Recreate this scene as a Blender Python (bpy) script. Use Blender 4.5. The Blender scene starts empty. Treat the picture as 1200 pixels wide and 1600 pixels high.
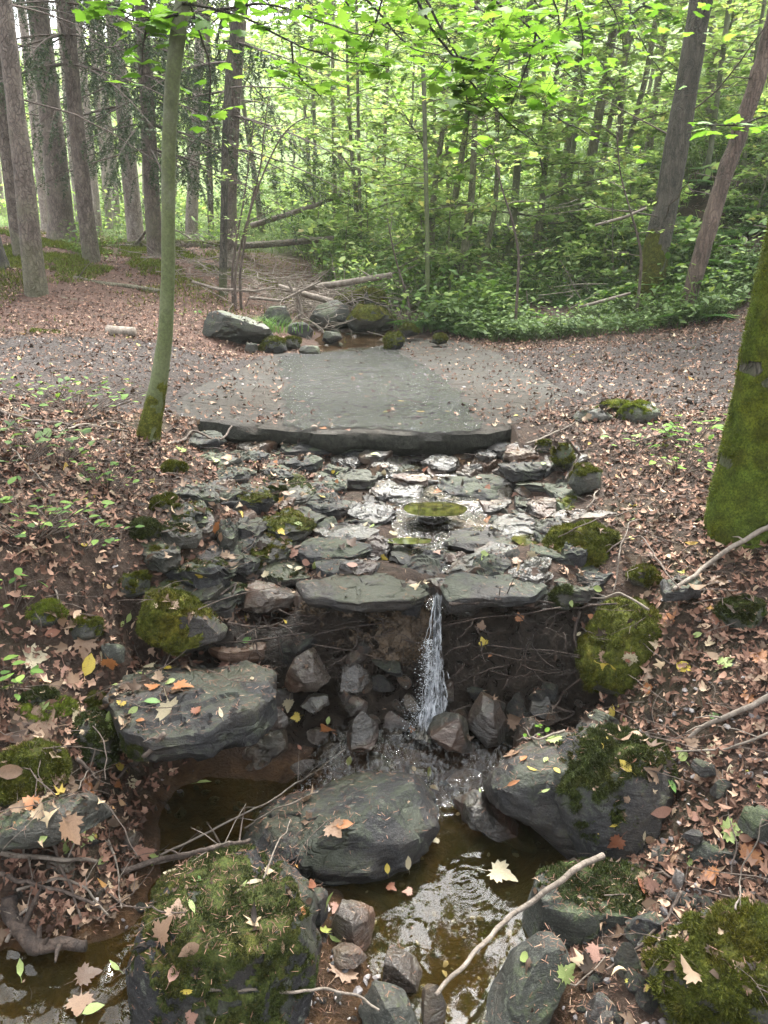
import bpy, math, random
import numpy as np
from mathutils import Vector, Matrix
from mathutils.bvhtree import BVHTree

random.seed(7)
rng = np.random.default_rng(7)
scene = bpy.context.scene
R = math.radians

# ------------------------------------------------------------------ camera
PITCH = R(19.0)
CAM = np.array([0.0, 0.0, 1.9])
FPX = 1600 * 26 / 36.0
cam_data = bpy.data.cameras.new("camera")
cam = bpy.data.objects.new("camera", cam_data)
scene.collection.objects.link(cam)
cam.location = CAM
cam.rotation_euler = (R(90) - PITCH, 0, 0)
cam_data.sensor_fit = 'VERTICAL'
cam_data.sensor_height = 36
cam_data.sensor_width = 27
cam_data.lens = 26
cam_data.clip_start = 0.05
cam_data.clip_end = 600
scene.camera = cam

# ------------------------------------------------------------------ world, sun, exposure
SUN_EL, SUN_AZ = R(62), R(18)
world = bpy.data.worlds.new("World")
scene.world = world
world.use_nodes = True
wn = world.node_tree
wn.nodes.clear()
sky = wn.nodes.new('ShaderNodeTexSky')
sky.sky_type = 'NISHITA'
sky.sun_disc = False
sky.sun_elevation = SUN_EL
sky.sun_rotation = SUN_AZ
sky.air_density = 1.0
sky.dust_density = 5.0
sky.ozone_density = 1.0
hs = wn.nodes.new('ShaderNodeHueSaturation')
hs.inputs['Saturation'].default_value = 0.15
bg = wn.nodes.new('ShaderNodeBackground')
bg.inputs['Strength'].default_value = 0.15
wo = wn.nodes.new('ShaderNodeOutputWorld')
wn.links.new(sky.outputs[0], hs.inputs['Color'])
wn.links.new(hs.outputs[0], bg.inputs['Color'])
wn.links.new(bg.outputs[0], wo.inputs['Surface'])
sd = bpy.data.lights.new("sun", 'SUN')
sd.energy = 2.8
sd.angle = R(16)
sd.color = (1.0, 0.97, 0.9)
sun = bpy.data.objects.new("sun", sd)
scene.collection.objects.link(sun)
# sky sun_rotation is measured clockwise from +Y
sdir = Vector((math.sin(SUN_AZ) * math.cos(SUN_EL), math.cos(SUN_AZ) * math.cos(SUN_EL), math.sin(SUN_EL)))
sun.rotation_euler = sdir.to_track_quat('Z', 'Y').to_euler()
scene.view_settings.view_transform = 'Standard'
scene.view_settings.look = 'None'
scene.view_settings.exposure = 2.75
scene.view_settings.gamma = 1.0
scene.view_settings.use_curve_mapping = False
cy = scene.cycles
cy.max_bounces = 7
cy.diffuse_bounces = 4
cy.glossy_bounces = 3
cy.transmission_bounces = 4
cy.transparent_max_bounces = 8
cy.sample_clamp_indirect = 6
cy.caustics_reflective = False
cy.caustics_refractive = False
cy.use_denoising = True
try:
    cy.denoiser = 'OPENIMAGEDENOISE'
    cy.denoising_input_passes = 'RGB_ALBEDO_NORMAL'
except Exception:
    pass

HAZE = .0013
# ------------------------------------------------------------------ projection helpers
CT, ST = math.cos(PITCH), math.sin(PITCH)
FWD = np.array([0, CT, -ST]); UPV = np.array([0, ST, CT]); RGT = np.array([1.0, 0, 0])

def ray(px, py):
    return FWD + RGT * ((px - 600) / FPX) + UPV * ((800 - py) / FPX)

def at_z(px, py, z):
    d = ray(px, py); return CAM + d * ((z - CAM[2]) / d[2])

def at_y(px, py, y):
    d = ray(px, py); return CAM + d * (y / d[1])

def depth_of(p):
    return float(np.dot(np.asarray(p) - CAM, FWD))

# ------------------------------------------------------------------ numpy noise
def _hash(ix, iy, iz, seed):
    n = (ix.astype(np.int64) * 73856093) ^ (iy.astype(np.int64) * 19349663) ^ (iz.astype(np.int64) * 83492791) ^ (seed * 2654435761)
    n = (n ^ (n >> 13)) * 1274126177
    n = n & 0xffffffff
    n = (n ^ (n >> 16)) * 2246822519 & 0xffffffff
    return ((n ^ (n >> 15)) & 0xffffff) / float(0xffffff) * 2 - 1

def vnoise(p, seed=0):
    p = np.asarray(p, dtype=float)
    i = np.floor(p); f = p - i; f = f * f * (3 - 2 * f)
    i = i.astype(np.int64)
    x, y, z = i[:, 0], i[:, 1], i[:, 2]
    fx, fy, fz = f[:, 0], f[:, 1], f[:, 2]
    def c(a, b, d): return _hash(x + a, y + b, z + d, seed)
    x00 = c(0,0,0)*(1-fx)+c(1,0,0)*fx; x10 = c(0,1,0)*(1-fx)+c(1,1,0)*fx
    x01 = c(0,0,1)*(1-fx)+c(1,0,1)*fx; x11 = c(0,1,1)*(1-fx)+c(1,1,1)*fx
    y0 = x00*(1-fy)+x10*fy; y1 = x01*(1-fy)+x11*fy
    return y0*(1-fz)+y1*fz

def fbm(p, scale=1.0, octaves=4, seed=0, gain=0.5):
    p = np.asarray(p, dtype=float) * scale
    a, s, tot = 1.0, 0.0, 0.0
    for o in range(octaves):
        s = s + a * vnoise(p + o * 17.3, seed + o); tot += a
        a *= gain; p = p * 2.03
    return s / tot

def smooth(a, b, x):
    t = np.clip((x - a) / (b - a), 0, 1); return t * t * (3 - 2 * t)

# ------------------------------------------------------------------ mesh helpers
def tag(o, label=None, cat=None, group=None, kind=None):
    if label: o['label'] = label
    if cat: o['category'] = cat
    if group: o['group'] = group
    if kind: o['kind'] = kind
    return o

def raw_mesh(name, V, faces, mats, sm=True, midx=None):
    """faces: list of int arrays (n,k)"""
    me = bpy.data.meshes.new(name)
    V = np.asarray(V, dtype=np.float32)
    faces = [np.asarray(f, dtype=np.int32) for f in faces if len(f)]
    me.vertices.add(len(V)); me.vertices.foreach_set('co', V.ravel())
    tot = sum(f.size for f in faces); nf = sum(len(f) for f in faces)
    me.loops.add(tot); me.polygons.add(nf)
    me.loops.foreach_set('vertex_index', np.concatenate([f.ravel() for f in faces]))
    sizes = np.concatenate([np.full(len(f), f.shape[1], dtype=np.int32) for f in faces])
    starts = np.zeros(nf, dtype=np.int32); starts[1:] = np.cumsum(sizes)[:-1]
    me.polygons.foreach_set('loop_start', starts)
    me.polygons.foreach_set('loop_total', sizes)
    if midx is not None: me.polygons.foreach_set('material_index', np.asarray(midx, dtype=np.int32))
    me.polygons.foreach_set('use_smooth', np.full(nf, bool(sm)))
    me.update(calc_edges=True)
    for m in (mats if isinstance(mats, (list, tuple)) else [mats]): me.materials.append(m)
    return me

def link(name, data, parent=None, loc=None):
    o = bpy.data.objects.new(name, data)
    scene.collection.objects.link(o)
    if parent is not None: o.parent = parent
    if loc is not None: o.location = loc
    return o

def thing(name, label, cat, loc=(0, 0, 0), group=None):
    o = bpy.data.objects.new(name, None); scene.collection.objects.link(o)
    o.location = loc; o.empty_display_size = 0.1
    return tag(o, label, cat, group)

def copy_tree(o, parent=None):
    c = o.copy(); scene.collection.objects.link(c)
    if parent is not None: c.parent = parent
    for ch in list(o.children): copy_tree(ch, c)
    return c

def tube(points, radii, segs=8, cap=True, rough=0.0, seed=0, flute=0.0):
    P = np.asarray(points, dtype=float); n = len(P)
    rad = np.broadcast_to(np.asarray(radii, dtype=float), (n,))
    T = np.gradient(P, axis=0); T /= (np.linalg.norm(T, axis=1, keepdims=True) + 1e-9)
    ref = np.array([0, 0, 1.0]) if abs(T[0, 2]) < 0.9 else np.array([1.0, 0, 0])
    N = np.zeros_like(P); a = np.cross(T[0], ref); a /= np.linalg.norm(a); N[0] = a
    for i in range(1, n):
        v = N[i-1] - T[i] * np.dot(N[i-1], T[i]); N[i] = v / (np.linalg.norm(v) + 1e-9)
    B = np.cross(T, N)
    ang = np.arange(segs) / segs * 2 * math.pi
    rr = rad[:, None] * np.ones((1, segs))
    if flute: rr = rr * (1 + flute * (np.sin(ang * 3 + seed)[None, :] * .6 + np.sin(ang * 5 + 2 * seed)[None, :] * .4) )
    V = P[:, None, :] + (np.cos(ang)[None, :, None] * N[:, None, :] + np.sin(ang)[None, :, None] * B[:, None, :]) * rr[:, :, None]
    V = V.reshape(-1, 3)
    if rough:
        cen = np.repeat(P, segs, axis=0); dv = V - cen
        nz = fbm(V / max(rad.max(), 1e-4), 0.9, 3, seed)
        V = cen + dv * (1 + rough * nz[:, None])
    i = np.arange(n - 1)[:, None] * segs; j = np.arange(segs)[None, :]; k = (j + 1) % segs
    Q = np.stack([i + j, i + k, i + segs + k, i + segs + j], axis=-1).reshape(-1, 4)
    if cap:
        V = np.vstack([V, P[:1], P[-1:]]); b = n * segs; j = np.arange(segs); k = (j + 1) % segs
        T3 = np.vstack([np.stack([np.full(segs, b), k, j], -1), np.stack([np.full(segs, b + 1), (n-1)*segs + j, (n-1)*segs + k], -1)])
    else: T3 = np.zeros((0, 3), int)
    return V, Q, T3

class MB:
    def __init__(s): s.V = []; s.Q = []; s.T = []; s.n = 0
    def add(s, V, Q=None, T=None):
        if Q is not None and len(Q): s.Q.append(np.asarray(Q) + s.n)
        if T is not None and len(T): s.T.append(np.asarray(T) + s.n)
        s.V.append(np.asarray(V)); s.n += len(V); return s
    def tube(s, *a, **k): return s.add(*tube(*a, **k))
    def arrays(s):
        V = np.vstack(s.V)
        T = [np.vstack(s.T)] if s.T else []
        if s.Q:
            q = np.vstack(s.Q); T += [q[:, [0, 1, 2]], q[:, [0, 2, 3]]]
        return V, np.vstack(T)
    def mesh(s, name, mat, sm=True):
        F = []
        if s.Q: F.append(np.vstack(s.Q))
        if s.T: F.append(np.vstack(s.T))
        return raw_mesh(name, np.vstack(s.V), F, mat, sm)

def rotmats(yaw, tilt_dir, tilt):
    """rotate by yaw about z, then tilt by angle about a horizontal axis"""
    n = len(yaw); c, s = np.cos(yaw), np.sin(yaw); Z = np.zeros(n); O = np.ones(n)
    Rz = np.stack([np.stack([c, -s, Z], -1), np.stack([s, c, Z], -1), np.stack([Z, Z, O], -1)], 1)
    ax, ay = np.cos(tilt_dir), np.sin(tilt_dir); ct, st = np.cos(tilt), np.sin(tilt); C = 1 - ct
    Rt = np.stack([np.stack([ct + ax*ax*C, ax*ay*C, ay*st], -1), np.stack([ax*ay*C, ct + ay*ay*C, -ax*st], -1), np.stack([-ay*st, ax*st, ct], -1)], 1)
    return Rt @ Rz

def align(normals, spin):
    n = normals / (np.linalg.norm(normals, axis=1, keepdims=True) + 1e-9)
    ref = np.where(np.abs(n[:, 2:3]) < 0.95, np.array([[0, 0, 1.0]]), np.array([[1.0, 0, 0]]))
    t = np.cross(ref, n); t /= np.linalg.norm(t, axis=1, keepdims=True)
    b = np.cross(n, t)
    c, s = np.cos(spin)[:, None], np.sin(spin)[:, None]
    X = t * c + b * s; Y = -t * s + b * c
    return np.stack([X, Y, n], axis=2)

def scatter(templates, pos, M, scale, idx=None):
    """join copies of the templates [(V,T)] -> V, T"""
    n = len(pos)
    if idx is None: idx = rng.integers(0, len(templates), n)
    scale = np.asarray(scale)
    if scale.ndim == 1: scale = scale[:, None] * np.ones((1, 3))
    Vs, Ts, off = [], [], 0
    for k, (tv, tt) in enumerate(templates):
        sel = np.where(idx == k)[0]
        if not len(sel): continue
        L = tv[None] * scale[sel][:, None, :]
        W = np.einsum('nij,nkj->nki', M[sel], L) + pos[sel][:, None, :]
        Vs.append(W.reshape(-1, 3))
        Ts.append((tt[None] + (np.arange(len(sel)) * len(tv))[:, None, None] + off).reshape(-1, 3))
        off += len(sel) * len(tv)
    return np.vstack(Vs), np.vstack(Ts)

def tri_sample(V, T, n, weight=None):
    a, b, c = V[T[:, 0]], V[T[:, 1]], V[T[:, 2]]
    cr = np.cross(b - a, c - a); ar = np.linalg.norm(cr, axis=1) / 2
    nr = cr / (2 * ar[:, None] + 1e-12)
    w = ar if weight is None else ar * weight((a + b + c) / 3, nr)
    if w.sum() <= 0: return np.zeros((0, 3)), np.zeros((0, 3))
    f = rng.choice(len(T), n, p=w / w.sum())
    u, v = rng.random(n), rng.random(n); m = u + v > 1; u[m] = 1 - u[m]; v[m] = 1 - v[m]
    P = a[f] + (b - a)[f] * u[:, None] + (c - a)[f] * v[:, None]
    return P, nr[f]

# ------------------------------------------------------------------ leaf templates
def fan(outline, curl=0.0, fold=0.0, twist=0.0, cx=0.0, cy=0.42):
    o = np.asarray(outline, float); n = len(o)
    V = np.vstack([[cx, cy], o]); x, y = V[:, 0], V[:, 1]
    z = curl * (y - .4) ** 2 + fold * np.abs(x) + twist * x * (y - .4)
    T = np.stack([np.zeros(n, int), 1 + np.arange(n), 1 + (np.arange(n) + 1) % n], -1)
    return np.column_stack([x, y, z]), T

MAPLE = [(0,0),(.06,.16),(.30,.05),(.27,.17),(.46,.22),(.38,.32),(.55,.48),(.42,.50),(.44,.62),(.24,.56),(.26,.70),(.17,.76),(.13,.90),(0,1.05)]
MAPLE = MAPLE + [(-x, y) for x, y in MAPLE[-2:0:-1]]
MAPLE10 = [(0,0),(.32,.06),(.48,.28),(.52,.52),(.24,.56),(.14,.84),(0,1.0),(-.14,.84),(-.24,.56),(-.52,.52),(-.48,.28),(-.32,.06)]
OVAL = [(0,0),(.20,.18),(.28,.42),(.22,.70),(0,1.0),(-.22,.70),(-.28,.42),(-.20,.18)]
NARROW = [(0,0),(.13,.25),(.14,.6),(0,1.0),(-.14,.6),(-.13,.25)]
BROKEN = [(0,0),(.3,.1),(.35,.4),(.1,.5),(.2,.8),(-.1,.75),(-.3,.5),(-.2,.2)]
def variants(outline, spec): return [fan(outline, *s) for s in spec]
CURLS = [(.9,.25,.4),(-.8,.5,.5),(1.3,.2,-.8),(.6,-.5,.9),(-1.1,.2,.4)]
def jagged(seed, n=11):
    r_ = random.Random(seed); o = []
    for k in range(n):
        a = 2 * math.pi * k / n - math.pi / 2; rad = (.5 if k % 2 else .27) * r_.uniform(.6, 1.25); o.append((math.cos(a) * rad * r_.uniform(.6, 1.0), .45 + math.sin(a) * rad))
    return o
JAG = [fan(jagged(k, 9 + k % 4), *[(1.2, .5, .8), (-1.0, .7, .6), (1.6, -.3, -1.0), (.8, .9, .4)][k % 4]) for k in range(8)]
LITTER = variants(MAPLE, CURLS[:4]) + variants(OVAL, CURLS[:3]) + JAG + variants(NARROW, [(1.2, .6, .5), (-1, .8, .2)])
FRESH = variants(MAPLE10, [(-.25,-.12,.1),(-.1,-.2,0),(-.35,-.05,-.15)])
FRESHOV = variants(OVAL, [(-.25,.12,.1),(-.1,.1,0)])

# ------------------------------------------------------------------ materials
class NT:
    def __init__(s, name):
        s.m = bpy.data.materials.new(name); s.m.use_nodes = True
        s.t = s.m.node_tree; s.t.nodes.clear()
        s.out = s.t.nodes.new('ShaderNodeOutputMaterial')
    def n(s, typ, props=None, **inp):
        nd = s.t.nodes.new(typ)
        for k, v in (props or {}).items(): setattr(nd, k, v)
        for k, v in inp.items():
            key = int(k[1:]) if k[0] == 'i' and k[1:].isdigit() else k.replace('_', ' ')
            s.set(nd.inputs[key], v)
        return nd
    def set(s, sock, v):
        if isinstance(v, bpy.types.NodeSocket): s.t.links.new(v, sock)
        elif isinstance(v, bpy.types.Node): s.t.links.new(v.outputs[0], sock)
        elif isinstance(v, (tuple, list)) and len(v) == 3 and sock.type == 'RGBA': sock.default_value = (*v, 1)
        else: sock.default_value = v
    def coord(s, which='Object', scale=(1,1,1), rnd=True):
        tc = s.n('ShaderNodeTexCoord').outputs[which]
        if rnd:
            oi = s.n('ShaderNodeObjectInfo').outputs['Random']
            sc = s.n('ShaderNodeMath', {'operation': 'MULTIPLY'}, i0=oi, i1=37.0)
            tc = s.n('ShaderNodeVectorMath', {'operation': 'ADD'}, i0=tc, i1=sc.outputs[0]).outputs[0]
        return s.n('ShaderNodeMapping', Vector=tc, Scale=scale).outputs[0]
    def noise(s, vec, scale, detail=4, rough=.55, dist=0.0):
        return s.n('ShaderNodeTexNoise', Vector=vec, Scale=scale, Detail=detail, Roughness=rough, Distortion=dist).outputs['Fac']
    def ramp(s, fac, stops, interp='LINEAR'):
        r = s.n('ShaderNodeValToRGB', Fac=fac); cr = r.color_ramp; cr.interpolation = interp
        while len(cr.elements) < len(stops): cr.elements.new(0.5)
        for e, (p, c) in zip(cr.elements, stops):
            e.position = p; e.color = (*c, 1) if len(c) == 3 else c
        return r.outputs['Color']
    def rng(s, v, a, b, c, d):
        return s.n('ShaderNodeMapRange', Value=v, i1=a, i2=b, i3=c, i4=d).outputs[0]
    def mix(s, f, a, b, mode='MIX'):
        nd = s.t.nodes.new('ShaderNodeMix'); nd.data_type = 'RGBA'; nd.blend_type = mode
        s.set(nd.inputs['Factor'], f); s.set(nd.inputs[6], a); s.set(nd.inputs[7], b)
        return nd.outputs[2]
    def math(s, op, a, b=0.0): return s.n('ShaderNodeMath', {'operation': op}, i0=a, i1=b).outputs[0]
    def bump(s, h, strength=.5, dist=.01, nrm=None):
        b = s.n('ShaderNodeBump', Height=h, Strength=strength, Distance=dist)
        if nrm is not None: s.set(b.inputs['Normal'], nrm)
        return b.outputs[0]
    def bsdf(s, **k): return s.n('ShaderNodeBsdfPrincipled', **k)
    def done(s, sh): s.set(s.out.inputs['Surface'], sh.outputs[0] if isinstance(sh, bpy.types.Node) else sh); return s.m

def rock_mat(name, c1, c2, c3, rough=(.35, .7), moss=0.0, strata=5.0, spec=.4, rust=0.0, grain=1.0):
    t = NT(name); co = t.coord(); st = t.n('ShaderNodeMapping', Vector=co, Rotation=(.35, .25, .3), Scale=(1, 1, strata)).outputs[0]
    wn_ = t.n('ShaderNodeTexNoise', Vector=co, Scale=5.0, Detail=3.0).outputs['Color']
    wc = t.n('ShaderNodeVectorMath', {'operation': 'MULTIPLY_ADD'}, i0=wn_, i1=(.22, .22, .22), i2=co).outputs[0]
    n1 = t.noise(co, 5, 7, .62, .5); n2 = t.noise(co, 60, 5, .7); n3 = t.noise(st, 7, 6, .65, .8); n4 = t.noise(co, 2.2, 4, .6, .6); n5 = t.noise(co, 190, 3, .7)
    cr = t.n('ShaderNodeTexVoronoi', {'feature': 'DISTANCE_TO_EDGE'}, Vector=wc, Scale=6.5).outputs['Distance']
    crk = t.rng(cr, 0, .03, 1, 0); crk = t.math('MULTIPLY', crk, t.rng(n1, .52, .62, 0, 1))
    base = t.ramp(n1, [(.32, c1), (.5, c2), (.70, c3)])
    base = t.mix(t.rng(n3, .4, .62, 0, .4), base, c1)
    base = t.mix(t.rng(n2, .48, .7, 0, .3), base, c3)
    base = t.mix(t.rng(n5, .52, .66, 0, .55), base, tuple(min(1, x * 1.5) for x in c3))
    if rust: base = t.mix(t.rng(n4, .48, .6, 0, rust), base, (.12, .055, .025))
    # silt and dust settled in patches
    base = t.mix(t.math('MULTIPLY', t.rng(n4, .55, .42, 0, .45), t.rng(n2, .4, .6, .3, 1)), base, (.055, .043, .032))
    lich = t.n('ShaderNodeTexVoronoi', Vector=wc, Scale=17.0).outputs['Distance']
    base = t.mix(t.math('MULTIPLY', t.rng(lich, .16, .26, 1, 0), t.math('MULTIPLY', t.rng(n4, .5, .56, 0, .5), t.rng(n5, .42, .5, 0, 1))), base, (.12, .13, .10))
    base = t.mix(t.math('MULTIPLY', crk, .4), base, (.008, .007, .006))
    if moss:
        nz = t.n('ShaderNodeSeparateXYZ', Vector=t.n('ShaderNodeNewGeometry').outputs['Normal']).outputs['Z']
        mk = t.math('MULTIPLY', t.rng(t.math('ADD', t.math('ADD', n1, t.math('MULTIPLY', n2, .35)), t.math('MULTIPLY', nz, .16)), .76, .86, 0, 1), moss)
        base = t.mix(mk, base, t.ramp(n5, [(.3, (.015, .03, .006)), (.7, (.07, .10, .018))]))
    h = t.math('ADD', t.math('ADD', t.math('ADD', n1, t.math('MULTIPLY', n3, .55)), t.math('MULTIPLY', n2, .30)), t.math('MULTIPLY', n5, .10 * grain))
    h = t.math('SUBTRACT', h, t.math('MULTIPLY', crk, .22))
    rg = t.rng(t.math('ADD', n4, t.math('MULTIPLY', n2, .5)), .55, .95, rough[0], rough[1])
    return t.done(t.bsdf(Base_Color=base, Roughness=rg, Normal=t.bump(h, .9, .020), Specular_IOR_Level=spec))

M = {}
M['rock'] = rock_mat('slate_rock', (.007, .0072, .0078), (.018, .0182, .019), (.052, .051, .052), (.48, .8), .3, 5, .3)
M['rock_dark'] = rock_mat('dark_slate', (.005, .0051, .0056), (.013, .0132, .014), (.036, .0355, .037), (.42, .75), .2, 5, .3)
M['rock_wet'] = rock_mat('wet_slate', (.0035, .0036, .0037), (.010, .0098, .0098), (.033, .030, .027), (.2, .5), .1, 5, .6, .35, .3)
M['rock_brown'] = rock_mat('brown_slate', (.012, .009, .007), (.032, .0235, .0185), (.082, .062, .048), (.2, .55), .1, 6, .6, .5)
M['rock_green'] = rock_mat('greenish_stone', (.010, .011, .009), (.024, .026, .021), (.062, .064, .053), (.45, .8), .5)
M['rock_path'] = rock_mat('pale_stone', (.05, .046, .043), (.10, .09, .085), (.19, .175, .165), (.5, .85), .15)

def soil_mat():
    t = NT('forest_soil'); co = t.coord(rnd=False)
    a = t.noise(co, 1.3, 5); b = t.noise(co, 14, 6, .7, .5); c = t.noise(co, 90, 5, .75)
    base = t.ramp(b, [(.3, (.013, .008, .0055)), (.5, (.038, .024, .017)), (.72, (.09, .058, .042))])
    base = t.mix(t.rng(c, .5, .7, 0, .6), base, (.10, .07, .053))
    base = t.mix(t.rng(a, .55, .7, 0, .3), base, (.05, .06, .02))
    z = t.n('ShaderNodeSeparateXYZ', Vector=t.n('ShaderNodeNewGeometry').outputs['Position'])
    base = t.mix(t.math('MULTIPLY', t.rng(z.outputs['Y'], 12.5, 16, 0, .85), t.rng(c, .3, .5, .4, 1)), base, t.ramp(b, [(.3, (.05, .09, .02)), (.7, (.14, .22, .05))]))
    # the part of the stream bed that is always wet: dark brown silt
    low = t.math('MULTIPLY', t.rng(z.outputs['Z'], .10, .02, 0, 1), t.rng(z.outputs['Y'], 3.0, 2.8, 0, 1))
    base = t.mix(low, base, t.ramp(b, [(.3, (.02, .011, .005)), (.55, (.06, .032, .014)), (.75, (.13, .075, .035))]))
    base = t.mix(t.math('MULTIPLY', t.rng(z.outputs['X'], -.3, -1.2, 0, .8), t.math('MULTIPLY', t.rng(z.outputs['Y'], 6.5, 7.5, 0, 1), t.rng(z.outputs['Y'], 16, 13, 0, 1))), base, t.ramp(b, [(.3, (.05, .026, .018)), (.7, (.14, .078, .057))]))
    h = t.math('ADD', b, t.math('MULTIPLY', c, .5))
    rg = t.rng(low, 0, 1, .85, .4)
    return t.done(t.bsdf(Base_Color=base, Roughness=rg, Specular_IOR_Level=.25, Normal=t.bump(h, 1, .04)))
M['soil'] = soil_mat()

def mud_mat():
    t = NT('wet_mud'); co = t.coord(rnd=False)
    b = t.noise(co, 14, 7, .75, 1.2); c = t.noise(co, 60, 5, .75)
    base = t.ramp(b, [(.3, (.005, .0035, .0025)), (.5, (.018, .012, .008)), (.75, (.06, .041, .027))])
    h = t.math('ADD', b, t.math('MULTIPLY', c, .6))
    return t.done(t.bsdf(Base_Color=base, Roughness=t.rng(b, .3, .7, .15, .6), Normal=t.bump(h, 1, .07)))
M['mud'] = mud_mat()

def path_mat():
    t = NT('path_gravel'); co = t.coord(rnd=False)
    v = t.n('ShaderNodeTexVoronoi', Vector=co, Scale=38.0); v2 = t.n('ShaderNodeTexVoronoi', Vector=co, Scale=90.0)
    n = t.noise(co, 2.2, 5); n2 = t.noise(co, 60, 4, .7)
    base = t.ramp(v.outputs['Color'], [(.1, (.011, .009, .0085)), (.5, (.026, .021, .020)), (.9, (.075, .063, .058))])
    base = t.mix(.45, base, t.ramp(v2.outputs['Color'], [(.1, (.013, .011, .010)), (.6, (.031, .025, .024)), (.95, (.12, .105, .095))]))
    base = t.mix(t.rng(n, .42, .6, 0, .8), base, t.ramp(n2, [(.3, (.012, .009, .008)), (.7, (.036, .028, .024))]))
    h = t.math('ADD', t.math('MULTIPLY', v.outputs['Distance'], -1.2), n2)
    return t.done(t.bsdf(Base_Color=base, Roughness=.85, Specular_IOR_Level=.15, Normal=t.bump(h, .8, .015)))
M['path'] = path_mat()

def concrete_mat():
    t = NT('worn_concrete'); co = t.coord(rnd=False)
    n = t.noise(co, 1.6, 6, .6, .3); n2 = t.noise(co, 40, 5, .7); n3 = t.noise(co, 150, 3, .7)
    v = t.n('ShaderNodeTexVoronoi', {'feature': 'DISTANCE_TO_EDGE'}, Vector=t.n('ShaderNodeMix', {'data_type': 'VECTOR'}, Factor=.12, i4=co, i5=t.n('ShaderNodeTexNoise', Vector=co, Scale=3.0).outputs['Color']).outputs[1], Scale=.9)
    base = t.ramp(n, [(.3, (.009, .008, .0065)), (.5, (.022, .019, .015)), (.7, (.040, .034, .027))])
    base = t.mix(t.rng(n2, .4, .7, 0, .5), base, (.035, .031, .026))
    base = t.mix(t.rng(n3, .55, .7, 0, .5), base, (.075, .066, .056))
    n6 = t.noise(co, 11, 6, .75, .8)
    base = t.mix(t.rng(n6, .50, .60, 0, .65), base, (.016, .012, .009))
    base = t.mix(t.rng(n6, .44, .36, 0, .5), base, (.075, .066, .056))
    crack = t.rng(v.outputs['Distance'], 0, .012, 1, 0)
    base = t.mix(t.math('MULTIPLY', crack, .7), base, (.02, .018, .015))
    g = t.n('ShaderNodeNewGeometry'); nz = t.n('ShaderNodeSeparateXYZ', Vector=g.outputs['Normal']).outputs['Z']
    base = t.mix(t.rng(nz, .7, .3, 0, 1), base, t.ramp(n2, [(.3, (.010, .011, .009)), (.7, (.045, .045, .036))]))
    h = t.math('ADD', t.math('ADD', n2, t.math('MULTIPLY', n3, .5)), t.math('MULTIPLY', crack, -1))
    return t.done(t.bsdf(Base_Color=base, Roughness=t.rng(n, .35, .65, .5, .85), Specular_IOR_Level=.2, Normal=t.bump(h, .8, .015)))
M['concrete'] = concrete_mat()

def bark_mat(name, c1, c2, c3, vs=.25, sc=14, green=0.0, gtop=1.6, bump=.9, fiss=.8, dist=.02):
    t = NT(name); co = t.coord(scale=(1, 1, vs)); raw = t.coord()
    wv = t.n('ShaderNodeTexNoise', Vector=raw, Scale=9.0, Detail=3.0).outputs['Color']
    cw_ = t.n('ShaderNodeVectorMath', {'operation': 'MULTIPLY_ADD'}, i0=wv, i1=(.09, .09, .09), i2=co).outputs[0]
    a = t.noise(co, sc, 6, .7); b = t.noise(raw, 70, 5, .75); c = t.noise(raw, 3, 4)
    v = t.n('ShaderNodeTexVoronoi', {'feature': 'DISTANCE_TO_EDGE'}, Vector=cw_, Scale=sc * 1.7).outputs['Distance']
    f = t.rng(v, 0, .14, 1, 0)
    base = t.ramp(t.math('ADD', t.math('MULTIPLY', a, .7), t.math('MULTIPLY', b, .3)), [(.34, c1), (.5, c2), (.66, c3)])
    base = t.mix(t.math('MULTIPLY', f, fiss * .75), base, tuple(x * .35 for x in c1))
    base = t.mix(t.rng(c, .5, .62, 0, .3), base, c3)
    if green:
        z = t.n('ShaderNodeSeparateXYZ', Vector=t.n('ShaderNodeNewGeometry').outputs['Position']).outputs['Z']
        k = t.math('MULTIPLY', t.rng(t.math('ADD', t.math('ADD', c, t.math('MULTIPLY', b, .3)), t.rng(z, gtop - .4, gtop + 1.2, .15, -.3)), .52, .72, 0, 1), green)
        base = t.mix(k, base, t.ramp(b, [(.3, (.035, .05, .012)), (.7, (.12, .15, .045))]))
    h = t.math('SUBTRACT', t.math('ADD', a, t.math('MULTIPLY', b, .6)), t.math('MULTIPLY', f, fiss * .8))
    return t.done(t.bsdf(Base_Color=base, Roughness=.85, Normal=t.bump(h, bump, dist)))
M['bark_spruce'] = bark_mat('spruce_bark', (.055, .042, .034), (.12, .092, .076), (.22, .18, .15), .5, 16, .35, 1.9)
M['bark_pale'] = bark_mat('pale_spruce_bark', (.15, .12, .10), (.30, .25, .22), (.48, .42, .38), .5, 18, .1, 2)
M['bark_maple'] = bark_mat('smooth_maple_bark', (.05, .055, .03), (.095, .10, .062), (.19, .19, .14), .8, 9, .7, 2.4, .6, .15, .006)
M['bark_dark'] = bark_mat('dark_bark', (.022, .02, .016), (.06, .052, .04), (.13, .115, .09), .2, 20, .55, 1.3)
M['bark_dead'] = bark_mat('peeling_dead_wood', (.04, .028, .022), (.10, .068, .053), (.20, .145, .115), .12, 16, .1, 1)
M['bark_slim'] = bark_mat('slim_trunk_bark', (.07, .065, .04), (.15, .14, .09), (.30, .28, .20), .3, 14, .3, 3)
M['twig'] = bark_mat('twig_bark', (.025, .018, .014), (.065, .047, .037), (.15, .115, .092), .4, 30, fiss=.2, dist=.006)
M['twig_dark'] = bark_mat('dark_twig_bark', (.015, .012, .010), (.035, .028, .02), (.08, .065, .05), .3, 30)
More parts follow.
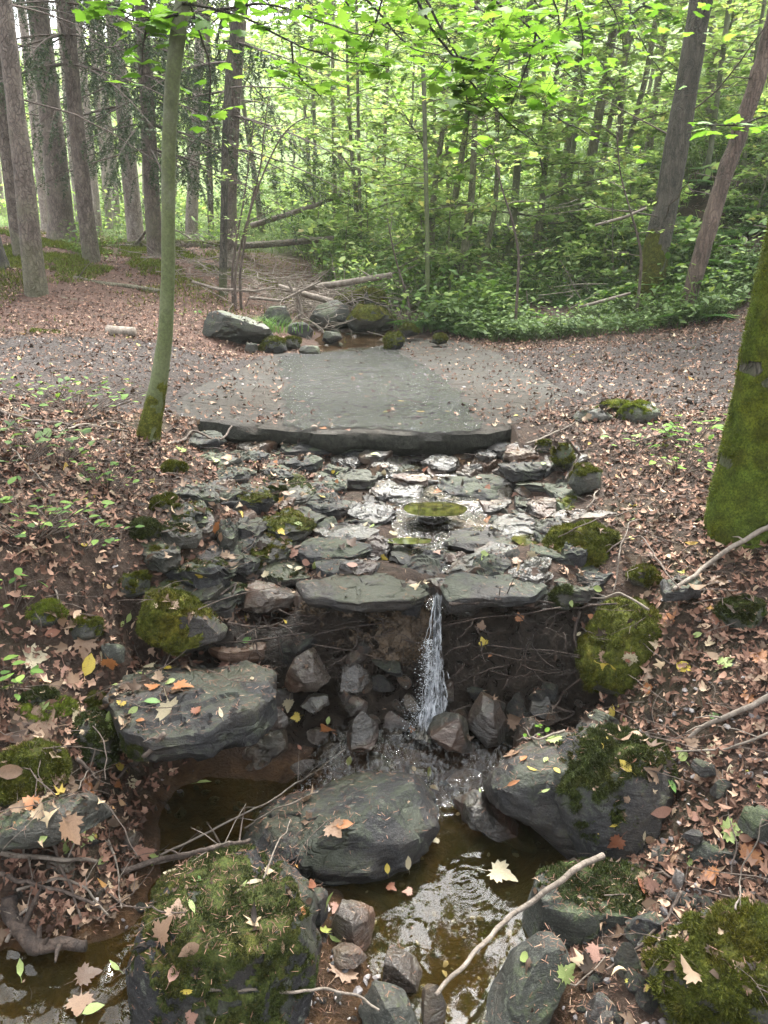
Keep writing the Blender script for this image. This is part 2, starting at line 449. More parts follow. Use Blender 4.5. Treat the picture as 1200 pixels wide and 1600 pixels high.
M['wood_pale'] = bark_mat('weathered_wood', (.06, .047, .036), (.135, .11, .088), (.25, .215, .18), .5, 22, fiss=.2, dist=.006)
M['root'] = bark_mat('wet_root', (.009, .006, .005), (.03, .02, .015), (.085, .058, .043), .4, 22, fiss=.3, dist=.01)

def leaf_mat(name, stops, trans=.45, rough=.5, clump=None, tint=(1.05, 1.05, .72)):
    t = NT(name); r = t.n('ShaderNodeNewGeometry').outputs['Random Per Island']
    co = t.coord('Object'); n = t.noise(co, .6, 2)
    if clump: r = t.math('ADD', t.math('MULTIPLY', r, .45), t.rng(t.noise(co, 110, 4, .7), .35, .65, 0, .55))
    base = t.ramp(r, stops)
    base = t.mix(t.rng(n, .35, .65, .0, .35), base, (.9, .95, .75), 'MULTIPLY')
    if clump:
        n_ = t.noise(co, clump, 4, .65, .3); m_ = t.noise(co, clump * .3, 3)
        base = t.mix(t.rng(n_, .42, .62, .75, 0), base, (.35, .32, .25), 'MULTIPLY')
        base = t.mix(t.rng(m_, .5, .62, 0, .55), base, (1.15, .85, .5), 'MULTIPLY')
    d = t.bsdf(Base_Color=base, Roughness=max(rough, .6), Specular_IOR_Level=.18)
    tr = t.n('ShaderNodeBsdfTranslucent', Color=t.mix(1.0, base, tint, 'MULTIPLY'))
    ms = t.n('ShaderNodeMixShader', i0=trans, i1=d, i2=tr)
    return t.done(ms)
M['leaf_hill'] = leaf_mat('hillside_leaf', [(0, (.13, .22, .06)), (.35, (.22, .33, .11)), (.7, (.31, .42, .17)), (.94, (.42, .50, .20)), (1, (.45, .40, .18))], .55)
M['leaf_canopy'] = leaf_mat('canopy_leaf', [(0, (.05, .11, .02)), (.5, (.09, .18, .03)), (1, (.15, .25, .05))], .5)
M['leaf_near'] = leaf_mat('maple_leaf', [(0, (.07, .16, .02)), (.5, (.13, .26, .035)), (1, (.21, .36, .06))], .5)
M['leaf_herb'] = leaf_mat('herb_leaf', [(0, (.05, .10, .025)), (.5, (.10, .18, .04)), (.85, (.17, .26, .06)), (1, (.26, .33, .10))], .4)
M['leaf_deep'] = leaf_mat('dark_herb_leaf', [(0, (.04, .08, .025)), (.5, (.09, .15, .045)), (1, (.16, .23, .08))], .4)
M['moss_trunk'] = leaf_mat('trunk_moss', [(0, (.035, .055, .008)), (.4, (.10, .14, .018)), (.8, (.18, .225, .032)), (1, (.26, .29, .06))], .2, .8, clump=13)
M['fern'] = leaf_mat('fern_leaf', [(0, (.05, .14, .03)), (1, (.13, .26, .06))], .35)
M['grass'] = leaf_mat('grass_blade', [(0, (.05, .12, .02)), (1, (.13, .25, .05))], .3)
M['needle'] = leaf_mat('spruce_needle', [(0, (.02, .035, .02)), (.6, (.045, .07, .035)), (1, (.10, .13, .07))], .15)
M['litter'] = leaf_mat('leaf_litter', [(0, (.012, .008, .006)), (.32, (.036, .023, .016)), (.55, (.088, .057, .040)), (.78, (.17, .116, .082)), (.90, (.28, .205, .145)), (.965, (.40, .32, .22)), (.978, (.27, .12, .04)), (.988, (.38, .31, .08)), (1, (.15, .21, .06))], .1, .6, tint=(1, .9, .8))
M['litter_fine'] = leaf_mat('fine_litter', [(0, (.02, .011, .008)), (.3, (.065, .033, .023)), (.7, (.16, .085, .062)), (.92, (.26, .155, .115)), (1, (.42, .30, .22))], .05, .7, tint=(1, .9, .8))
M['moss'] = leaf_mat('moss', [(0, (.022, .03, .006)), (.4, (.065, .078, .012)), (.8, (.13, .14, .022)), (.95, (.20, .20, .05)), (1, (.16, .09, .04))], .2, .8, clump=28)
M['moss_dark'] = leaf_mat('dark_moss', [(0, (.010, .016, .004)), (.45, (.028, .040, .009)), (.8, (.065, .080, .018)), (.93, (.07, .07, .02)), (1, (.16, .09, .035))], .1, .8, clump=24)
M['moss_bright'] = leaf_mat('bright_moss', [(0, (.045, .065, .01)), (.4, (.11, .15, .018)), (.8, (.19, .23, .035)), (1, (.28, .29, .08))], .25, .8, clump=26)
FALLEN = {
    'tan': (.21, .13, .08), 'cream': (.36, .31, .20), 'orange': (.30, .12, .04), 'rust': (.19, .07, .035),
    'yellow': (.42, .32, .04), 'lime': (.23, .29, .09), 'green': (.09, .19, .04), 'pink': (.27, .145, .105), 'brown': (.085, .05, .032)}
for k, c in FALLEN.items():
    t = NT('fallen_leaf_' + k); co = t.coord(); n = t.noise(co, 18, 4, .7); w = t.noise(co, 60, 3)
    b = t.mix(t.rng(n, .35, .65, 0, .6), tuple(c), tuple(x * .55 for x in c))
    b = t.mix(t.rng(w, .6, .72, 0, .6), b, (.09, .05, .03))
    d = t.bsdf(Base_Color=b, Roughness=.5, Normal=t.bump(n, .4, .004))
    M['f_' + k] = t.done(t.n('ShaderNodeMixShader', i0=.15, i1=d, i2=t.n('ShaderNodeBsdfTranslucent', Color=b)))

def water_mat(name, tint, ripple=.1, sc=20, dist=.01, white=0.0, murk=0.0, mcol=(.07, .045, .015), stretch=(1, 1, 1), rough=.03):
    t = NT(name); co = t.coord(rnd=False, scale=stretch)
    n = t.noise(co, sc, 3, .5, .6); n2 = t.noise(co, sc * 3.7, 2, .5)
    nr = t.bump(t.math('ADD', n, t.math('MULTIPLY', n2, .35)), ripple, dist)
    fr = t.n('ShaderNodeFresnel', IOR=1.33, Normal=nr)
    gl = t.n('ShaderNodeBsdfGlossy', Color=(1, 1, 1), Roughness=rough, Normal=nr)
    tr = t.n('ShaderNodeBsdfTransparent', Color=tint)
    body = tr
    if murk: body = t.n('ShaderNodeMixShader', i0=murk, i1=tr, i2=t.n('ShaderNodeBsdfDiffuse', Color=mcol))
    sh = t.n('ShaderNodeMixShader', i0=fr, i1=body, i2=gl)
    if white:
        sh = t.n('ShaderNodeMixShader', i0=t.math('MULTIPLY', t.rng(n2, .5, .72, 0, 1), white), i1=sh, i2=t.n('ShaderNodeBsdfDiffuse', Color=(.75, .78, .8)))
    return t.done(sh)
M['water'] = water_mat('stream_water', (.86, .76, .56), .22, 16, .006)
M['water_pool'] = water_mat('pool_water', (.74, .66, .42), .06, 8, .005, murk=.12, mcol=(.045, .042, .012))
M['water_film'] = water_mat('water_film', (.62, .66, .68), 1.0, 48, .018, stretch=(1.2, .7, 1), rough=.14)
M['water_run'] = water_mat('running_water', (.80, .74, .62), .7, 34, .010, white=.0, rough=.10)
M['water_rapid'] = water_mat('rapid_water', (.80, .74, .64), .8, 15, .014, white=.10, stretch=(1.6, .8, 1))
t = NT('white_water'); fr = t.n('ShaderNodeFresnel', IOR=1.33)
wbody = t.n('ShaderNodeMixShader', i0=.42, i1=t.n('ShaderNodeBsdfTransparent', Color=(.93, .95, .96)), i2=t.n('ShaderNodeBsdfPrincipled', Base_Color=(.82, .86, .9), Roughness=.2))
M['white'] = t.done(t.n('ShaderNodeMixShader', i0=fr, i1=wbody, i2=t.n('ShaderNodeBsdfGlossy', Color=(1, 1, 1), Roughness=.05)))

t = NT('torn_falling_water'); co = t.coord(rnd=False)
st = t.n('ShaderNodeMapping', Vector=co, Scale=(1, 1, .16)).outputs[0]
n1 = t.noise(st, 95, 4, .6, .3); n2 = t.noise(co, 28, 4, .6)
zz = t.n('ShaderNodeSeparateXYZ', Vector=co).outputs['Z']
fac = t.rng(t.math('ADD', n1, t.math('MULTIPLY', n2, .5)), t.rng(zz, .1, .65, .64, .80), t.rng(zz, .1, .65, .84, .98), 0, .7)
wh = t.n('ShaderNodeMixShader', i0=.5, i1=t.bsdf(Base_Color=(.85, .88, .92), Roughness=.15), i2=t.n('ShaderNodeBsdfTranslucent', Color=(.85, .88, .92)))
cl = t.n('ShaderNodeMixShader', i0=t.n('ShaderNodeFresnel', IOR=1.33, Normal=t.bump(n1, .8, .01)), i1=t.n('ShaderNodeBsdfTransparent', Color=(.96, .97, .98)), i2=t.n('ShaderNodeBsdfGlossy', Roughness=.08))
M['sheet'] = t.done(t.n('ShaderNodeMixShader', i0=fac, i1=cl, i2=wh))

# ------------------------------------------------------------------ terrain
C = []
def cz(*rows):
    for px, py, z in rows: C.append(at_z(px, py, z))
def cyy(*rows):
    for px, py, y in rows: C.append(at_y(px, py, y))
def cw(*rows):
    for r in rows: C.append(np.array(r, float))
# waterfall step, about 0.6 m
for x in np.arange(-.62, .75, .12): cw((x, 2.69, .575), (x, 2.63, .26 + .14 * (abs(x - .19) > .1)), (x, 2.56, .13 + .12 * (abs(x - .19) > .12)), (x, 2.47, .08 + .03 * (abs(x - .19) > .12)))
cw((.0, 2.2, -.03), (.12, 2.35, .02), (-.2, 2.35, .02), (.35, 2.35, .03), (.12, 2.48, .06), (-.25, 2.5, .07), (.45, 2.5, .09))
# pools and silt
cz((700,1330,-.13),(700,1420,-.20),(650,1520,-.16),(780,1400,-.12),(720,1590,-.14),(610,1430,-.08),(560,1380,-.04),(820,1330,-.08))
cz((330,1290,-.03),(420,1240,-.035),(250,1290,-.02),(400,1350,-.03),(260,1210,.03),(330,1180,.05),(180,1250,.07),(210,1310,.02))
cz((50,1540,-.07),(120,1590,-.08),(20,1480,-.04),(150,1520,-.05))
cz((340,1500,-.05),(560,1500,.03),(520,1420,.02),(560,1580,.03))
# left bank
cz((30,1110,.50),(100,1160,.40),(60,1240,.26),(150,1130,.40),(60,1360,.12),(150,1330,.09),(20,1300,.2),(100,1420,.07),(30,1420,.1),(180,1400,.05))
cz((230,1100,.22),(330,1100,.16),(420,1080,.12),(30,1010,.62),(120,1010,.58),(200,980,.60),(330,960,.56),(450,980,.35))
cz((200,900,.72),(100,900,.80),(20,930,.80),(150,800,.88),(40,800,1.0),(200,720,.95),(40,700,1.08),(150,650,1.06),(40,640,1.11),(300,900,.66),(250,800,.84))
# right bank
cz((850,1560,.0),(930,1560,.06),(1000,1480,.13),(1100,1400,.22),(1160,1560,.2),(1180,1260,.40),(1100,1180,.38),(1090,1090,.46),(1180,1000,.62),(1090,950,.66))
cz((960,1120,.22),(880,1140,.08),(820,1180,.02),(900,1260,.06),(1000,1330,.14),(880,1450,.02),(1180,900,.74))
cz((950,890,.66),(1050,830,.78),(900,790,.76),(1000,720,.90),(850,705,.84),(905,650,.95),(1050,650,1.0),(1180,650,1.03),(1180,800,.86),(900,930,.60))
# cascade
cz((700,900,.60),(600,880,.61),(450,880,.66),(700,830,.64),(600,800,.68),(750,780,.69),(650,740,.74),(550,720,.78),(700,705,.79),(400,800,.75),(330,850,.74),(350,740,.85),(280,700,.92),(450,700,.82),(820,850,.66))
for x in (-1.0, -.5, 0, .4): cw((x, 4.16, .80))
# under the slab
for yy in (4.45, 5.2, 6.2, 7.2): cw((-.9, yy, .84), (0, yy, .83), (.9, yy, .84))
cw((1.5, 5.2, .93), (1.3, 6.5, .93), (-1.3, 5.2, .96), (-1.5, 6.0, 1.0))
cz((835,682,.90),(870,668,.955),(905,640,.985),(925,615,1.0),(880,590,1.0),(830,560,.995),(262,660,.955),(240,640,1.0),(262,615,1.01),(310,585,1.02))
# path either side
cz((60,600,1.13),(60,560,1.16),(170,600,1.09),(200,565,1.10),(960,600,.99),(1100,600,1.02),(960,565,1.0),(1100,565,1.05),(850,540,1.0))
# creek above the slab
cw((-.35, 8.2, .93), (.1, 8.3, .93), (-.7, 9.2, .98), (-.9, 10.3, 1.12), (-1.2, 11.2, 1.25), (-1.8, 12.5, 1.5), (-2.8, 15, 1.9), (-3.5, 19, 2.4))
cyy((320,500,8.2),(260,510,7.6),(440,440,12.0),(600,500,10.0),(700,515,9.3),(820,530,8.7),(600,460,11.5),(420,520,8.6))
# left bank and spruce floor
cyy((30,500,7.6),(100,480,8.3),(160,450,9.2),(150,410,10.4),(60,430,9.2),(50,375,12.2),(200,392,12.0),(280,400,12.0),(330,440,10.5),(380,400,13),(0,360,12))
cyy((-250,600,6),(-400,450,10),(-300,360,14),(-700,420,10))
cyy((60,352,16),(200,368,16),(330,370,17),(60,340,22),(220,350,22),(380,350,20),(100,330,32),(300,330,30))
# hill on the right and behind
cyy((700,470,11.0),(820,465,11.2),(930,480,10.0),(1020,480,9.4),(1100,470,9.2),(1180,480,8.5))
cyy((720,410,13.5),(850,400,13.2),(960,390,12.4),(1060,400,11),(1160,390,10),(1250,380,9.5),(1400,450,7))
cyy((600,400,15),(500,385,16),(640,340,19),(760,330,18),(880,310,17.4),(1000,290,16),(1120,270,13.5),(1220,250,12.5))
cyy((520,320,25),(640,270,28),(760,250,27),(900,225,25),(1040,190,22),(1160,150,19),(1300,100,17),(1600,200,12))
cyy((400,300,34),(250,290,45),(100,280,50),(-200,290,50),(550,220,45),(700,190,45),(900,150,42),(1100,80,38),(1400,0,34))
cw((-60, 20, 6), (-60, 60, 16), (-30, 100, 26), (20, 100, 34), (70, 90, 46), (60, 30, 24), (40, 10, 14), (-30, 5, 3), (-20, -5, 2.0))
cw((0, 0, -.1), (-.5, .7, -.08), (.5, .9, 0), (1.5, .5, .4), (-1.5, .8, .3), (0, -3, -.2), (3, 0, 1.2), (-3, 1, 1.0), (3, 3, 1.2), (-3.5, 3.5, 1.3), (6, 4, 2.4), (8, -4, 2.6), (-8, -6, 2), (0, -12, -.6), (5, 7, 1.6), (-6, 6, 1.5), (8, 8, 3.2))
C = np.array(C)
def rbf_fit(P, c=.05):
    d = np.sqrt(((P[:, None, :2] - P[None, :, :2]) ** 2).sum(-1) + c * c)
    n = len(P); A = np.zeros((n + 1, n + 1)); A[:n, :n] = -d; A[:n, n] = 1; A[n, :n] = 1
    A[:n, :n] += np.eye(n) * 0.03
    return np.linalg.solve(A, np.append(P[:, 2], 0))
_w = rbf_fit(C)
def rbf(x, y, c=.05):
    out = np.empty(len(x))
    for s in range(0, len(x), 20000):
        d = np.sqrt((x[s:s+20000, None] - C[None, :, 0]) ** 2 + (y[s:s+20000, None] - C[None, :, 1]) ** 2 + c * c)
        out[s:s+20000] = -d @ _w[:-1] + _w[-1]
    return out
def axis(lo, hi, a, b, fine, grow):
    mid = list(np.arange(a, b, fine)); s = fine; v = mid[-1]
    while v < hi: s *= grow; v += s; mid.append(v)
    s = fine; v = a; pre = []
    while v > lo: s *= grow; v -= s; pre.append(v)
    return np.array(pre[::-1] + mid)
GX = axis(-70, 80, -1.8, 1.9, .022, 1.035)
GY = axis(-14, 110, 1.0, 4.6, .022, 1.028)
gx, gy = np.meshgrid(GX, GY)
fx, fy = gx.ravel(), gy.ravel()
gz = rbf(fx, fy)
P3 = np.column_stack([fx, fy, np.zeros_like(fx)])
dist = np.hypot(fx, fy)
gz += fbm(P3, 5.0, 3, 3) * .022 * np.clip(dist / 2, .6, 1) + fbm(P3, 18, 2, 5) * .006
gz += fbm(P3, .45, 4, 9) * .5 * smooth(11, 22, fy) + fbm(P3, 1.3, 4, 19) * .16 * smooth(9, 12, fy)
slab_px = [(255,640),(275,657),(360,664),(480,671),(560,675),(650,677),(720,676),(795,670),(840,655),(905,625),(850,590),(790,560),(720,538),(640,530),(560,552),(430,556),(380,575),(300,610)]
slab_w = np.array([at_z(px, py, .955)[:2] for px, py in slab_px])
def in_poly(x, y, poly):
    r = np.zeros(len(x), bool); n = len(poly)
    for k in range(n):
        x1, y1 = poly[k]; x2, y2 = poly[(k + 1) % n]
        c = ((y1 > y) != (y2 > y)) & (x < (x2 - x1) * (y - y1) / (y2 - y1 + 1e-12) + x1)
        r ^= c
    return r
def slab_z(x, y): return .955 + .030 * np.clip(np.abs(x + .05) - .35, 0, 3) ** 2 + .006 * (y - 4.3)
_m = (np.abs(fx) < 2.6) & (fy > 3.6) & (fy < 9); _p = np.column_stack([fx[_m], fy[_m]]); _d = np.full(len(_p), 9.0)
for k in range(len(slab_w)):
    a_, b_ = slab_w[k], slab_w[(k + 1) % len(slab_w)]; e_ = b_ - a_
    t_ = np.clip(((_p - a_) @ e_) / (e_ @ e_), 0, 1); _d = np.minimum(_d, np.linalg.norm(_p - a_ - t_[:, None] * e_, axis=1))
_in = in_poly(_p[:, 0], _p[:, 1], slab_w); _z = gz[_m]; _sz = slab_z(_p[:, 0], _p[:, 1])
_front = (_p[:, 1] < 4.6) & (_p[:, 0] > -1.12) & (_p[:, 0] < .74)
_creek = (_p[:, 1] > 7.3) & (np.abs(_p[:, 0] + .2) < .45)
_w = np.exp(-(_d / .35) ** 2) * (~_front) * (~_creek)
_z = np.where(_in, np.minimum(_z, _sz - .06), _z * (1 - _w) + (_sz + .004 + .012 * fbm(np.column_stack([_p, _p[:, 0] * 0]), 6, 3, 2)) * _w)
_z = np.where(_in & (_d < .10) & ~_front, _sz + .006 * fbm(np.column_stack([_p, _p[:, 0] * 0]), 14, 3, 2) - (_d - .03) * .3, _z)
gz[_m] = _z
GZ = gz.reshape(gx.shape)
def H(x, y):
    x = np.atleast_1d(np.asarray(x, float)); y = np.atleast_1d(np.asarray(y, float))
    i = np.clip(np.searchsorted(GX, x) - 1, 0, len(GX) - 2); j = np.clip(np.searchsorted(GY, y) - 1, 0, len(GY) - 2)
    u = np.clip((x - GX[i]) / (GX[i+1] - GX[i]), 0, 1); v = np.clip((y - GY[j]) / (GY[j+1] - GY[j]), 0, 1)
    return GZ[j, i]*(1-u)*(1-v) + GZ[j, i+1]*u*(1-v) + GZ[j+1, i]*(1-u)*v + GZ[j+1, i+1]*u*v
def H1(x, y): return float(H(x, y)[0])
def normals_at(x, y, e=.03):
    dx = (H(x + e, y) - H(x - e, y)) / (2 * e); dy = (H(x, y + e) - H(x, y - e)) / (2 * e)
    return np.column_stack([-dx, -dy, np.ones_like(dx)])
_T = np.concatenate([np.linspace(.8, 6, 1500), np.linspace(6, 90, 3000)])
def hit(px, py):
    P = CAM[None] + ray(px, py)[None] * _T[:, None]
    below = np.where(P[:, 2] < H(P[:, 0], P[:, 1]))[0]
    if not len(below): return None
    return P[below[0]]
nx, ny = len(GX), len(GY)
i, j = np.meshgrid(np.arange(nx - 1), np.arange(ny - 1)); a = (j * nx + i).ravel()
Q = np.column_stack([a, a + 1, a + nx + 1, a + nx])
cxm = fx[a]; cym = fy[a]
# material 1 (mud) on the waterfall wall and its foot
mud = ((np.abs(cxm - .05) < .85) & (cym > 2.44) & (cym < 2.76) & (gz[a] > -.1)).astype(int)
ground = link('ground', raw_mesh('ground', np.column_stack([fx, fy, gz]), [Q], [M['soil'], M['mud']], True, mud))
tag(ground, 'brown forest ground under fallen leaves', kind='structure')

# stream corridor: centre x and half width for a given y (used only to keep litter and plants out of the water)
def stream_mask(x, y):
    cx = np.interp(y, [0, 1.4, 1.8, 2.6, 2.8, 3.4, 4.2, 5, 7.8, 9, 11, 13], [.1, .15, .1, .05, .15, .25, .05, 0, -.15, -.6, -1.1, -1.9])
    hw = np.interp(y, [0, 1.4, 1.8, 2.6, 2.8, 3.4, 4.2, 5, 7.8, 9, 11, 13], [.4, .35, .4, .5, .35, .45, .5, .9, .6, .5, .5, .4])
    return np.abs(x - cx) / hw

# ------------------------------------------------------------------ path and ford slab
# path: a strip running left-right across the stream
xs = np.concatenate([np.linspace(-14, -1.6, 90), np.linspace(-1.55, 1.6, 60), np.linspace(1.65, 14, 90)])
vv = np.linspace(0, 1, 48)
near = np.interp(xs, [-14, -4, -2.6, -1.4, -1.2, 1.2, 1.7, 2.6, 4, 14], [3.0, 3.9, 4.15, 4.5, 4.6, 4.7, 4.6, 4.4, 4.1, 2.0])
far = np.interp(xs, [-14, -4, -2.6, -1.4, 0, 1.6, 2.6, 4, 14], [6.6, 6.9, 7.0, 7.3, 7.6, 7.8, 7.7, 7.4, 6.0])
near = near + fbm(np.column_stack([xs, xs*0, xs*0]), 1.5, 3, 2) * .25
far = far + fbm(np.column_stack([xs, xs*0+9, xs*0]), 1.2, 3, 2) * .35
X = np.repeat(xs[:, None], 48, 1); Y = near[:, None] + (far - near)[:, None] * vv[None]
Zp = H(X.ravel(), Y.ravel()) + .010 * np.minimum(1, 8 * np.minimum(vv, 1 - vv))[None].repeat(len(xs), 0).ravel() + .002
PV = np.column_stack([X.ravel(), Y.ravel(), Zp])
i, j = np.meshgrid(np.arange(47), np.arange(len(xs) - 1)); a = (j * 48 + i).ravel()
PQ = np.column_stack([a, a + 48, a + 49, a + 1])
cxy = PV[PQ].mean(1)
shr = slab_w.mean(0) + (slab_w - slab_w.mean(0)) * .93
PQ = PQ[~in_poly(cxy[:, 0], cxy[:, 1], shr)]
path = link('path', raw_mesh('path', PV, [PQ], M['path']))
tag(path, 'stony footpath crossing the stream', kind='structure')
# the slab: plan polygon subdivided in rings
def ring_poly(poly, n):
    P = np.asarray(poly, float); L = np.r_[0, np.cumsum(np.linalg.norm(np.roll(P, -1, 0) - P, axis=1))]
    s = np.linspace(0, L[-1], n, endpoint=False); PP = np.vstack([P, P[:1]])
    return np.column_stack([np.interp(s, L, PP[:, 0]), np.interp(s, L, PP[:, 1])])
rp = ring_poly(slab_w, 240); ce = rp.mean(0)
rp = rp + (rp - ce) * (fbm(np.column_stack([rp, rp[:, 0]*0]), 7, 4, 4, .6) * .028)[:, None]
V = []; rs = list(np.linspace(.02, .985, 34)) + [1.0, 1.003, 1.0, .985, .96]
for k, r in enumerate(rs):
    p = ce + (rp - ce) * r; z = slab_z(p[:, 0], p[:, 1])
    z = z + fbm(np.column_stack([p, z*0]), 3, 3, 8) * .006
    drop = {34: .012, 35: .045, 36: .085, 37: .125, 38: .16}.get(k, 0)
    if k > 33: p = p + (p - ce) / 3 * (fbm(np.column_stack([p * 10, np.full(len(p), drop * 25)]), 1, 4, 6, .6) * .055)[:, None]
    V.append(np.column_stack([p, z - drop]))
V = np.vstack(V); n = 240; m = len(rs)
i = np.arange(m - 1)[:, None] * n; j = np.arange(n)[None]; k = (j + 1) % n
SQ = np.stack([i + j, i + n + j, i + n + k, i + k], -1).reshape(-1, 4)[:, ::-1]
SQ = SQ[:, ::-1]
slab = link('path_slab', raw_mesh('path_slab', V, [SQ, np.arange(n)[None]], M['concrete']))
slab.data.set_sharp_from_angle(angle=R(40))
tag(slab, 'concrete ford slab where the path crosses the stream', kind='structure')
SLAB_V, SLAB_Q = V, SQ
# ------------------------------------------------------------------ water
def sheet(name, x0, x1, y0, y1, step, zf, mat, keep=None):
    xs = np.arange(x0, x1, step); ys = np.arange(y0, y1, step); X, Y = np.meshgrid(xs, ys)
    x, y = X.ravel(), Y.ravel(); z = zf(x, y)
    n = len(xs); i, j = np.meshgrid(np.arange(n - 1), np.arange(len(ys) - 1)); a = (j * n + i).ravel()
    Q = np.column_stack([a, a + 1, a + n + 1, a + n])
    V = np.column_stack([x, y, z])
    if keep is not None:
        c = V[Q].mean(1); Q = Q[keep(c[:, 0], c[:, 1])]
    u, inv = np.unique(Q, return_inverse=True)
    return link(name, raw_mesh(name, V[u], [inv.reshape(-1, 4)], mat))
FALL = np.array([.19, 2.53])
def pool_z(x, y):
    d = np.hypot(x - FALL[0], y - FALL[1]); P = np.column_stack([x, y, x * 0])
    w = np.exp(-d / .28)
    z = -.004 + .150 * smooth(2.12, 2.55, y) * smooth(.52, .30, np.abs(x - .12))
    z += w * (.012 * fbm(P, 22, 3, 2) + .006 * np.sin(d * 95 + 3 * fbm(P, 8, 2, 1)) * np.exp(-d * 2))
    z += .006 * fbm(P, 26, 3, 7) * smooth(2.05, 2.3, y) + .009 * fbm(P, 24, 3, 3) * smooth(-.55, -.75, x) * smooth(1.75, 1.6, y)
    d2 = np.hypot(x - .27, y - 1.86)
    z += .0009 * np.sin(d2 * 260) * np.exp(-(d2 / .09) ** 2)
    return z
def wet(lo): return lambda x, y: H(x, y) < pool_z(x, y) + lo
pool = sheet('pool_water', -1.3, 1.0, .9, 2.72, .009, pool_z, M['water_pool'], lambda x, y: wet(.01)(x, y) & ((y < 2.195) | (x < -.33)))
rapid = sheet('rapid_water', -.34, .8, 2.19, 2.74, .007, pool_z, M['water_rapid'], wet(.035))
tag(rapid, 'rippling water running over rocks at the waterfall foot', kind='structure')
tag(pool, 'shallow brown stream pool below the small waterfall', kind='structure')
up_cx = lambda y: np.interp(y, [2.7, 3.0, 3.4, 3.8, 4.2], [.20, .22, .28, .25, .12])
up_hw = lambda y: np.interp(y, [2.7, 2.78, 2.95, 3.4, 3.8, 4.2], [.05, .08, .16, .22, .26, .30])
def up_z(x, y):
    P = np.column_stack([x, y, x * 0])
    yj = y + .10 * fbm(P, 3.0, 2, 14) * smooth(2.8, 3.0, y)
    base = np.interp(yj, [2.68, 2.78, 2.95, 3.15, 3.2, 3.5, 3.55, 3.85, 3.9, 4.25], [.585, .61, .635, .645, .67, .69, .725, .74, .77, .80])
    return base + .003 * fbm(P, 24, 3, 4)
run = sheet('stream_water', -.6, 1.05, 2.63, 4.22, .011, up_z, M['water_run'], lambda x, y: np.abs(x - up_cx(y)) < up_hw(y) * (1 + .25 * fbm(np.column_stack([x, y, x*0]), 5, 2, 6)))
tag(run, 'thin stream running between the flat stones of the cascade', kind='structure')
film_px = [(430,668),(560,674),(650,676),(760,672),(735,640),(700,600),(650,566),(610,542),(545,550),(440,560),(430,580),(455,610),(440,640)]
film_w = np.array([at_z(px, py, .958)[:2] for px, py in film_px])
film_w = ring_poly(film_w, 60); film_w = film_w + .10 * np.column_stack([fbm(np.column_stack([film_w, film_w[:, 0]*0]), 5, 2, 1), fbm(np.column_stack([film_w, film_w[:, 0]*0+5]), 5, 2, 1)])
def film_keep(x, y):
    P = np.column_stack([x, y, x * 0]); jx = .16 * fbm(P, 4, 5, 71, .7); jy = .22 * fbm(P, 4, 5, 72, .7)
    return in_poly(x + jx, y + jy, film_w) & (fbm(P, 16, 3, 73) > -.42)
film = sheet('slab_water', -1.2, 1.2, 4.0, 8.4, .011, lambda x, y: slab_z(x, y) + .011 + .0036 * fbm(np.column_stack([x, y * .7, x*0]), 30, 2, 4), M['water_film'], film_keep)
tag(film, 'film of water spreading over the concrete slab', kind='structure')
upper = sheet('creek_water', -2.2, .9, 7.5, 11.5, .04, lambda x, y: .972 + .05 * np.clip(y - 8.6, 0, 3) + 0 * x, M['water'], lambda x, y: (H(x, y) < .975 + .05 * np.clip(y - 8.6, 0, 3)) & (stream_mask(x, y) < 1.6) & ~in_poly(x, y, slab_w))
tag(upper, 'still puddle of the creek behind the slab', kind='structure')

# falling water: strands and drops
fall = thing('waterfall', 'thin white waterfall dropping between two flat stones into the pool', 'waterfall', (FALL[0], FALL[1], 0))
mb = MB()
for s in range(44):
    t0 = random.random() ** .8 * .9; t1 = min(1, t0 + random.uniform(.05, .30))
    if s < 10: t0, t1 = 0, random.uniform(.2, .45)
    sx = random.gauss(0, .008); dx = random.gauss(0, .030) + sx
    pts = []; r0 = random.uniform(.0005, .0019) * (1.2 if s < 10 else 1); ph = random.random() * 9
    N_ = 12; rad = []
    for k in range(N_):
        u = t0 + (t1 - t0) * k / (N_ - 1)
        x = .02 + sx + dx * u * 1.3 - .022 * u + .006 * math.sin(u * 26 + ph) * u
        y = .09 - .10 * u ** .6
        pts.append((x + random.gauss(0, .0012), y + random.gauss(0, .003), .655 - .56 * u)); rad.append(r0 * (math.sin(math.pi * (k + .4) / N_) * random.uniform(.5, 1.3)) + .0002)
    mb.tube(pts, rad, 5, False)
link('falling_strands', mb.mesh('falling_strands', M['white']), fall)
ico = [(np.array([[0,0,1],[1,0,0],[0,1,0],[-1,0,0],[0,-1,0],[0,0,-1]], float), np.array([[0,1,2],[0,2,3],[0,3,4],[0,4,1],[5,2,1],[5,3,2],[5,4,3],[5,1,4]]))]
nd = 5200
ang = rng.random(nd) * 6.28; rr = np.abs(rng.normal(0, .05, nd)) + .004
hz = np.abs(rng.normal(0, .05, nd)) + .02; up = rng.random(nd) < .5
hz[up] = rng.random(up.sum()) ** 1.3 * .42; rr[up] *= (.75 - hz[up])
pp = np.column_stack([np.cos(ang) * rr - .02, np.sin(ang) * rr * .6 - .005, hz + .09])
V_, T_ = scatter(ico, pp, rotmats(ang, ang, ang), np.abs(rng.normal(0, .0010, nd)) + .0005)
mb2 = MB()
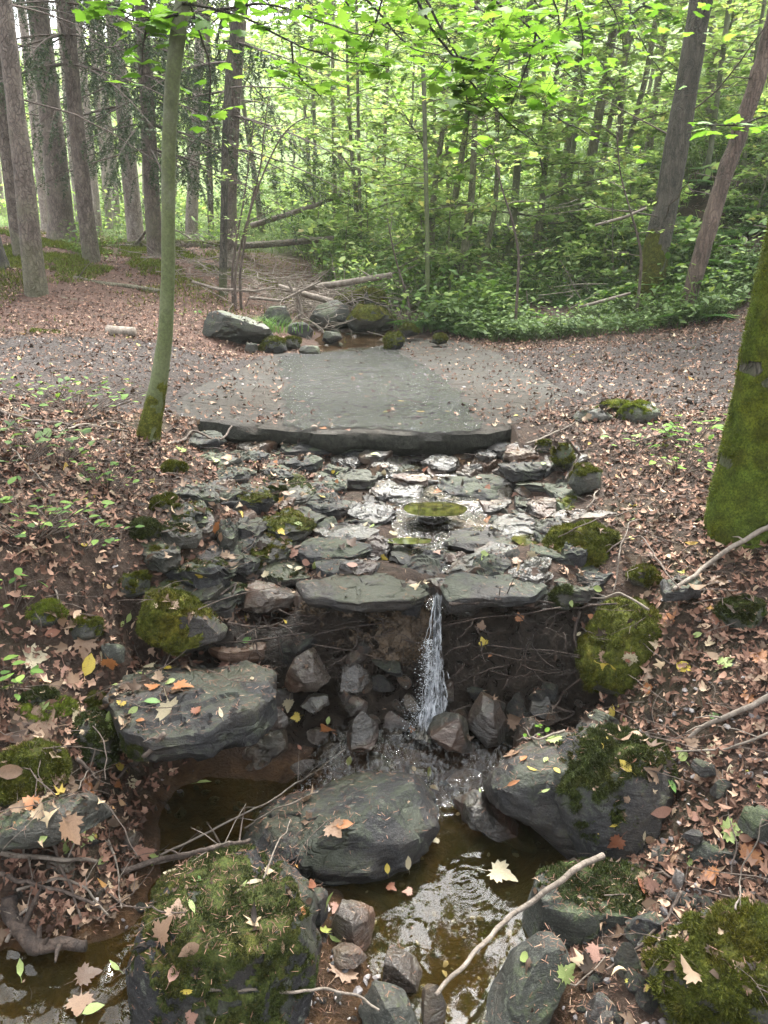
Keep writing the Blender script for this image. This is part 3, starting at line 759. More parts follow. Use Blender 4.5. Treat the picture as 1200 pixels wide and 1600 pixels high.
for s_ in range(5):
    Vw = []; nw, nh = 9, 60; ph = random.random() * 9; dx0 = random.gauss(0, .012)
    for a_ in range(nh):
        u = a_ / (nh - 1); z = .662 - .565 * u; hw_ = .007 + .024 * u ** .9
        cxx = .02 + dx0 * u - .022 * u + .008 * math.sin(u * 9 + ph) * u; cyy_ = .092 - .10 * u ** .6 - .012 * s_ * u + .004 * math.sin(u * 21 + ph)
        for b_ in range(nw):
            v = b_ / (nw - 1) * 2 - 1
            Vw.append((cxx + hw_ * v * (1 + .25 * math.sin(u * 30 + s_ * 2)), cyy_ + .010 * math.sin(v * 3 + u * 14 + ph) - .008 * (1 - v * v), z + .004 * math.sin(v * 5 + ph)))
    i_, j_ = np.meshgrid(np.arange(nw - 1), np.arange(nh - 1)); a_ = (j_ * nw + i_).ravel(); mb2.add(np.array(Vw), np.column_stack([a_, a_ + nw, a_ + nw + 1, a_ + 1]))
link('falling_sheet', mb2.mesh('falling_sheet', M['sheet']), fall)
link('splash', raw_mesh('splash', V_, [T_], M['white']), fall)
mb = MB()
for x, w_ in ((.155, .003), (.175, .002), (.07, .0018)):
    for q in range(3):
        xx = x + random.gauss(0, .006)
        mb.tube([(xx, 4.235, .962), (xx, 4.215, .945), (xx + random.gauss(0, .003), 4.205, .90), (xx, 4.20, .80)], [w_ * .6, w_, w_ * .7, w_ * .5], 5, False)
dr = link('trickle', mb.mesh('trickle', M['white']))
tag(dr, 'thin trickle running off the front edge of the concrete slab', 'trickle')

# ------------------------------------------------------------------ rocks
def icosphere(sub):
    import bmesh
    bm = bmesh.new(); bmesh.ops.create_icosphere(bm, subdivisions=sub, radius=1)
    V = np.array([v.co[:] for v in bm.verts]); T = np.array([[v.index for v in f.verts] for f in bm.faces]); bm.free()
    return V, T
ICO = {k: icosphere(k) for k in (3, 4, 5, 6)}
ROCKS = []   # (V world, T)
def facet(V, n, lo, hi, seed, flat_top=None):
    r = np.random.default_rng(seed)
    for k in range(n):
        d = r.normal(size=3); d[2] = abs(d[2]) * .8; d /= np.linalg.norm(d)
        pr = V @ d; lim = pr.max() * r.uniform(lo, hi); ex = np.clip(pr - lim, 0, None)
        V = V - d[None] * ex[:, None] * .985
    if flat_top is not None:
        d = np.array(flat_top[:3], float); d /= np.linalg.norm(d); pr = V @ d; lim = pr.max() * flat_top[3]
        V = V - d[None] * (np.clip(pr - lim, 0, None) * .94)[:, None]
    return V
def roughen(V, T, size, amt, seed, strata=0.0, tiltv=(0, 0, 1)):
    c = V.mean(0); N = V - c; N /= np.linalg.norm(N, axis=1, keepdims=True) + 1e-9
    q = V / size
    d = fbm(q + seed, 1.6, 4, seed) * amt * size + fbm(q + seed, 8, 3, seed + 3) * amt * .18 * size
    if strata:
        tv = np.array(tiltv, float); tv /= np.linalg.norm(tv)
        s = (q @ tv) * 6 + fbm(q, 1.6, 3, seed + 5) * 3.5
        d += (smooth(.35, .65, s - np.floor(s)) - .5) * strata * size * (1 - np.abs(N @ tv))
        rd = -np.abs(fbm(q * np.array([1, 1, 1]) + 11, 2.2, 3, seed + 9)); d += rd * amt * .5 * size
    ch = fbm(q + 31, 3.2, 4, seed + 21); d -= np.clip(ch - .12, 0, 1) * amt * 2.2 * size   # chipped hollows
    d -= (1 - np.clip(np.abs(fbm(q + 5, 2.6, 3, seed + 33)) * 14, 0, 1)) * amt * .35 * size     # thin fissures
    return V + N * d[:, None]
def poly_radius(poly, ang):
    P = np.asarray(poly, float); n = len(P); r = np.full(len(ang), 1e-3)
    dx, dy = np.cos(ang), np.sin(ang)
    for k in range(n):
        a = P[k]; b = P[(k + 1) % n]; e = b - a
        den = dx * e[1] - dy * e[0]; den = np.where(np.abs(den) < 1e-9, 1e-9, den)
        t = (a[0] * e[1] - a[1] * e[0]) / den; u = (a[0] * dy - a[1] * dx) / den
        ok = (t > 0) & (u >= -1e-6) & (u <= 1 + 1e-6); r = np.where(ok & (t > r), t, r)
    return r
def add_rock(name, V, T, mat, label, group=None, sharp=32):
    c = V.mean(0).copy(); c[2] = V[:, 2].min()
    me = raw_mesh(name, V - c, [T], mat); me.set_sharp_from_angle(angle=R(sharp))
    o = link(name, me, None, c); tag(o, label, 'rock', group)
    ROCKS.append((V, T)); return o, V, T
def boulder(poly, Y=None, z=None, depth=.6, mat='rock', label='', seed=1, facets=7, lo=.78, hi=.95, top=None, rough=.06, strata=.007, sub=5, name='boulder', back=.35, group=None, grow=1.10):
    """outline as seen from the bank; own depth (relative to width) and thickness"""
    P = np.asarray(poly, float); cpx = (P.min(0) + P.max(0)) / 2
    c = at_y(cpx[0], cpx[1], Y) if Y is not None else at_z(cpx[0], cpx[1], z)
    if name == 'rock': lo, hi, facets = min(lo, .60), min(hi, .84), max(facets, 8)
    dpt = depth_of(c); loc = np.column_stack([(P[:, 0] - cpx[0]), -(P[:, 1] - cpx[1])]) * dpt / FPX * grow
    SV, ST_ = ICO[sub]; ph = np.arctan2(SV[:, 1], SV[:, 0]); rad = poly_radius(loc, ph)
    rab = np.clip(np.hypot(SV[:, 0], SV[:, 1]), 0, 1) ** .62
    w = loc[:, 0].max() - loc[:, 0].min(); D = w * depth * .5
    cc = np.sign(SV[:, 2]) * np.abs(SV[:, 2]) ** .8
    fw = FWD if True else None
    L = RGT[None] * (np.cos(ph) * rad * rab)[:, None] + UPV[None] * (np.sin(ph) * rad * rab)[:, None] - FWD[None] * (cc * D)[:, None]
    L = roughen(L, ST_, w, rough * 1.3, seed + 50, 0)
    L = facet(L, facets + 6, lo, hi, seed, top)
    L = roughen(L, ST_, w, rough * .6, seed, strata, (random.Random(seed).uniform(-.4, .4), .2, 1))
    V = L + c + FWD[None] * D * back
    return add_rock(name, V, ST_, M[mat], label, group)
def flag(poly, z=None, lift=.03, thick=.06, mat='rock', label='', seed=1, tilt=(0, 0), bulge=.15, rough=.02, name='flat_stone', nr=72, group=None, taper=.12):
    """flat stone: its top face outline on the level z, real thickness below"""
    P = np.asarray(poly, float); cp = P.mean(0)
    if z is None:
        h = hit(*cp); z = h[2] + lift
    W = np.array([at_z(px, py, z)[:2] for px, py in P]); c = W.mean(0)
    ang = np.arange(nr) / nr * 2 * math.pi; R0 = poly_radius(W - c, ang)
    R0 = R0 * (1 + fbm(np.column_stack([np.cos(ang) * 2, np.sin(ang) * 2, ang * 0 + seed]), 1.6, 4, seed) * .07)
    w = np.ptp(W[:, 0]); rr = np.random.default_rng(seed)
    prof = [(r, 0) for r in np.linspace(.04, .955, 16)] + [(.98, .03), (.995, .09), (1.0, .18), (1.0, .30), (.995, .42), (1.0, .54), (.985, .68), (1 - taper * .5, .86), (1 - taper, 1.0), (.6, 1.06), (.1, 1.08)]
    V = []
    for k, (r, d) in enumerate(prof):
        x = np.cos(ang) * R0 * r; y = np.sin(ang) * R0 * r
        z_ = -d * thick + bulge * thick * (1 - r ** 2) * (1 if d == 0 else 0) + tilt[0] * x + tilt[1] * y
        V.append(np.column_stack([x, y, z_]))
    V = np.vstack(V); n = nr; m = len(prof)
    q = np.column_stack([V[:, :2], V[:, 2] * 3]) / w
    hd = fbm(q + seed, 2.5, 4, seed); V[:, 2] += hd * thick * .35 + np.round(fbm(q, 2.4, 3, seed + 4) * 4) / 4 * thick * .45
    rad = np.hypot(V[:, 0], V[:, 1]) + 1e-6; k_ = fbm(q * np.array([1, 1, 5]) + seed * 2, 2.5, 4, seed + 1) * rough * 4 * smooth(.6, 1, np.repeat([p[0] for p in prof], n))
    V[:, :2] *= (1 + k_)[:, None]
    V = V + np.array([c[0], c[1], z])
    i = np.arange(m - 1)[:, None] * n; j = np.arange(n)[None]; k = (j + 1) % n
    Q = np.stack([i + j, i + n + j, i + n + k, i + k], -1).reshape(-1, 4)
    T = np.vstack([Q[:, [0, 1, 2]], Q[:, [0, 2, 3]]])
    V = np.vstack([V, V[:n].mean(0), V[-n:].mean(0)]); b = m * n; j = np.arange(n); k = (j + 1) % n
    T = np.vstack([T, np.column_stack([np.full(n, b), j, k]), np.column_stack([np.full(n, b + 1), (m-1)*n + k, (m-1)*n + j])])
    return add_rock(name, V, T, M[mat], label, group, 38)

BLADE = [(np.array([[-.14, 0, 0], [.14, 0, 0], [.05, .1, .6], [-.02, .25, 1]], float), np.array([[0, 1, 2], [0, 2, 3]])),
         (np.array([[-.12, 0, 0], [.12, 0, 0], [.0, .3, .55], [.02, .6, .8]], float), np.array([[0, 1, 2], [0, 2, 3]]))]
NEEDLE = [(np.array([[-.03, 0, .05], [.03, 0, .05], [.0, 1, .1]], float), np.array([[0, 1, 2]]))]
def moss_on(obj, V, T, mask, n=14000, length=.009, thick=.008, mat='moss', name='moss', origin=None):
    """a moss cushion: raised skin over the masked faces plus many short shoots"""
    a, b, c = V[T[:, 0]], V[T[:, 1]], V[T[:, 2]]
    cr = np.cross(b - a, c - a); nr = cr / (np.linalg.norm(cr, axis=1, keepdims=True) + 1e-12)
    w = mask((a + b + c) / 3, nr); F = T[w > .02]
    vn = np.zeros_like(V)
    for k in range(3): np.add.at(vn, T[:, k], cr)
    vn /= np.linalg.norm(vn, axis=1, keepdims=True) + 1e-12
    mv = np.clip(mask(V, vn), 0, 1)
    off = (thick * np.minimum(1, mv * 3) * (.8 + 1.3 * fbm(V, 22, 3, 5) + .5 * fbm(V, 60, 2, 6)) - .001 * (mv < .05))
    u, inv = np.unique(F, return_inverse=True)
    SV = V[u] + vn[u] * off[u][:, None]; SF = inv.reshape(-1, 3)
    if len(SF) == 0: return None
    P, N = tri_sample(SV, SF, n, None)
    P3_, N3_ = tri_sample(V, T, n // 5, lambda p, q: np.clip(mask(p, q) * .2 + .25 * np.clip(mask(p, q + np.array([0, 0, .35])), 0, 1) + .004, 0, 1))
    P = np.vstack([P, P3_]); N = np.vstack([N, N3_]); n = len(P)
    N = N + rng.normal(0, .6, N.shape) + np.array([0, 0, .35])
    L = length * 1.25 * (.4 + 1.1 * rng.random(n)) * (.8 + .8 * fbm(P, 30, 2, 8))
    BV, BT = scatter(BLADE, P, align(N, rng.random(n) * 6.28), L)
    VV = np.vstack([SV, BV]); TT = np.vstack([SF, BT + len(SV)])
    o = np.array(obj.location) if obj is not None else np.zeros(3)
    return link(name, raw_mesh(name, VV - o, [TT], M[mat], True), obj)
def mfn(nzk=.8, freq=6, thr=.35, cen=None, rad=None, seed=1, sharp=4):
    def f(P, N):
        v = N[:, 2] * nzk + fbm(P, freq, 3, seed) * .9 + fbm(P, freq * 6, 3, seed + 9) * .55 - thr
        if cen is not None:
            v = v + (1 - np.linalg.norm((P - np.array(cen)) / np.array(rad), axis=1)) * 1.2
        return np.clip(v * sharp, 0, 1)
    return f

# --- small loose stones: a library of shapes, copied
LIB = []
for q in range(14):
    SV, ST_ = ICO[3]; r_ = np.random.default_rng(500 + q)
    V = SV * np.array([1, r_.uniform(.55, .95), r_.uniform(.28, .6)])
    V = facet(V, 12, .48, .78, 500 + q); V = roughen(V, ST_, 1.2, .05, 500 + q, .008)
    me = {}
    for mt in ('rock', 'rock_dark', 'rock_wet', 'rock_brown', 'rock_green', 'rock_path'):
        m_ = raw_mesh('stone', V, [ST_], M[mt]); m_.set_sharp_from_angle(angle=R(30)); me[mt] = m_
    LIB.append((V, ST_, me))
# --- named boulders of the foreground
o, V, T = flag([(158,1092),(195,1055),(300,1022),(385,1022),(428,1050),(425,1085),(395,1120),(330,1145),(240,1150),(190,1130)], z=.46, thick=.13, mat='rock_dark', seed=3, bulge=.06, rough=.012, nr=110, tilt=(.02, -.03), taper=.22,
    label='big flat dark grey slab on the left of the pool, strewn with maple leaves', name='boulder')
moss_on(o, V, T, mfn(.1, 9, .75, (V[:, 0].min() + .12, 2.04, .36), (.16, .14, .12), 2), 3500, .006, .003, 'moss_dark')
o, V, T = boulder([(186,1500),(200,1440),(270,1390),(380,1365),(440,1385),(480,1440),(500,1510),(500,1600),(470,1680),(250,1680),(200,1600)], z=.10, grow=1.0, depth=.95, mat='rock_dark', seed=12, facets=3, lo=.86, hi=.97, top=(.15, -.05, 1, .80), rough=.05, sub=6,
    label='large round boulder in the near corner, its crown covered with dark moss and needles', back=.3)
moss_on(o, V, T, mfn(.8, 6, .95, (V[:, 0].mean() + .04, V[:, 1].mean() - .05, V[:, 2].max() - .12), (.33, .4, .36), 4), 52000, .006, .005, 'moss_dark')
o, V, T = boulder([(325,1360),(352,1322),(430,1276),(520,1238),(600,1226),(650,1246),(666,1290),(655,1330),(600,1352),(480,1370),(350,1374)], z=.04, grow=1.16, depth=.6, mat='rock_dark', seed=24, facets=5, lo=.8, hi=.94, top=(-.16, .25, 1, .70), rough=.05, strata=.012, sub=6,
    label='long low slate boulder lying across the stream between the two pools', back=.2)
o, V, T = boulder([(762,1210),(800,1180),(870,1165),(930,1170),(960,1200),(950,1270),(925,1360),(890,1345),(830,1290),(775,1260)], z=.12, depth=.8, mat='rock_dark', seed=33, facets=8, top=(-.1, .1, 1, .8), rough=.03, sub=6,
    label='wet black boulder on the right of the pool, leaning on the mossy one', back=.4)
o, V, T = boulder([(868,1230),(885,1185),(940,1150),(985,1148),(1030,1175),(1062,1235),(1060,1290),(1035,1345),(960,1362),(905,1340),(880,1290)], z=.20, depth=.85, mat='rock', seed=41, facets=7, top=(.1, .2, 1, .82), rough=.035, sub=6,
    label='rounded grey boulder capped with olive moss on the right of the pool', back=.3)
moss_on(o, V, T, mfn(.8, 6, .48, None, None, 5), 30000, .009, .006, 'moss_dark')
o, V, T = boulder([(808,1420),(815,1392),(870,1385),(950,1368),(1040,1362),(1052,1390),(1030,1420),(960,1450),(900,1470),(840,1482),(815,1465)], z=.08, depth=.5, mat='rock_green', seed=52, facets=8, top=(0, -.2, 1, .7), rough=.025, sub=5,
    label='long dark green block on the right edge of the pool under the grey stick', back=.3)
moss_on(o, V, T, mfn(.6, 8, .35, (V[:, 0].mean() + .05, V[:, 1].mean() + .05, V[:, 2].max()), (.25, .12, .08), 6), 9000, .009, .006, 'moss_dark')
o, V, T = boulder([(785,1570),(810,1520),(850,1490),(885,1492),(890,1520),(870,1560),(850,1600),(790,1650),(740,1660),(750,1610)], z=.04, depth=.8, mat='rock_green', seed=61, facets=6, rough=.03,
    label='dark green dome stone at the bottom of the pool with a leaf on top')
o, V, T = boulder([(1040,1550),(1080,1505),(1150,1455),(1210,1450),(1270,1500),(1270,1640),(1150,1670),(1070,1620)], z=.22, depth=.9, mat='rock_green', seed=66, facets=6, rough=.04, label='stone in the near right corner overgrown with bright green moss', back=.3)
moss_on(o, V, T, mfn(.7, 4, .25, None, None, 7), 34000, .010, .010, 'moss')
o, V, T = boulder([(905,1035),(915,985),(950,950),(1000,942),(1045,960),(1075,1010),(1078,1065),(1050,1105),(1000,1118),(950,1090),(915,1070)], Y=2.62, depth=.8, mat='rock_green', seed=71, facets=4, rough=.04, sub=6, label='big cushion of green moss over a boulder on the right bank', back=.3)
moss_on(o, V, T, mfn(.5, 3, -.3, None, None, 8), 60000, .010, .012, 'moss')
o, V, T = boulder([(862,880),(875,835),(915,815),(955,830),(972,870),(965,905),(925,930),(880,925)], Y=2.98, depth=.8, mat='rock_green', seed=73, facets=4, rough=.05, label='mossy mound at the right end of the cascade under the thin twigs', back=.3)
moss_on(o, V, T, mfn(.5, 4, -.3, None, None, 9), 34000, .011, .014, 'moss')
o, V, T = boulder([(960,900),(965,880),(1010,868),(1035,885),(1030,912),(980,920)], Y=2.95, depth=.6, mat='rock', seed=75, label='small grey block beside the mossy mound on the right bank')
o, V, T = flag([(1032,908),(1060,897),(1095,896),(1098,910),(1070,922),(1038,922)], z=.74, thick=.05, mat='rock', seed=76, label='flat bluish stone in front of the mossy trunk foot')
# left bank mossy boulders
o, V, T = boulder([(212,960),(230,932),(262,925),(285,945),(345,975),(340,1000),(290,1018),(240,1000),(215,985)], Y=2.50, depth=.8, mat='rock', seed=81, facets=7, rough=.03, label='pointed boulder half covered in moss behind the big flat slab')
moss_on(o, V, T, mfn(.6, 6, .2, (V[:, 0].min() + .10, V[:, 1].mean(), V[:, 2].mean()), (.14, .3, .2), 10), 22000, .009, .010, 'moss')
o, V, T = boulder([(20,975),(40,940),(85,935),(140,955),(162,985),(150,1015),(90,1020),(30,1010)], Y=2.48, depth=.7, mat='rock_green', seed=84, rough=.04, label='wide mossy boulder on the left bank in front of the leafy slope')
moss_on(o, V, T, mfn(.6, 6, .2, None, None, 11), 22000, .009, .010, 'moss')
o, V, T = boulder([(98,925),(115,912),(150,912),(165,935),(160,960),(120,955)], Y=2.72, depth=.8, mat='rock_green', seed=85, label='small rounded stone with a mossy top above the wide mossy boulder')
moss_on(o, V, T, mfn(.8, 6, .3, None, None, 12), 9000, .009, .008, 'moss')
o, V, T = boulder([(-30,930),(0,905),(40,920),(45,960),(20,990),(-30,990)], Y=2.6, depth=.8, mat='rock_green', seed=86, label='greenish boulder cut by the left edge, beside the wide mossy one')
moss_on(o, V, T, mfn(.8, 6, .3, None, None, 13), 9000, .009, .008, 'moss')
o, V, T = boulder([(-30,1225),(0,1180),(40,1175),(85,1190),(90,1230),(60,1250),(-30,1260)], Y=1.93, depth=.8, mat='rock_green', seed=87, label='mossy stone at the left edge below the leafy bank')
moss_on(o, V, T, mfn(.5, 5, -.05, None, None, 14), 20000, .010, .010, 'moss')
o, V, T = boulder([(15,1120),(30,1098),(70,1092),(105,1105),(95,1135),(50,1148),(20,1140)], Y=2.12, depth=.8, mat='rock_green', seed=88, label='low round moss cushion left of the big flat slab')
moss_on(o, V, T, mfn(.5, 5, -.1, None, None, 15), 16000, .009, .010, 'moss_bright')
o, V, T = boulder([(85,1175),(110,1125),(160,1115),(178,1145),(170,1195),(120,1205)], Y=2.12, depth=.7, mat='rock_green', seed=89, label='shaded mossy stone tucked under the left end of the flat slab')
moss_on(o, V, T, mfn(.5, 7, .05, None, None, 16), 14000, .008, .008, 'moss_dark')
o, V, T = boulder([(-30,1290),(30,1262),(110,1255),(170,1262),(165,1290),(90,1310),(-30,1330)], Y=1.78, depth=.5, mat='rock_green', seed=90, strata=.012, label='low greenish ledge reaching in from the left edge below the mossy stone')
o, V, T = boulder([(158,1010),(175,1002),(193,1010),(190,1035),(165,1040)], Y=2.36, depth=.6, mat='rock_green', seed=91, sub=4, label='small upright grey stone behind the corner of the big flat slab')
o, V, T = boulder([(165,730),(185,720),(212,728),(215,748),(190,756),(168,750)], Y=3.62, depth=.9, mat='rock_green', seed=92, sub=4, label='moss cushion just right of the leafy creeper at the leaning maple')
moss_on(o, V, T, mfn(.5, 6, -.3, None, None, 17), 9000, .009, .010, 'moss_bright')
o, V, T = boulder([(155,775),(170,763),(190,770),(190,790),(165,795)], Y=3.4, depth=.9, mat='rock_green', seed=93, sub=4, label='small bright moss cushion below the leafy creeper')
moss_on(o, V, T, mfn(.5, 6, -.3, None, None, 18), 6000, .008, .008, 'moss')
o, V, T = boulder([(178,890),(195,872),(228,868),(235,890),(215,905),(185,905)], Y=2.86, depth=.8, mat='rock_green', seed=94, sub=4, label='dark mossy lump above the pointed boulder')
moss_on(o, V, T, mfn(.5, 6, -.1, None, None, 19), 9000, .008, .008, 'moss')
for q, (cx_, cy_, w_, h_, mt, lb) in enumerate([
    (255,790,46,30,'moss','mossy stone in the leaves left of the grey-green slab'), (225,830,50,34,'moss_dark','half sunk mossy stone above the pointed boulder on the left'), (270,735,40,22,'moss','moss pad beside the foot of the leaning maple'),
    (205,915,54,40,'moss','mossy stone between the dark lump and the pointed boulder'), (250,870,44,26,'moss','green stone above the low slate on the left'), (70,960,60,36,'moss_bright','bright cushion on the leafy slope at the far left'),
    (130,985,50,36,'moss','moss cushion right of the wide mossy boulder'), (60,1090,50,26,'moss_dark','small dark moss cushion behind the low round one'), (150,1100,40,30,'moss','moss tuft touching the left corner of the flat slab'), (40,1215,70,50,'moss','hanging moss at the left edge over the ledge'),
    (880,935,50,34,'moss_dark','mossy stone under the level root on the right'), (985,1000,30,26,'moss','moss knob on the side of the big cushion'), (1160,960,60,60,'moss_dark','dark mossy block under the mossy trunk'), (1010,905,44,26,'moss','moss pad at the foot of the mossy trunk'), (850,700,34,20,'moss','moss pad at the right foot of the slab'), (430,770,44,16,'moss_dark','moss pad on the upper slates')]):
    n_ = 10; poly = [(cx_ + math.cos(2 * math.pi * k / n_) * w_ / 2 * random.uniform(.85, 1.12), cy_ + math.sin(2 * math.pi * k / n_) * h_ / 2 * random.uniform(.85, 1.12)) for k in range(n_)]
    o, V, T = boulder(poly, Y=hit(cx_, cy_ + h_ * .2)[1], depth=.8, mat='rock_green', seed=800 + q, sub=4, label=lb, name='stone'); moss_on(o, V, T, mfn(.6, 7, .1 if q % 3 else .35, None, None, 80 + q), 7000, .009, .008, mt)
# right bank stones near the path
o, V, T = boulder([(968,655),(975,635),(1005,625),(1030,638),(1035,658),(1000,668),(975,667)], Y=4.35, depth=.8, mat='rock_green', seed=95, label='rounded stone with a bright moss cap beside the path')
moss_on(o, V, T, mfn(.8, 5, .35, None, None, 20), 9000, .008, .008, 'moss_bright')
o, V, T = boulder([(895,655),(905,642),(940,638),(960,650),(950,662),(905,664)], Y=4.38, depth=.8, mat='rock_green', seed=96, sub=4, label='low bare stone left of the moss-capped one by the path')
o, V, T = boulder([(930,636),(950,628),(985,627),(990,640),(960,645),(935,643)], Y=4.6, depth=.8, mat='rock_green', seed=97, sub=4, label='flat mossy stone behind the two path-side stones')
moss_on(o, V, T, mfn(.9, 5, .3, None, None, 21), 5000, .008, .006, 'moss_bright')
o, V, T = boulder([(865,715),(870,697),(895,695),(900,715),(890,730),(870,728)], Y=3.75, depth=.8, mat='rock_green', seed=98, sub=4, label='mossy stone at the top of the right bank below the slab corner')
moss_on(o, V, T, mfn(.7, 6, .0, None, None, 22), 7000, .009, .008, 'moss')
o, V, T = boulder([(890,750),(900,730),(925,727),(942,742),(938,765),(905,772)], Y=3.5, depth=.8, mat='rock_green', seed=99, sub=4, label='grey stone with mossy shoulder on the right bank above the roots')
moss_on(o, V, T, mfn(.8, 6, .3, None, None, 23), 7000, .008, .008, 'moss')
# beyond the slab
o, V, T = boulder([(312,520),(316,490),(345,486),(390,497),(425,515),(420,528),(380,530),(330,530)], Y=7.7, depth=.5, mat='rock_green', seed=101, facets=9, lo=.7, top=(.3, -.2, 1, .85), label='angular grey-green block on the left of the creek behind the slab')
for q, (poly, Y_, lb) in enumerate([
    ([(405,545),(415,530),(440,528),(448,545),(430,555),(410,553)], 7.6, 'round mossy stone right of the angular grey-green block'),
    ([(440,535),(450,528),(468,530),(468,542),(448,544)], 7.8, 'small yellow-mossed stone beside the round mossy one'),
    ([(465,548),(475,540),(495,541),(498,552),(480,556)], 7.6, 'low yellowish stone at the left end of the puddle'),
    ([(600,530),(607,520),(625,520),(632,535),(620,547),(604,546)], 8.0, 'brown mossy cube-like stone at the right end of the puddle'),
    ([(672,532),(680,522),(695,523),(700,533),(685,538)], 8.2, 'tiny mossy stone before the dark ground cover'),
    ([(380,545),(385,535),(402,537),(402,550),(388,552)], 7.5, 'brownish stone in front of the angular block'),
    ([(625,515),(632,505),(650,508),(652,520),(635,524)], 8.8, 'small mossy stone at the edge of the undergrowth'),
    ([(485,500),(495,475),(530,470),(550,485),(545,505),(510,515)], 9.6, 'dark boulder in the creek under the log jam'),
    ([(540,500),(560,478),(600,480),(620,500),(600,515),(555,515)], 9.4, 'wide mossy boulder right of the log jam'),
    ([(445,525),(452,505),(475,502),(488,515),(480,530)], 8.9, 'wet dark stone in the creek mouth'),
    ([(410,500),(418,478),(445,478),(455,500),(440,512)], 9.3, 'dark stone below the grass tuft'),
    ([(560,470),(575,450),(600,455),(605,475),(580,480)], 10.2, 'mossy stone wedged under the leaning log'),
    ([(500,528),(508,518),(530,518),(535,528),(515,534)], 8.6, 'small grey stone standing in the puddle'),
]):
    o, V, T = boulder(poly, Y=Y_, depth=.8, mat='rock_green' if q % 3 else 'rock', seed=110 + q, sub=4, label=lb)
    if q in (0, 1, 3, 4, 6, 8, 11): moss_on(o, V, T, mfn(.8, 3, .2, None, None, 30 + q), 3500, .016, .012, 'moss')

# --- lip stones and stones around the fall
B = flag
flag([(462,912),(540,893),(620,896),(668,925),(640,938),(560,940),(480,935)], z=.66, thick=.05, mat='rock_dark', seed=120, tilt=(0, 0), label='long lip stone on the left of the waterfall crest')
flag([(690,920),(705,897),(770,890),(830,895),(857,915),(835,930),(760,932),(700,935)], z=.665, thick=.055, mat='rock_dark', seed=121, label='smooth dark lip stone on the right of the waterfall crest')
boulder([(372,940),(378,918),(400,910),(445,920),(460,930),(455,950),(420,955),(380,952)], Y=2.78, depth=.8, mat='rock_brown', seed=122, label='brown wedge stone left of the long lip stone', name='stone')
boulder([(455,935),(465,920),(485,925),(485,950),(465,955)], Y=2.78, depth=.9, mat='rock_brown', seed=123, sub=4, label='rusty block wedged between the brown stone and the lip stone', name='stone')
flag([(325,1012),(335,999),(405,994),(420,1002),(412,1018),(340,1022)], z=.42, thick=.04, mat='rock_brown', seed=124, label='thin reddish slab behind the big flat slab', name='flat_stone')
boulder([(435,1060),(440,1030),(475,1012),(510,1030),(520,1055),(495,1080),(450,1080)], Y=2.52, depth=.8, mat='rock_brown', seed=125, facets=9, lo=.72, label='angular brown rock right of the big flat slab', name='rock')
boulder([(518,1065),(525,1030),(550,1018),(575,1030),(578,1060),(560,1085),(530,1085)], Y=2.56, depth=.8, mat='rock_wet', seed=126, facets=9, lo=.72, label='upright wet rock left of the waterfall', name='rock')
boulder([(465,1100),(475,1082),(515,1082),(520,1100),(490,1115)], Y=2.46, depth=.8, mat='rock_wet', seed=127, sub=4, label='small dark wedge under the angular brown rock', name='rock')
boulder([(585,1060),(592,1025),(606,1018),(608,1050),(600,1070)], Y=2.62, depth=1.5, mat='rock_wet', seed=128, sub=4, label='narrow black stone right of the upright wet rock', name='rock')
boulder([(590,1095),(600,1060),(640,1055),(650,1085),(635,1110),(600,1110)], Y=2.60, depth=.8, mat='rock_wet', seed=129, sub=4, label='rusty wet rock directly behind the falling water', name='rock')
boulder([(735,1140),(738,1095),(762,1072),(790,1080),(795,1120),(788,1160),(760,1165)], Y=2.45, depth=.8, mat='rock_wet', seed=130, facets=9, lo=.72, label='glistening upright rock right of the waterfall foot', name='rock')
boulder([(670,1150),(685,1118),(720,1110),(748,1140),(745,1175),(700,1172)], Y=2.38, depth=.9, mat='rock_wet', seed=131, facets=6, rough=.03, label='rounded rust-stained rock washed by the waterfall foot', name='rock')
boulder([(358,1205),(375,1165),(430,1125),(485,1112),(500,1128),(470,1155),(430,1185),(405,1232),(370,1225)], z=.05, depth=.6, mat='rock_wet', seed=132, facets=8, strata=.012, label='slanting wet brown rock in front of the big flat slab', name='rock')
boulder([(680,1250),(700,1240),(760,1248),(800,1285),(860,1320),(850,1335),(790,1310),(720,1282)], z=.02, depth=.4, mat='rock_wet', seed=133, facets=6, strata=.012, label='sloping wet ledge at the head of the reflecting pool', name='rock')
boulder([(795,1155),(805,1125),(850,1120),(862,1150),(840,1170),(805,1172)], Y=2.40, depth=.8, mat='rock_wet', seed=134, sub=4, label='dark wet rock right of the upright glistening one', name='rock')
boulder([(898,1150),(905,1118),(935,1108),(970,1120),(978,1150),(940,1162)], Y=2.33, depth=.8, mat='rock', seed=135, facets=8, lo=.72, label='black angular rock behind the moss-capped boulder', name='rock')
boulder([(535,1160),(545,1115),(590,1110),(600,1140),(580,1170),(545,1175)], Y=2.38, depth=.8, mat='rock_wet', seed=136, sub=4, label='wet blocky rock in the run left of the waterfall foot', name='rock')
boulder([(545,1215),(560,1170),(600,1160),(640,1180),(650,1215),(600,1225)], z=.02, depth=.8, mat='rock_wet', seed=137, facets=6, label='shining dark rock in the fast water above the long boulder', name='rock')
boulder([(405,1135),(412,1112),(440,1105),(455,1120),(445,1138),(415,1142)], Y=2.38, depth=.8, mat='rock_wet', seed=138, sub=4, label='small black stone between the flat slab and the brown rock', name='rock')
rr_ = random.Random(99)
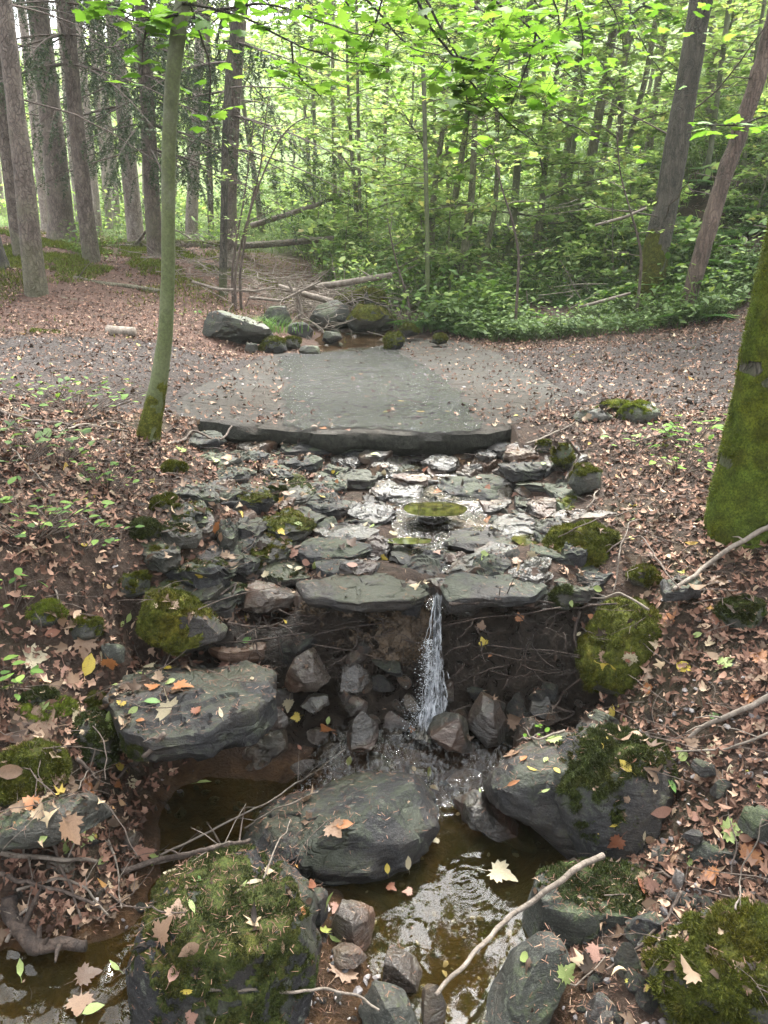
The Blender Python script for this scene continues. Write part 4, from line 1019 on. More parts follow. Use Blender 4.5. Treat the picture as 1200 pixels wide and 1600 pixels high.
for q, (cx_, cy_, w_, h_, mt) in enumerate([(615,1130,60,44,'rock_wet'),(655,1215,70,30,'rock_wet'),(590,1195,70,40,'rock_wet'),(520,1185,60,34,'rock_wet'),(480,1200,60,34,'rock_brown'),(440,1095,44,40,'rock_wet'),(560,1100,50,36,'rock_wet'),(845,1100,50,40,'rock_wet'),(700,1080,46,36,'rock_wet'),(830,1190,60,40,'rock_wet'),(640,1100,44,30,'rock_brown'),(725,1215,80,30,'rock_wet'),(495,1150,54,30,'rock_brown'),(880,1170,40,30,'rock')]):
    n_ = 9; poly = [(cx_ + math.cos(2 * math.pi * k / n_) * w_ / 2 * rr_.uniform(.8, 1.15), cy_ + math.sin(2 * math.pi * k / n_) * h_ / 2 * rr_.uniform(.8, 1.15)) for k in range(n_)]
    h_ = hit(cx_, cy_)
    boulder(poly, Y=h_[1] - .01, depth=.8, mat=mt, seed=700 + q, sub=4, facets=6, lo=.68, name='rock', group='wet rocks around the waterfall foot',
        label=['low wet rock just left of the splash','flat rock under the fast water','dark rock left of the fast water','wet rock between the slanting brown rock and the run','brown rock beside the slanting wet one','black rock under the angular brown rock','wet rock below the upright wet rock','rock at the foot of the black earth wall','dark rock right behind the falling water','wet rock touching the wet black boulder','brown rock at the left foot of the fall','shallow rock at the tail of the fast water','brown rock beside the floating orange leaf','small rock before the black angular rock'][q])
rr_ = random.Random(123)
for q in range(34):
    x_ = rr_.uniform(-.55, .72); z_ = rr_.uniform(.10, .46) if x_ < .12 else rr_.uniform(.08, .3)
    if abs(x_ - .17) < .07: continue
    k = rr_.randrange(14); V, T, me = LIB[k]; s_ = rr_.uniform(.04, .085); mt = rr_.choice(['rock_wet', 'rock_wet', 'rock_brown', 'rock_dark'])
    o = link('rock', me[mt]); y_ = float(np.interp(z_, [.1, .3, .5], [2.50, 2.58, 2.635])); o.location = (x_, y_, z_); o.scale = (s_, s_, s_); o.rotation_euler = (rr_.gauss(0, .4), rr_.gauss(0, .4), rr_.uniform(0, 6))
    tag(o, {'rock_wet': 'wet black', 'rock_brown': 'rusty', 'rock_dark': 'dark grey'}[mt] + ' rock stuck in the earth ' + ('high' if z_ > .3 else 'low') + ' on the step ' + ('left of the waterfall' if x_ < .12 else 'right of the waterfall'), 'rock', 'rocks stuck in the step')
    ROCKS.append(((V * s_) @ np.array(o.rotation_euler.to_matrix()).T + np.array(o.location), T))
# bottom centre cluster
boulder([(512,1440),(525,1408),(560,1400),(583,1420),(588,1455),(570,1485),(530,1482)], z=.07, depth=.9, mat='rock_brown', seed=140, facets=9, lo=.72, label='purple-brown rounded rock right of the corner boulder', name='rock')
boulder([(448,1400),(455,1372),(490,1380),(510,1405),(508,1440),(480,1455),(460,1430)], z=.08, depth=.8, mat='rock', seed=141, facets=9, lo=.72, label='grey wedge rock between the corner boulder and the purple-brown rock', name='rock')
boulder([(592,1520),(605,1470),(625,1460),(640,1490),(660,1530),(655,1550),(610,1560),(595,1545)], z=.05, depth=.9, mat='rock_brown', seed=142, facets=9, lo=.7, label='pointed brown rock at the near end of the pool', name='rock')
boulder([(655,1560),(662,1530),(690,1530),(697,1570),(690,1610),(660,1610)], z=.04, depth=.9, mat='rock_brown', seed=143, facets=9, lo=.72, label='tan upright stone beside the pointed brown rock', name='rock')
boulder([(565,1600),(580,1560),(610,1540),(640,1560),(660,1600),(650,1640),(570,1640)], z=.07, depth=.9, mat='rock_green', seed=144, facets=6, label='green-grey stone at the bottom edge of the picture', name='rock')
boulder([(510,1500),(515,1488),(575,1487),(580,1500),(550,1510),(520,1510)], z=.06, depth=.7, mat='rock_brown', seed=145, sub=4, label='flat brown stone under the big fallen maple leaf', name='rock')
boulder([(175,1322),(180,1305),(205,1298),(222,1308),(218,1325),(190,1330)], z=.06, depth=.8, mat='rock_brown', seed=146, sub=4, label='rounded orange-brown stone in the silt left of the pool', name='rock')
boulder([(60,1360),(75,1338),(110,1335),(125,1350),(115,1372),(75,1375)], z=.12, depth=.8, mat='rock_brown', seed=147, sub=4, label='tan stone among the debris on the left', name='rock')
# rubble of the right bank, bigger pieces
for q, (poly, z_, mt, lb) in enumerate([
    ([(1086,1335),(1100,1322),(1140,1318),(1170,1328),(1165,1350),(1120,1358),(1090,1350)], .28, 'rock_green', 'pale oval stone on the right bank under the thin shoots'),
    ([(1050,1375),(1053,1358),(1065,1356),(1075,1372),(1072,1392),(1058,1390)], .22, 'rock_path', 'small upright tan stone beside the pale oval one'),
    ([(1050,1405),(1065,1392),(1082,1400),(1085,1420),(1060,1424)], .2, 'rock', 'dark grey pebble left of the tan leaves'),
    ([(975,1445),(985,1435),(1030,1438),(1055,1455),(1045,1470),(995,1465)], .16, 'rock', 'flat grey shard in the rubble right of the green block'),
    ([(960,1500),(970,1475),(985,1470),(1000,1500),(1015,1545),(1000,1555),(975,1535)], .12, 'rock_green', 'long upright shard in the rubble near the right corner'),
    ([(1085,1450),(1100,1430),(1140,1428),(1160,1445),(1150,1470),(1100,1475)], .25, 'rock_green', 'green-grey slab above the mossy corner stone'),
    ([(1080,1195),(1090,1185),(1120,1190),(1125,1210),(1095,1215)], .4, 'rock', 'small slate on the right bank above the boulders'),
    ([(1110,1245),(1118,1220),(1140,1215),(1150,1240),(1135,1252)], .38, 'rock', 'upright slate beside the pale branch on the right'),
    ([(1160,1300),(1170,1275),(1230,1265),(1240,1310),(1200,1320)], .42, 'rock_green', 'greenish stone cut by the right edge'),
    ([(1065,1310),(1075,1298),(1100,1300),(1108,1312),(1085,1320)], .3, 'rock', 'slim stone above the pale oval one'),
    ([(920,1600),(930,1565),(960,1560),(985,1585),(980,1620),(930,1625)], .07, 'rock', 'grey stone at the bottom edge right of the pool'),
    ([(1000,1500),(1010,1485),(1035,1490),(1040,1510),(1015,1518)], .14, 'rock', 'square pebble in the middle of the rubble'),
    ([(930,1235),(960,1200),(1010,1195),(1060,1190),(1075,1210),(1020,1225)], .30, 'rock', 'flat wet slate behind the moss-capped boulder'),
]):
    boulder(poly, z=z_, depth=.8, mat=mt, seed=150 + q, sub=4, label=lb, name='rock')

# --- cascade flagstones: (cx, cy, w, h, kind, moss, label)
CASC = [
 (745,755,130,34,'rock',0,'broad pale slate in the middle of the upper cascade'),
 (780,768,46,20,'rock_brown',0,'rusty little stone on the broad pale slate'),
 (745,778,95,22,'rock_wet',0,'low wet slate just below the broad pale slate'),
 (620,765,90,26,'rock_wet',0,'wet slate left of the broad pale slate'),
 (755,842,125,36,'rock',0,'big smooth slate left of the algae puddle'),
 (655,868,110,46,'rock',0,'grooved slate in the stream above the waterfall'),
 (510,858,135,36,'rock',0,'long grey slate left of the grooved one'),
 (540,832,110,26,'rock_wet',0,'thin slate behind the long grey one'),
 (450,888,115,40,'rock',1,'curved slate above the brown wedge stone'),
 (415,850,90,36,'rock_green',2,'mossy stone left of the long grey slate'),
 (310,885,110,34,'rock',1,'low slate above the pointed boulder'),
 (290,915,130,34,'rock_green',2,'slate with a moss ridge behind the pointed boulder'),
 (285,825,75,26,'rock_green',2,'small slab with a moss pad on the left of the cascade'),
 (290,795,80,28,'rock_green',1,'grey-green slab in the leaves of the left bank'),
 (355,830,36,30,'rock_green',0,'small square stone standing among the left slabs'),
 (390,770,80,30,'rock',1,'rounded slate in the upper left of the cascade'),
 (450,762,90,40,'rock_green',2,'stone with a dark moss crust below the slab'),
 (450,815,95,30,'rock_green',2,'mossy slate in the middle left of the cascade'),
 (355,742,70,18,'rock',0,'slate half buried in leaves near the leaning maple'),
 (300,768,90,18,'rock_green',0,'greenish slab above the left bank slabs'),
 (470,720,70,14,'rock',0,'thin slate at the foot of the slab'),
 (560,742,80,20,'rock',0,'slate in front of the slab edge'),
 (645,745,70,16,'rock_wet',0,'wet shelf where the trickle lands'),
 (820,728,80,14,'rock',0,'flat grey slate at the right foot of the slab'),
 (850,790,60,22,'rock_wet',0,'wet stone on the right side of the stream'),
 (865,820,70,20,'rock',0,'long slate at the right edge of the cascade'),
 (770,880,70,28,'rock',0,'rounded stone behind the smooth lip stone'),
 (580,798,80,22,'rock_wet',0,'wet stone left of the round algae puddle'),
 (690,722,60,12,'rock_wet',0,'low wet stone under the slab edge'),
 (390,715,60,12,'rock',0,'slate strip below the left of the slab'),
 (330,715,60,12,'rock_green',0,'stone strip beside the maple foot'),
 (505,785,80,24,'rock',0,'plain slate in the centre of the cascade'),
 (370,870,70,26,'rock',0,'slate between the low slate and the mossy one'),
 (250,860,70,26,'rock_green',0,'slate partly buried on the left'),
 (520,755,60,18,'rock',0,'small slate above the plain one'),
 (680,810,60,18,'rock_wet',0,'wet stone below the round algae puddle'),
 (600,730,50,12,'rock_wet',0,'narrow slate by the dripping edge'),
 (435,740,60,14,'rock',0,'narrow slate above the dark moss crust'),
 (700,775,60,16,'rock_wet',0,'wet stone above the round algae puddle'),
 (590,850,50,20,'rock_wet',0,'little wet slate left of the grooved one'),
 (900,860,50,20,'rock',0,'small slate at the foot of the mossy mound'),
 (840,880,50,18,'rock_wet',0,'dark stone right of the rounded one'),
 (560,885,60,18,'rock_wet',0,'wet wedge behind the long lip stone'),
 (330,940,90,20,'rock',0,'slate above the roots on the left'),
 (710,870,40,18,'rock_wet',0,'small wet stone at the crest channel'),
]
for q, (cx_, cy_, w_, h_, mt, ms, lb) in enumerate(CASC):
    if mt == 'rock' and q % 2: mt = 'rock_dark'
    rr_ = random.Random(200 + q); n_ = rr_.randint(6, 8); poly = []
    for k in range(n_):
        a_ = 2 * math.pi * (k + rr_.uniform(-.25, .25)) / n_
        poly.append((cx_ + math.cos(a_) * w_ / 2 * rr_.uniform(.82, 1.08), cy_ + math.sin(a_) * h_ / 2 * rr_.uniform(.8, 1.1)))
    o, V, T = flag(poly, lift=rr_.uniform(.012, .034), thick=rr_.uniform(.05, .08), mat=mt, seed=300 + q, tilt=(rr_.uniform(-.06, .06), rr_.uniform(-.04, .14)), bulge=.25, rough=.05, label=lb, nr=56)
    if ms: moss_on(o, V, T, mfn(.5, 9, .45 if ms == 2 else .65, None, None, 40 + q), 5000 if ms == 2 else 2500, .007, .006, 'moss' if q % 2 else 'moss_dark')
rr_ = random.Random(77); q = 0; row = 706.0
while row < 925:
    u_ = (row - 706) / 219; hh = 14 + 16 * u_; xx = 262 + 25 * math.sin(row * .13) + rr_.uniform(0, 50)
    while xx < 905 - 20 * u_:
        w_ = rr_.uniform(46, 120) * (.8 + .4 * u_); cxx = xx + w_ / 2; cyy_ = row + rr_.uniform(-5, 5); inw = abs(cxx - 690 - 40 * (u_ - .5)) < 130
        mt = rr_.choice(['rock_wet', 'rock_wet', 'rock_dark']) if inw else rr_.choice(['rock', 'rock_green', 'rock', 'rock_brown', 'rock_dark'])
        n_ = rr_.randint(5, 7); poly = [(cxx + math.cos(2 * math.pi * (k + rr_.uniform(-.3, .3)) / n_) * w_ / 2 * rr_.uniform(.85, 1.12), cyy_ + math.sin(2 * math.pi * (k + rr_.uniform(-.3, .3)) / n_) * hh / 2 * rr_.uniform(.9, 1.25)) for k in range(n_)]
        poly.sort(key=lambda p: math.atan2((p[1] - cyy_) / hh, (p[0] - cxx) / w_))
        side = 'left part' if cxx < 430 else 'middle' if cxx < 620 else 'wet run' if cxx < 820 else 'right edge'
        o, V, T = flag(poly, lift=rr_.uniform(-.004, .018), thick=rr_.uniform(.05, .09), mat=mt, seed=600 + q, tilt=(rr_.uniform(-.08, .08), rr_.uniform(-.06, .16)), bulge=.05, rough=.05, nr=44,
            label={'rock_dark': 'dark grey', 'rock': 'plain grey', 'rock_wet': 'wet black', 'rock_green': 'greenish', 'rock_brown': 'brownish'}[mt] + ' slate in the ' + ('upper' if u_ < .3 else 'middle' if u_ < .65 else 'lower') + ' rows of the cascade, ' + side + (', wide' if w_ > 100 else ', narrow' if w_ < 68 else ''), group='slates of the cascade, ' + side)
        if mt == 'rock_green' and rr_.random() < .6: moss_on(o, V, T, mfn(.5, 9, .6, None, None, 60 + q), 1800, .007, .006, 'moss' if q % 2 else 'moss_dark')
        q += 1; xx += w_ * rr_.uniform(.85, 1.25)
    row += hh * rr_.uniform(.85, 1.05)
for q, (cx_, cy_, w_, h_, mt, lb) in enumerate([(318,684,80,14,'rock_dark','low stone under the left end of the slab edge'),(400,694,60,12,'rock_brown','brownish stone under the slab edge'),(470,700,70,12,'rock_dark','dark shard at the foot of the slab edge'),(585,708,60,12,'rock_wet','wet shard below the middle of the slab edge'),(790,694,70,16,'rock','pale shard leaning at the right end of the slab edge'),(760,706,44,12,'rock_wet','small wet shard near the right end of the slab edge')]):
    n_ = 7; poly = [(cx_ + math.cos(2 * math.pi * k / n_) * w_ / 2 * random.uniform(.85, 1.12), cy_ + math.sin(2 * math.pi * k / n_) * h_ / 2 * random.uniform(.85, 1.12)) for k in range(n_)]
    flag(poly, lift=.03, thick=.05, mat=mt, seed=880 + q, tilt=(random.uniform(-.1, .1), random.uniform(0, .25)), label=lb)
# algae puddles in hollows of the cascade
def puddle(px, py, w_, h_, label):
    p = hit(px, py); z = max(up_z(np.array([p[0]]), np.array([p[1]]))[0], H1(p[0], p[1])) + .012; c = at_z(px, py, z)
    n = 40; a = np.arange(n) / n * 2 * math.pi; d = depth_of(c); rx = w_ / 2 * d / FPX
    ry = abs(at_z(px, py - h_ / 2, z)[1] - c[1]); k = 1 + .2 * fbm(np.column_stack([np.cos(a), np.sin(a), a * 0]), 1.5, 2, int(px))
    V = np.column_stack([c[0] + np.cos(a) * rx * k, c[1] + np.sin(a) * ry * k, np.full(n, z)])
    o = link('puddle_water', raw_mesh('puddle_water', V, [np.arange(n)[None]], M['algae'])); tag(o, label, kind='structure')
t = NT('algae_water'); nn = t.noise(t.coord(rnd=False), 30, 4)
M['algae'] = t.done(t.bsdf(Base_Color=t.ramp(nn, [(.35, (.010, .010, .004)), (.5, (.028, .028, .008)), (.65, (.06, .058, .014))]), Roughness=.04))
puddle(680, 795, 100, 22, 'round green algae puddle among the cascade stones')
puddle(828, 842, 50, 24, 'green algae puddle at the right of the smooth slate')
puddle(640, 845, 70, 10, 'narrow green puddle above the grooved slate')

def stone(x, y, s, mt, label, group, sink=.25, zoff=0, z=None):
    q = random.randrange(14); V, T, me = LIB[q]
    o = link('stone', me[mt]); z0 = H1(x, y) if z is None else z
    rz = random.uniform(0, 6.28); o.rotation_euler = (random.gauss(0, .2), random.gauss(0, .2), rz)
    hh = V[:, 2].max() * s
    o.location = (x, y, z0 + hh * (1 - 2 * sink) * .5 + zoff); o.scale = (s, s, s)
    w0 = {'rock': 'grey ', 'rock_wet': 'shiny black ', 'rock_brown': 'rusty brown ', 'rock_green': 'greenish ', 'rock_path': 'pale '}[mt]
    for w_ in ('grey ', 'pale ', 'dark ', 'wet '): label = label.replace(w_, '')
    tag(o, w0 + label, 'stone', group)
    Mx = np.array(o.rotation_euler.to_matrix())
    ROCKS.append(((V * s) @ Mx.T + np.array(o.location), T))
    return o
def rand_px(n, x0, x1, y0, y1):
    for _ in range(n):
        p = hit(random.uniform(x0, x1), random.uniform(y0, y1))
        if p is not None: yield p
G = 'loose stones in and beside the stream'
for p in rand_px(68, 900, 1190, 1330, 1600): stone(p[0], p[1], random.uniform(.02, .06), random.choice(['rock', 'rock_green', 'rock', 'rock_path']), 'loose grey stone in the rubble of the right bank', 'loose stones in the rubble of the right bank')
for p in rand_px(26, 500, 700, 1430, 1600): stone(p[0], p[1], random.uniform(.012, .035), random.choice(['rock_wet', 'rock_brown', 'rock', 'rock_wet']), 'small wet stone in the pebble patch between the corner boulder and the pool', 'pebbles between the corner boulder and the pool')
for p in rand_px(30, 130, 420, 1190, 1350): stone(p[0], p[1], random.uniform(.014, .04), random.choice(['rock_wet', 'rock_brown', 'rock']), 'flat chip of slate in the brown silt of the left pool', 'slate chips in the silt')
for p in rand_px(9, 420, 720, 1080, 1290): stone(p[0], p[1], random.uniform(.02, .05), random.choice(['rock_wet', 'rock_wet', 'rock_brown']), 'small wet rock in the fast water below the waterfall', 'small rocks in the run below the waterfall')
for p in rand_px(16, 780, 1000, 1080, 1250): stone(p[0], p[1], random.uniform(.015, .045), random.choice(['rock_wet', 'rock']), 'small dark rock between the black mud wall and the right boulders', 'small rocks under the right bank')
for p in rand_px(50, 300, 900, 705, 930): stone(p[0], p[1], random.uniform(.025, .075), random.choice(['rock_wet', 'rock', 'rock', 'rock_green', 'rock_brown']), 'small stone filling the gaps between the cascade slates', 'small stones between the cascade slates', .3)
for p in rand_px(20, 420, 860, 925, 960): stone(p[0], max(2.62, p[1]), random.uniform(.02, .045), random.choice(['rock_wet', 'rock_brown']), 'small wet stone packed under the lip of the waterfall', 'small stones under the waterfall lip', .3)
for p in rand_px(26, 860, 1150, 545, 640): stone(p[0], p[1], random.uniform(.02, .07), 'rock_path', 'pale flat stone lying in the gravel of the right path', 'pale stones in the right path', .35)
for p in rand_px(10, 0, 260, 560, 640): stone(p[0], p[1], random.uniform(.015, .045), 'rock_path', 'grey stone lying in the gravel of the left path', 'grey stones in the left path', .35)
for p in rand_px(26, 400, 660, 470, 545): stone(p[0], p[1], random.uniform(.04, .13), random.choice(['rock', 'rock_green', 'rock_brown', 'rock_wet']), 'stone of the creek bed behind the slab', 'stones of the creek behind the slab')
for p in rand_px(24, 0, 220, 1250, 1420): stone(p[0], p[1], random.uniform(.012, .035), random.choice(['rock', 'rock_brown', 'rock_wet']), 'small stone among the debris on the left', 'stones in the debris on the left')
for px, py in ((692, 646), (712, 647), (676, 655), (300, 640)):
    p = at_z(px, py, .97); stone(p[0], p[1], .013, 'rock_wet', 'dark pebble lying on the wet slab', 'pebbles on the slab', z=slab_z(p[0], p[1]))

# mud curtain with hanging rootlets on the wall left and right of the fall
def clod(poly, Y, label, mat, seed, n):
    o, V, T = boulder(poly, Y=Y, depth=.22, mat='mud', seed=seed, facets=0, lo=.85, rough=.13, strata=0, sub=6, label=label, name='earth_bank')
    o['category'] = 'earth'
    moss_on(o, V, T, mfn(.1, 6, -.2, None, None, seed), n, .014, .004, mat, 'rootlets'); return o
t = NT('brown_rootlets'); r = t.n('ShaderNodeNewGeometry').outputs['Random Per Island']
M['rootlet'] = t.done(t.bsdf(Base_Color=t.ramp(r, [(0, (.010, .007, .004)), (.6, (.045, .029, .015)), (1, (.12, .075, .038))]), Roughness=.7))
clod([(478,945),(500,930),(570,930),(650,935),(665,960),(655,1010),(610,1030),(560,1025),(500,1010),(478,975)], 2.68, 'brown earth with dead moss hanging under the left lip stone', 'rootlet', 401, 14000)
clod([(695,960),(720,938),(800,938),(870,950),(905,1000),(890,1060),(850,1090),(780,1080),(720,1060),(695,1010)], 2.71, 'black dripping earth wall right of the waterfall', 'rootlet', 402, 7000)

mb = MB(); rr_ = random.Random(404)
for q in range(230):
    x0_ = rr_.uniform(-.62, .78)
    if abs(x0_ - .19) < .05: continue
    z0_ = rr_.uniform(.30, .60); l = rr_.uniform(.05, .28); p = np.array([x0_, 2.635 - rr_.uniform(0, .04) - .10 * (.6 - z0_), z0_]); pts = [p]; dx = rr_.gauss(0, .6) if rr_.random() < .6 else rr_.choice([-2.5, 2.5])
    for k in range(7):
        dx += rr_.gauss(0, .35); p = p + np.array([dx * l / 14, rr_.gauss(-.002, .005), -l / 7 * rr_.uniform(.3, 1.2) / (1 + abs(dx) * .6)]); pts.append(p)
    w_ = rr_.choice([.001, .0014, .0022, .004]); mb.tube(np.array(pts), np.linspace(w_, w_ * .4, 8), 4, False)
o = link('rootlets', mb.mesh('rootlets', M['root'])); tag(o, 'fine roots hanging over the black earth under the lip stones', kind='stuff')
# ------------------------------------------------------------------ BVH of everything that leaves can lie on
vs, ts, off = [], [], 0
near_rows = np.where((GY > .8) & (GY < 8.5))[0]; near_cols = np.where((GX > -5) & (GX < 6))[0]
sub = GZ[np.ix_(near_rows, near_cols)]; sx, sy = np.meshgrid(GX[near_cols], GY[near_rows]); n = sx.shape[1]
i, j = np.meshgrid(np.arange(n - 1), np.arange(sx.shape[0] - 1)); a = (j * n + i).ravel()
ROCKS.append((np.column_stack([sx.ravel(), sy.ravel(), sub.ravel()]), np.vstack([np.column_stack([a, a+1, a+n+1]), np.column_stack([a, a+n+1, a+n])])))
ROCKS.append((SLAB_V, np.vstack([SLAB_Q[:, [0,1,2]], SLAB_Q[:, [0,2,3]]])))
for V, T in ROCKS: vs.append(V); ts.append(T + off); off += len(V)
BV = BVHTree.FromPolygons(np.vstack(vs).tolist(), np.vstack(ts).tolist())
def cast(px, py, water=True):
    d = ray(px, py); d = Vector(d / np.linalg.norm(d))
    p, nn, _, dd = BV.ray_cast(Vector(CAM), d)
    if p is None:
        h = hit(px, py)
        return (None, None) if h is None else (Vector(h), Vector(normals_at(np.array([h[0]]), np.array([h[1]]))[0]).normalized())
    if nn.dot(d) > 0: nn = -nn
    if water and p.y < 2.7 and p.z < 0.0:
        w = at_z(px, py, 0.0); return Vector(w) + Vector((0, 0, .001)), Vector((0, 0, 1))
    return p, nn
def drop(x, y, top=3.0):
    p, nn, _, _ = BV.ray_cast(Vector((x, y, top)), Vector((0, 0, -1)))
    if p is None: return H1(x, y), np.array([0, 0, 1.0])
    if nn.z < 0: nn = -nn
    return p.z, np.array(nn)

# ------------------------------------------------------------------ trees
def px_path(pts, Y):
    """[(px, py, width_px)] at distance Y -> points, radii"""
    P = [at_y(a, b, Y) for a, b, w in pts]; r = [w / 2 * depth_of(p) / FPX for p, (a, b, w) in zip(P, pts)]
    return np.array(P), np.array(r)
def densify(P, r, step):
    P = np.asarray(P, float); L = np.r_[0, np.cumsum(np.linalg.norm(np.diff(P, axis=0), axis=1))]
    n = max(4, int(L[-1] / step)); s = np.linspace(0, L[-1], n)
    out = np.column_stack([np.interp(s, L, P[:, k]) for k in range(3)])
    for _ in range(3): out[1:-1] = (out[:-2] + 2 * out[1:-1] + out[2:]) / 4
    return out, np.interp(s, L, r)
def spray(mb_stem, leaves, start, direction, length, r0, nl, size, seed, droop=.1, sub=True, width=.28):
    """one side branch with a flat spray of leaves; appends (pos, yaw) rows"""
    rr_ = random.Random(seed); d = np.array(direction, float); d /= np.linalg.norm(d)
    n = 8; pts = [np.array(start, float)]
    for k in range(n):
        d = d + np.array([rr_.gauss(0, .10), rr_.gauss(0, .10), rr_.gauss(0, .05) - droop * .12]); d /= np.linalg.norm(d)
        pts.append(pts[-1] + d * length / n)
    pts = np.array(pts); mb_stem.tube(pts, np.linspace(r0, r0 * .2, n + 1), 5, False)
    side = np.cross(d, [0, 0, 1.0]); side /= np.linalg.norm(side) + 1e-9
    m = 3 if sub else 0; ends = []
    for q in range(m * 2):
        u = .3 + .65 * rr_.random(); b = pts[int(u * n)]; sg = 1 if q % 2 else -1
        e = b + (side * sg * .7 + d * .7) * length * width * rr_.uniform(.7, 1.3) + np.array([0, 0, rr_.gauss(0, .03)])
        mb_stem.tube(np.array([b, (b + e) / 2 + [0, 0, .02], e]), [r0 * .4, r0 * .3, r0 * .12], 4, False); ends.append((b, e))
    for q in range(nl):
        if ends and rr_.random() < .65:
            b, e = rr_.choice(ends); u = rr_.random() ** .6; p = b + (e - b) * u * 1.05
        else:
            u = rr_.random() ** .55; p = pts[min(n, int(u * n))] + side * rr_.gauss(0, .05)
        leaves.append((p[0] + rr_.gauss(0, size * .5), p[1] + rr_.gauss(0, size * .5), p[2] + rr_.gauss(0, size * .22)))
def leaf_mesh(leaves, size, seed, temps, mat, tilt=.35, name='crown', wood=None, wmat=None):
    P = np.array(leaves); n = len(P); r_ = np.random.default_rng(seed)
    Mx = rotmats(r_.random(n) * 6.28, r_.random(n) * 6.28, np.abs(r_.normal(0, tilt, n)) + .05)
    sc = size * (.6 + .55 * r_.random(n))
    V, T = scatter(temps, P, Mx, sc, r_.integers(0, len(temps), n))
    if wood is not None:
        WV, WT = wood.arrays(); return raw_mesh(name, np.vstack([V, WV]), [T, WT + len(V)], [mat, M[wmat]], True, np.r_[np.zeros(len(T)), np.ones(len(WT))])
    return raw_mesh(name, V, [T], mat, True)
def make_tree(height, r0, seed, crown0, nb, blen, nl, size, temps, leafm, barkm, lean=.06, up=.35, tilt=.35, wig=.12):
    """trunk and crown meshes standing at the origin"""
    rr_ = random.Random(seed); mb = MB(); L = []
    n = 18; p = np.array([0, 0, -.25]); d = np.array([rr_.gauss(0, lean), rr_.gauss(0, lean), 1.0]); pts = [p]
    for k in range(n):
        d = d + np.array([rr_.gauss(0, wig * .3), rr_.gauss(0, wig * .3), .05]); d /= np.linalg.norm(d)
        p = p + d * height / n; pts.append(p)
    pts = np.array(pts); rad = r0 * (1 - .85 * np.linspace(0, 1, n + 1)); rad[0] *= 1.5; rad[1] *= 1.08
    P2, r2 = densify(pts, rad, height / 40); mb.tube(P2, r2, 9, True, rough=.12, seed=seed)
    tv = MB(); 
    for b in range(nb):
        u = crown0 + (1 - crown0) * (b + rr_.random()) / nb; k = u * n; s = pts[int(k)] + (pts[min(n, int(k) + 1)] - pts[int(k)]) * (k % 1)
        a = b * 2.4 + rr_.gauss(0, .4); l = blen * (1 - .6 * (u - crown0) / (1 - crown0 + .01)) * rr_.uniform(.6, 1.2)
        spray(mb, L, s, (math.cos(a), math.sin(a), up * rr_.uniform(.3, 1.6)), l, r0 * .28 * (1.2 - u) + .004, int(nl / nb * rr_.uniform(.7, 1.3)), size, seed * 100 + b)
    return mb.mesh('trunk', M[barkm]), leaf_mesh(L, size, seed, temps, M[leafm], tilt)

HILL = []
for q in range(7):
    hgt = random.uniform(5.2, 8.2)
    HILL.append((hgt, make_tree(hgt, random.uniform(.045, .085), 900 + q, random.uniform(.12, .3), 24, random.uniform(1.9, 2.8), 2500, .125, FRESH + FRESHOV, 'leaf_hill', 'bark_slim')))
def place_tree(meshes, x, y, s, rz, name, label, cat, group, z=None, tilt=(0, 0)):
    t = thing(name, label, cat, (x, y, H1(x, y) if z is None else z), group)
    t.rotation_euler = (tilt[0], tilt[1], rz); t.scale = (s, s, s)
    link('trunk', meshes[0], t); link('crown', meshes[1], t); return t
def zone(px):
    for lim, w in ((330, ', behind the spruces'), (440, ', seen beside the dark pair'), (560, ', above the log jam'), (680, ', near the straight thin tree'), (800, ', behind the bent young trees'), (960, ', behind the slanting row'), (1090, ', behind the big dark tree')):
        if px < lim: return w
    return ', behind the dead trunk at the right'
rr_ = random.Random(5); cnt = 0; spots = []
tries = 0
while cnt < 72 and tries < 5000:
    tries += 1
    Yd = 12.5 + 36 * rr_.random() ** 1.15; px = rr_.uniform(-120, 1330) if cnt % 3 else (rr_.uniform(360, 720) if cnt % 2 else rr_.uniform(880, 1330)); Yd = Yd if cnt < 50 else rr_.uniform(24, 46); x = at_y(px, 400, Yd)[0]
    if px < 430 and Yd < 17: continue
    if any((x - a) ** 2 + (Yd - b) ** 2 < (1.1 + Yd * .03) ** 2 for a, b in spots): continue
    if stream_mask(np.array([x]), np.array([min(Yd, 13)]))[0] < 2 and Yd < 15: continue
    spots.append((x, Yd)); cnt += 1
    near_ = Yd < 20
    place_tree(HILL[rr_.randrange(7)][1], x, Yd, rr_.uniform(.75, 1.2), rr_.uniform(0, 6.28), 'young_tree',
               ('slim light green tree low on the slope' if near_ else 'slender far tree of the bright wood' if Yd < 30 else 'pale distant tree of the wood') + zone(px), 'tree',
               'young trees low on the slope' if near_ else 'trees far up the slope')
# shrubs of the understorey
SHR = []
for q in range(5):
    SHR.append(make_tree(random.uniform(1.4, 2.4), .018, 950 + q, .15, 14, .9, 900, .085, FRESHOV + FRESH, 'leaf_hill', 'bark_slim', lean=.2, tilt=.4))
rr_ = random.Random(15)
for q in range(46):
    Yd = 10.5 + 12 * rr_.random() ** 1.3; px = rr_.uniform(430, 1230)
    if Yd < 12 and px < 620: continue
    x = at_y(px, 400, Yd)[0]
    place_tree(SHR[q % 5], x, Yd, rr_.uniform(.6, 1.2), rr_.uniform(0, 6.28), 'shrub', ('small ' if q % 5 < 2 else 'tall ') + 'leafy shrub ' + ('low' if Yd < 13 else 'high') + ' in the bright undergrowth' + zone(px), 'shrub', 'shrubs of the slope')

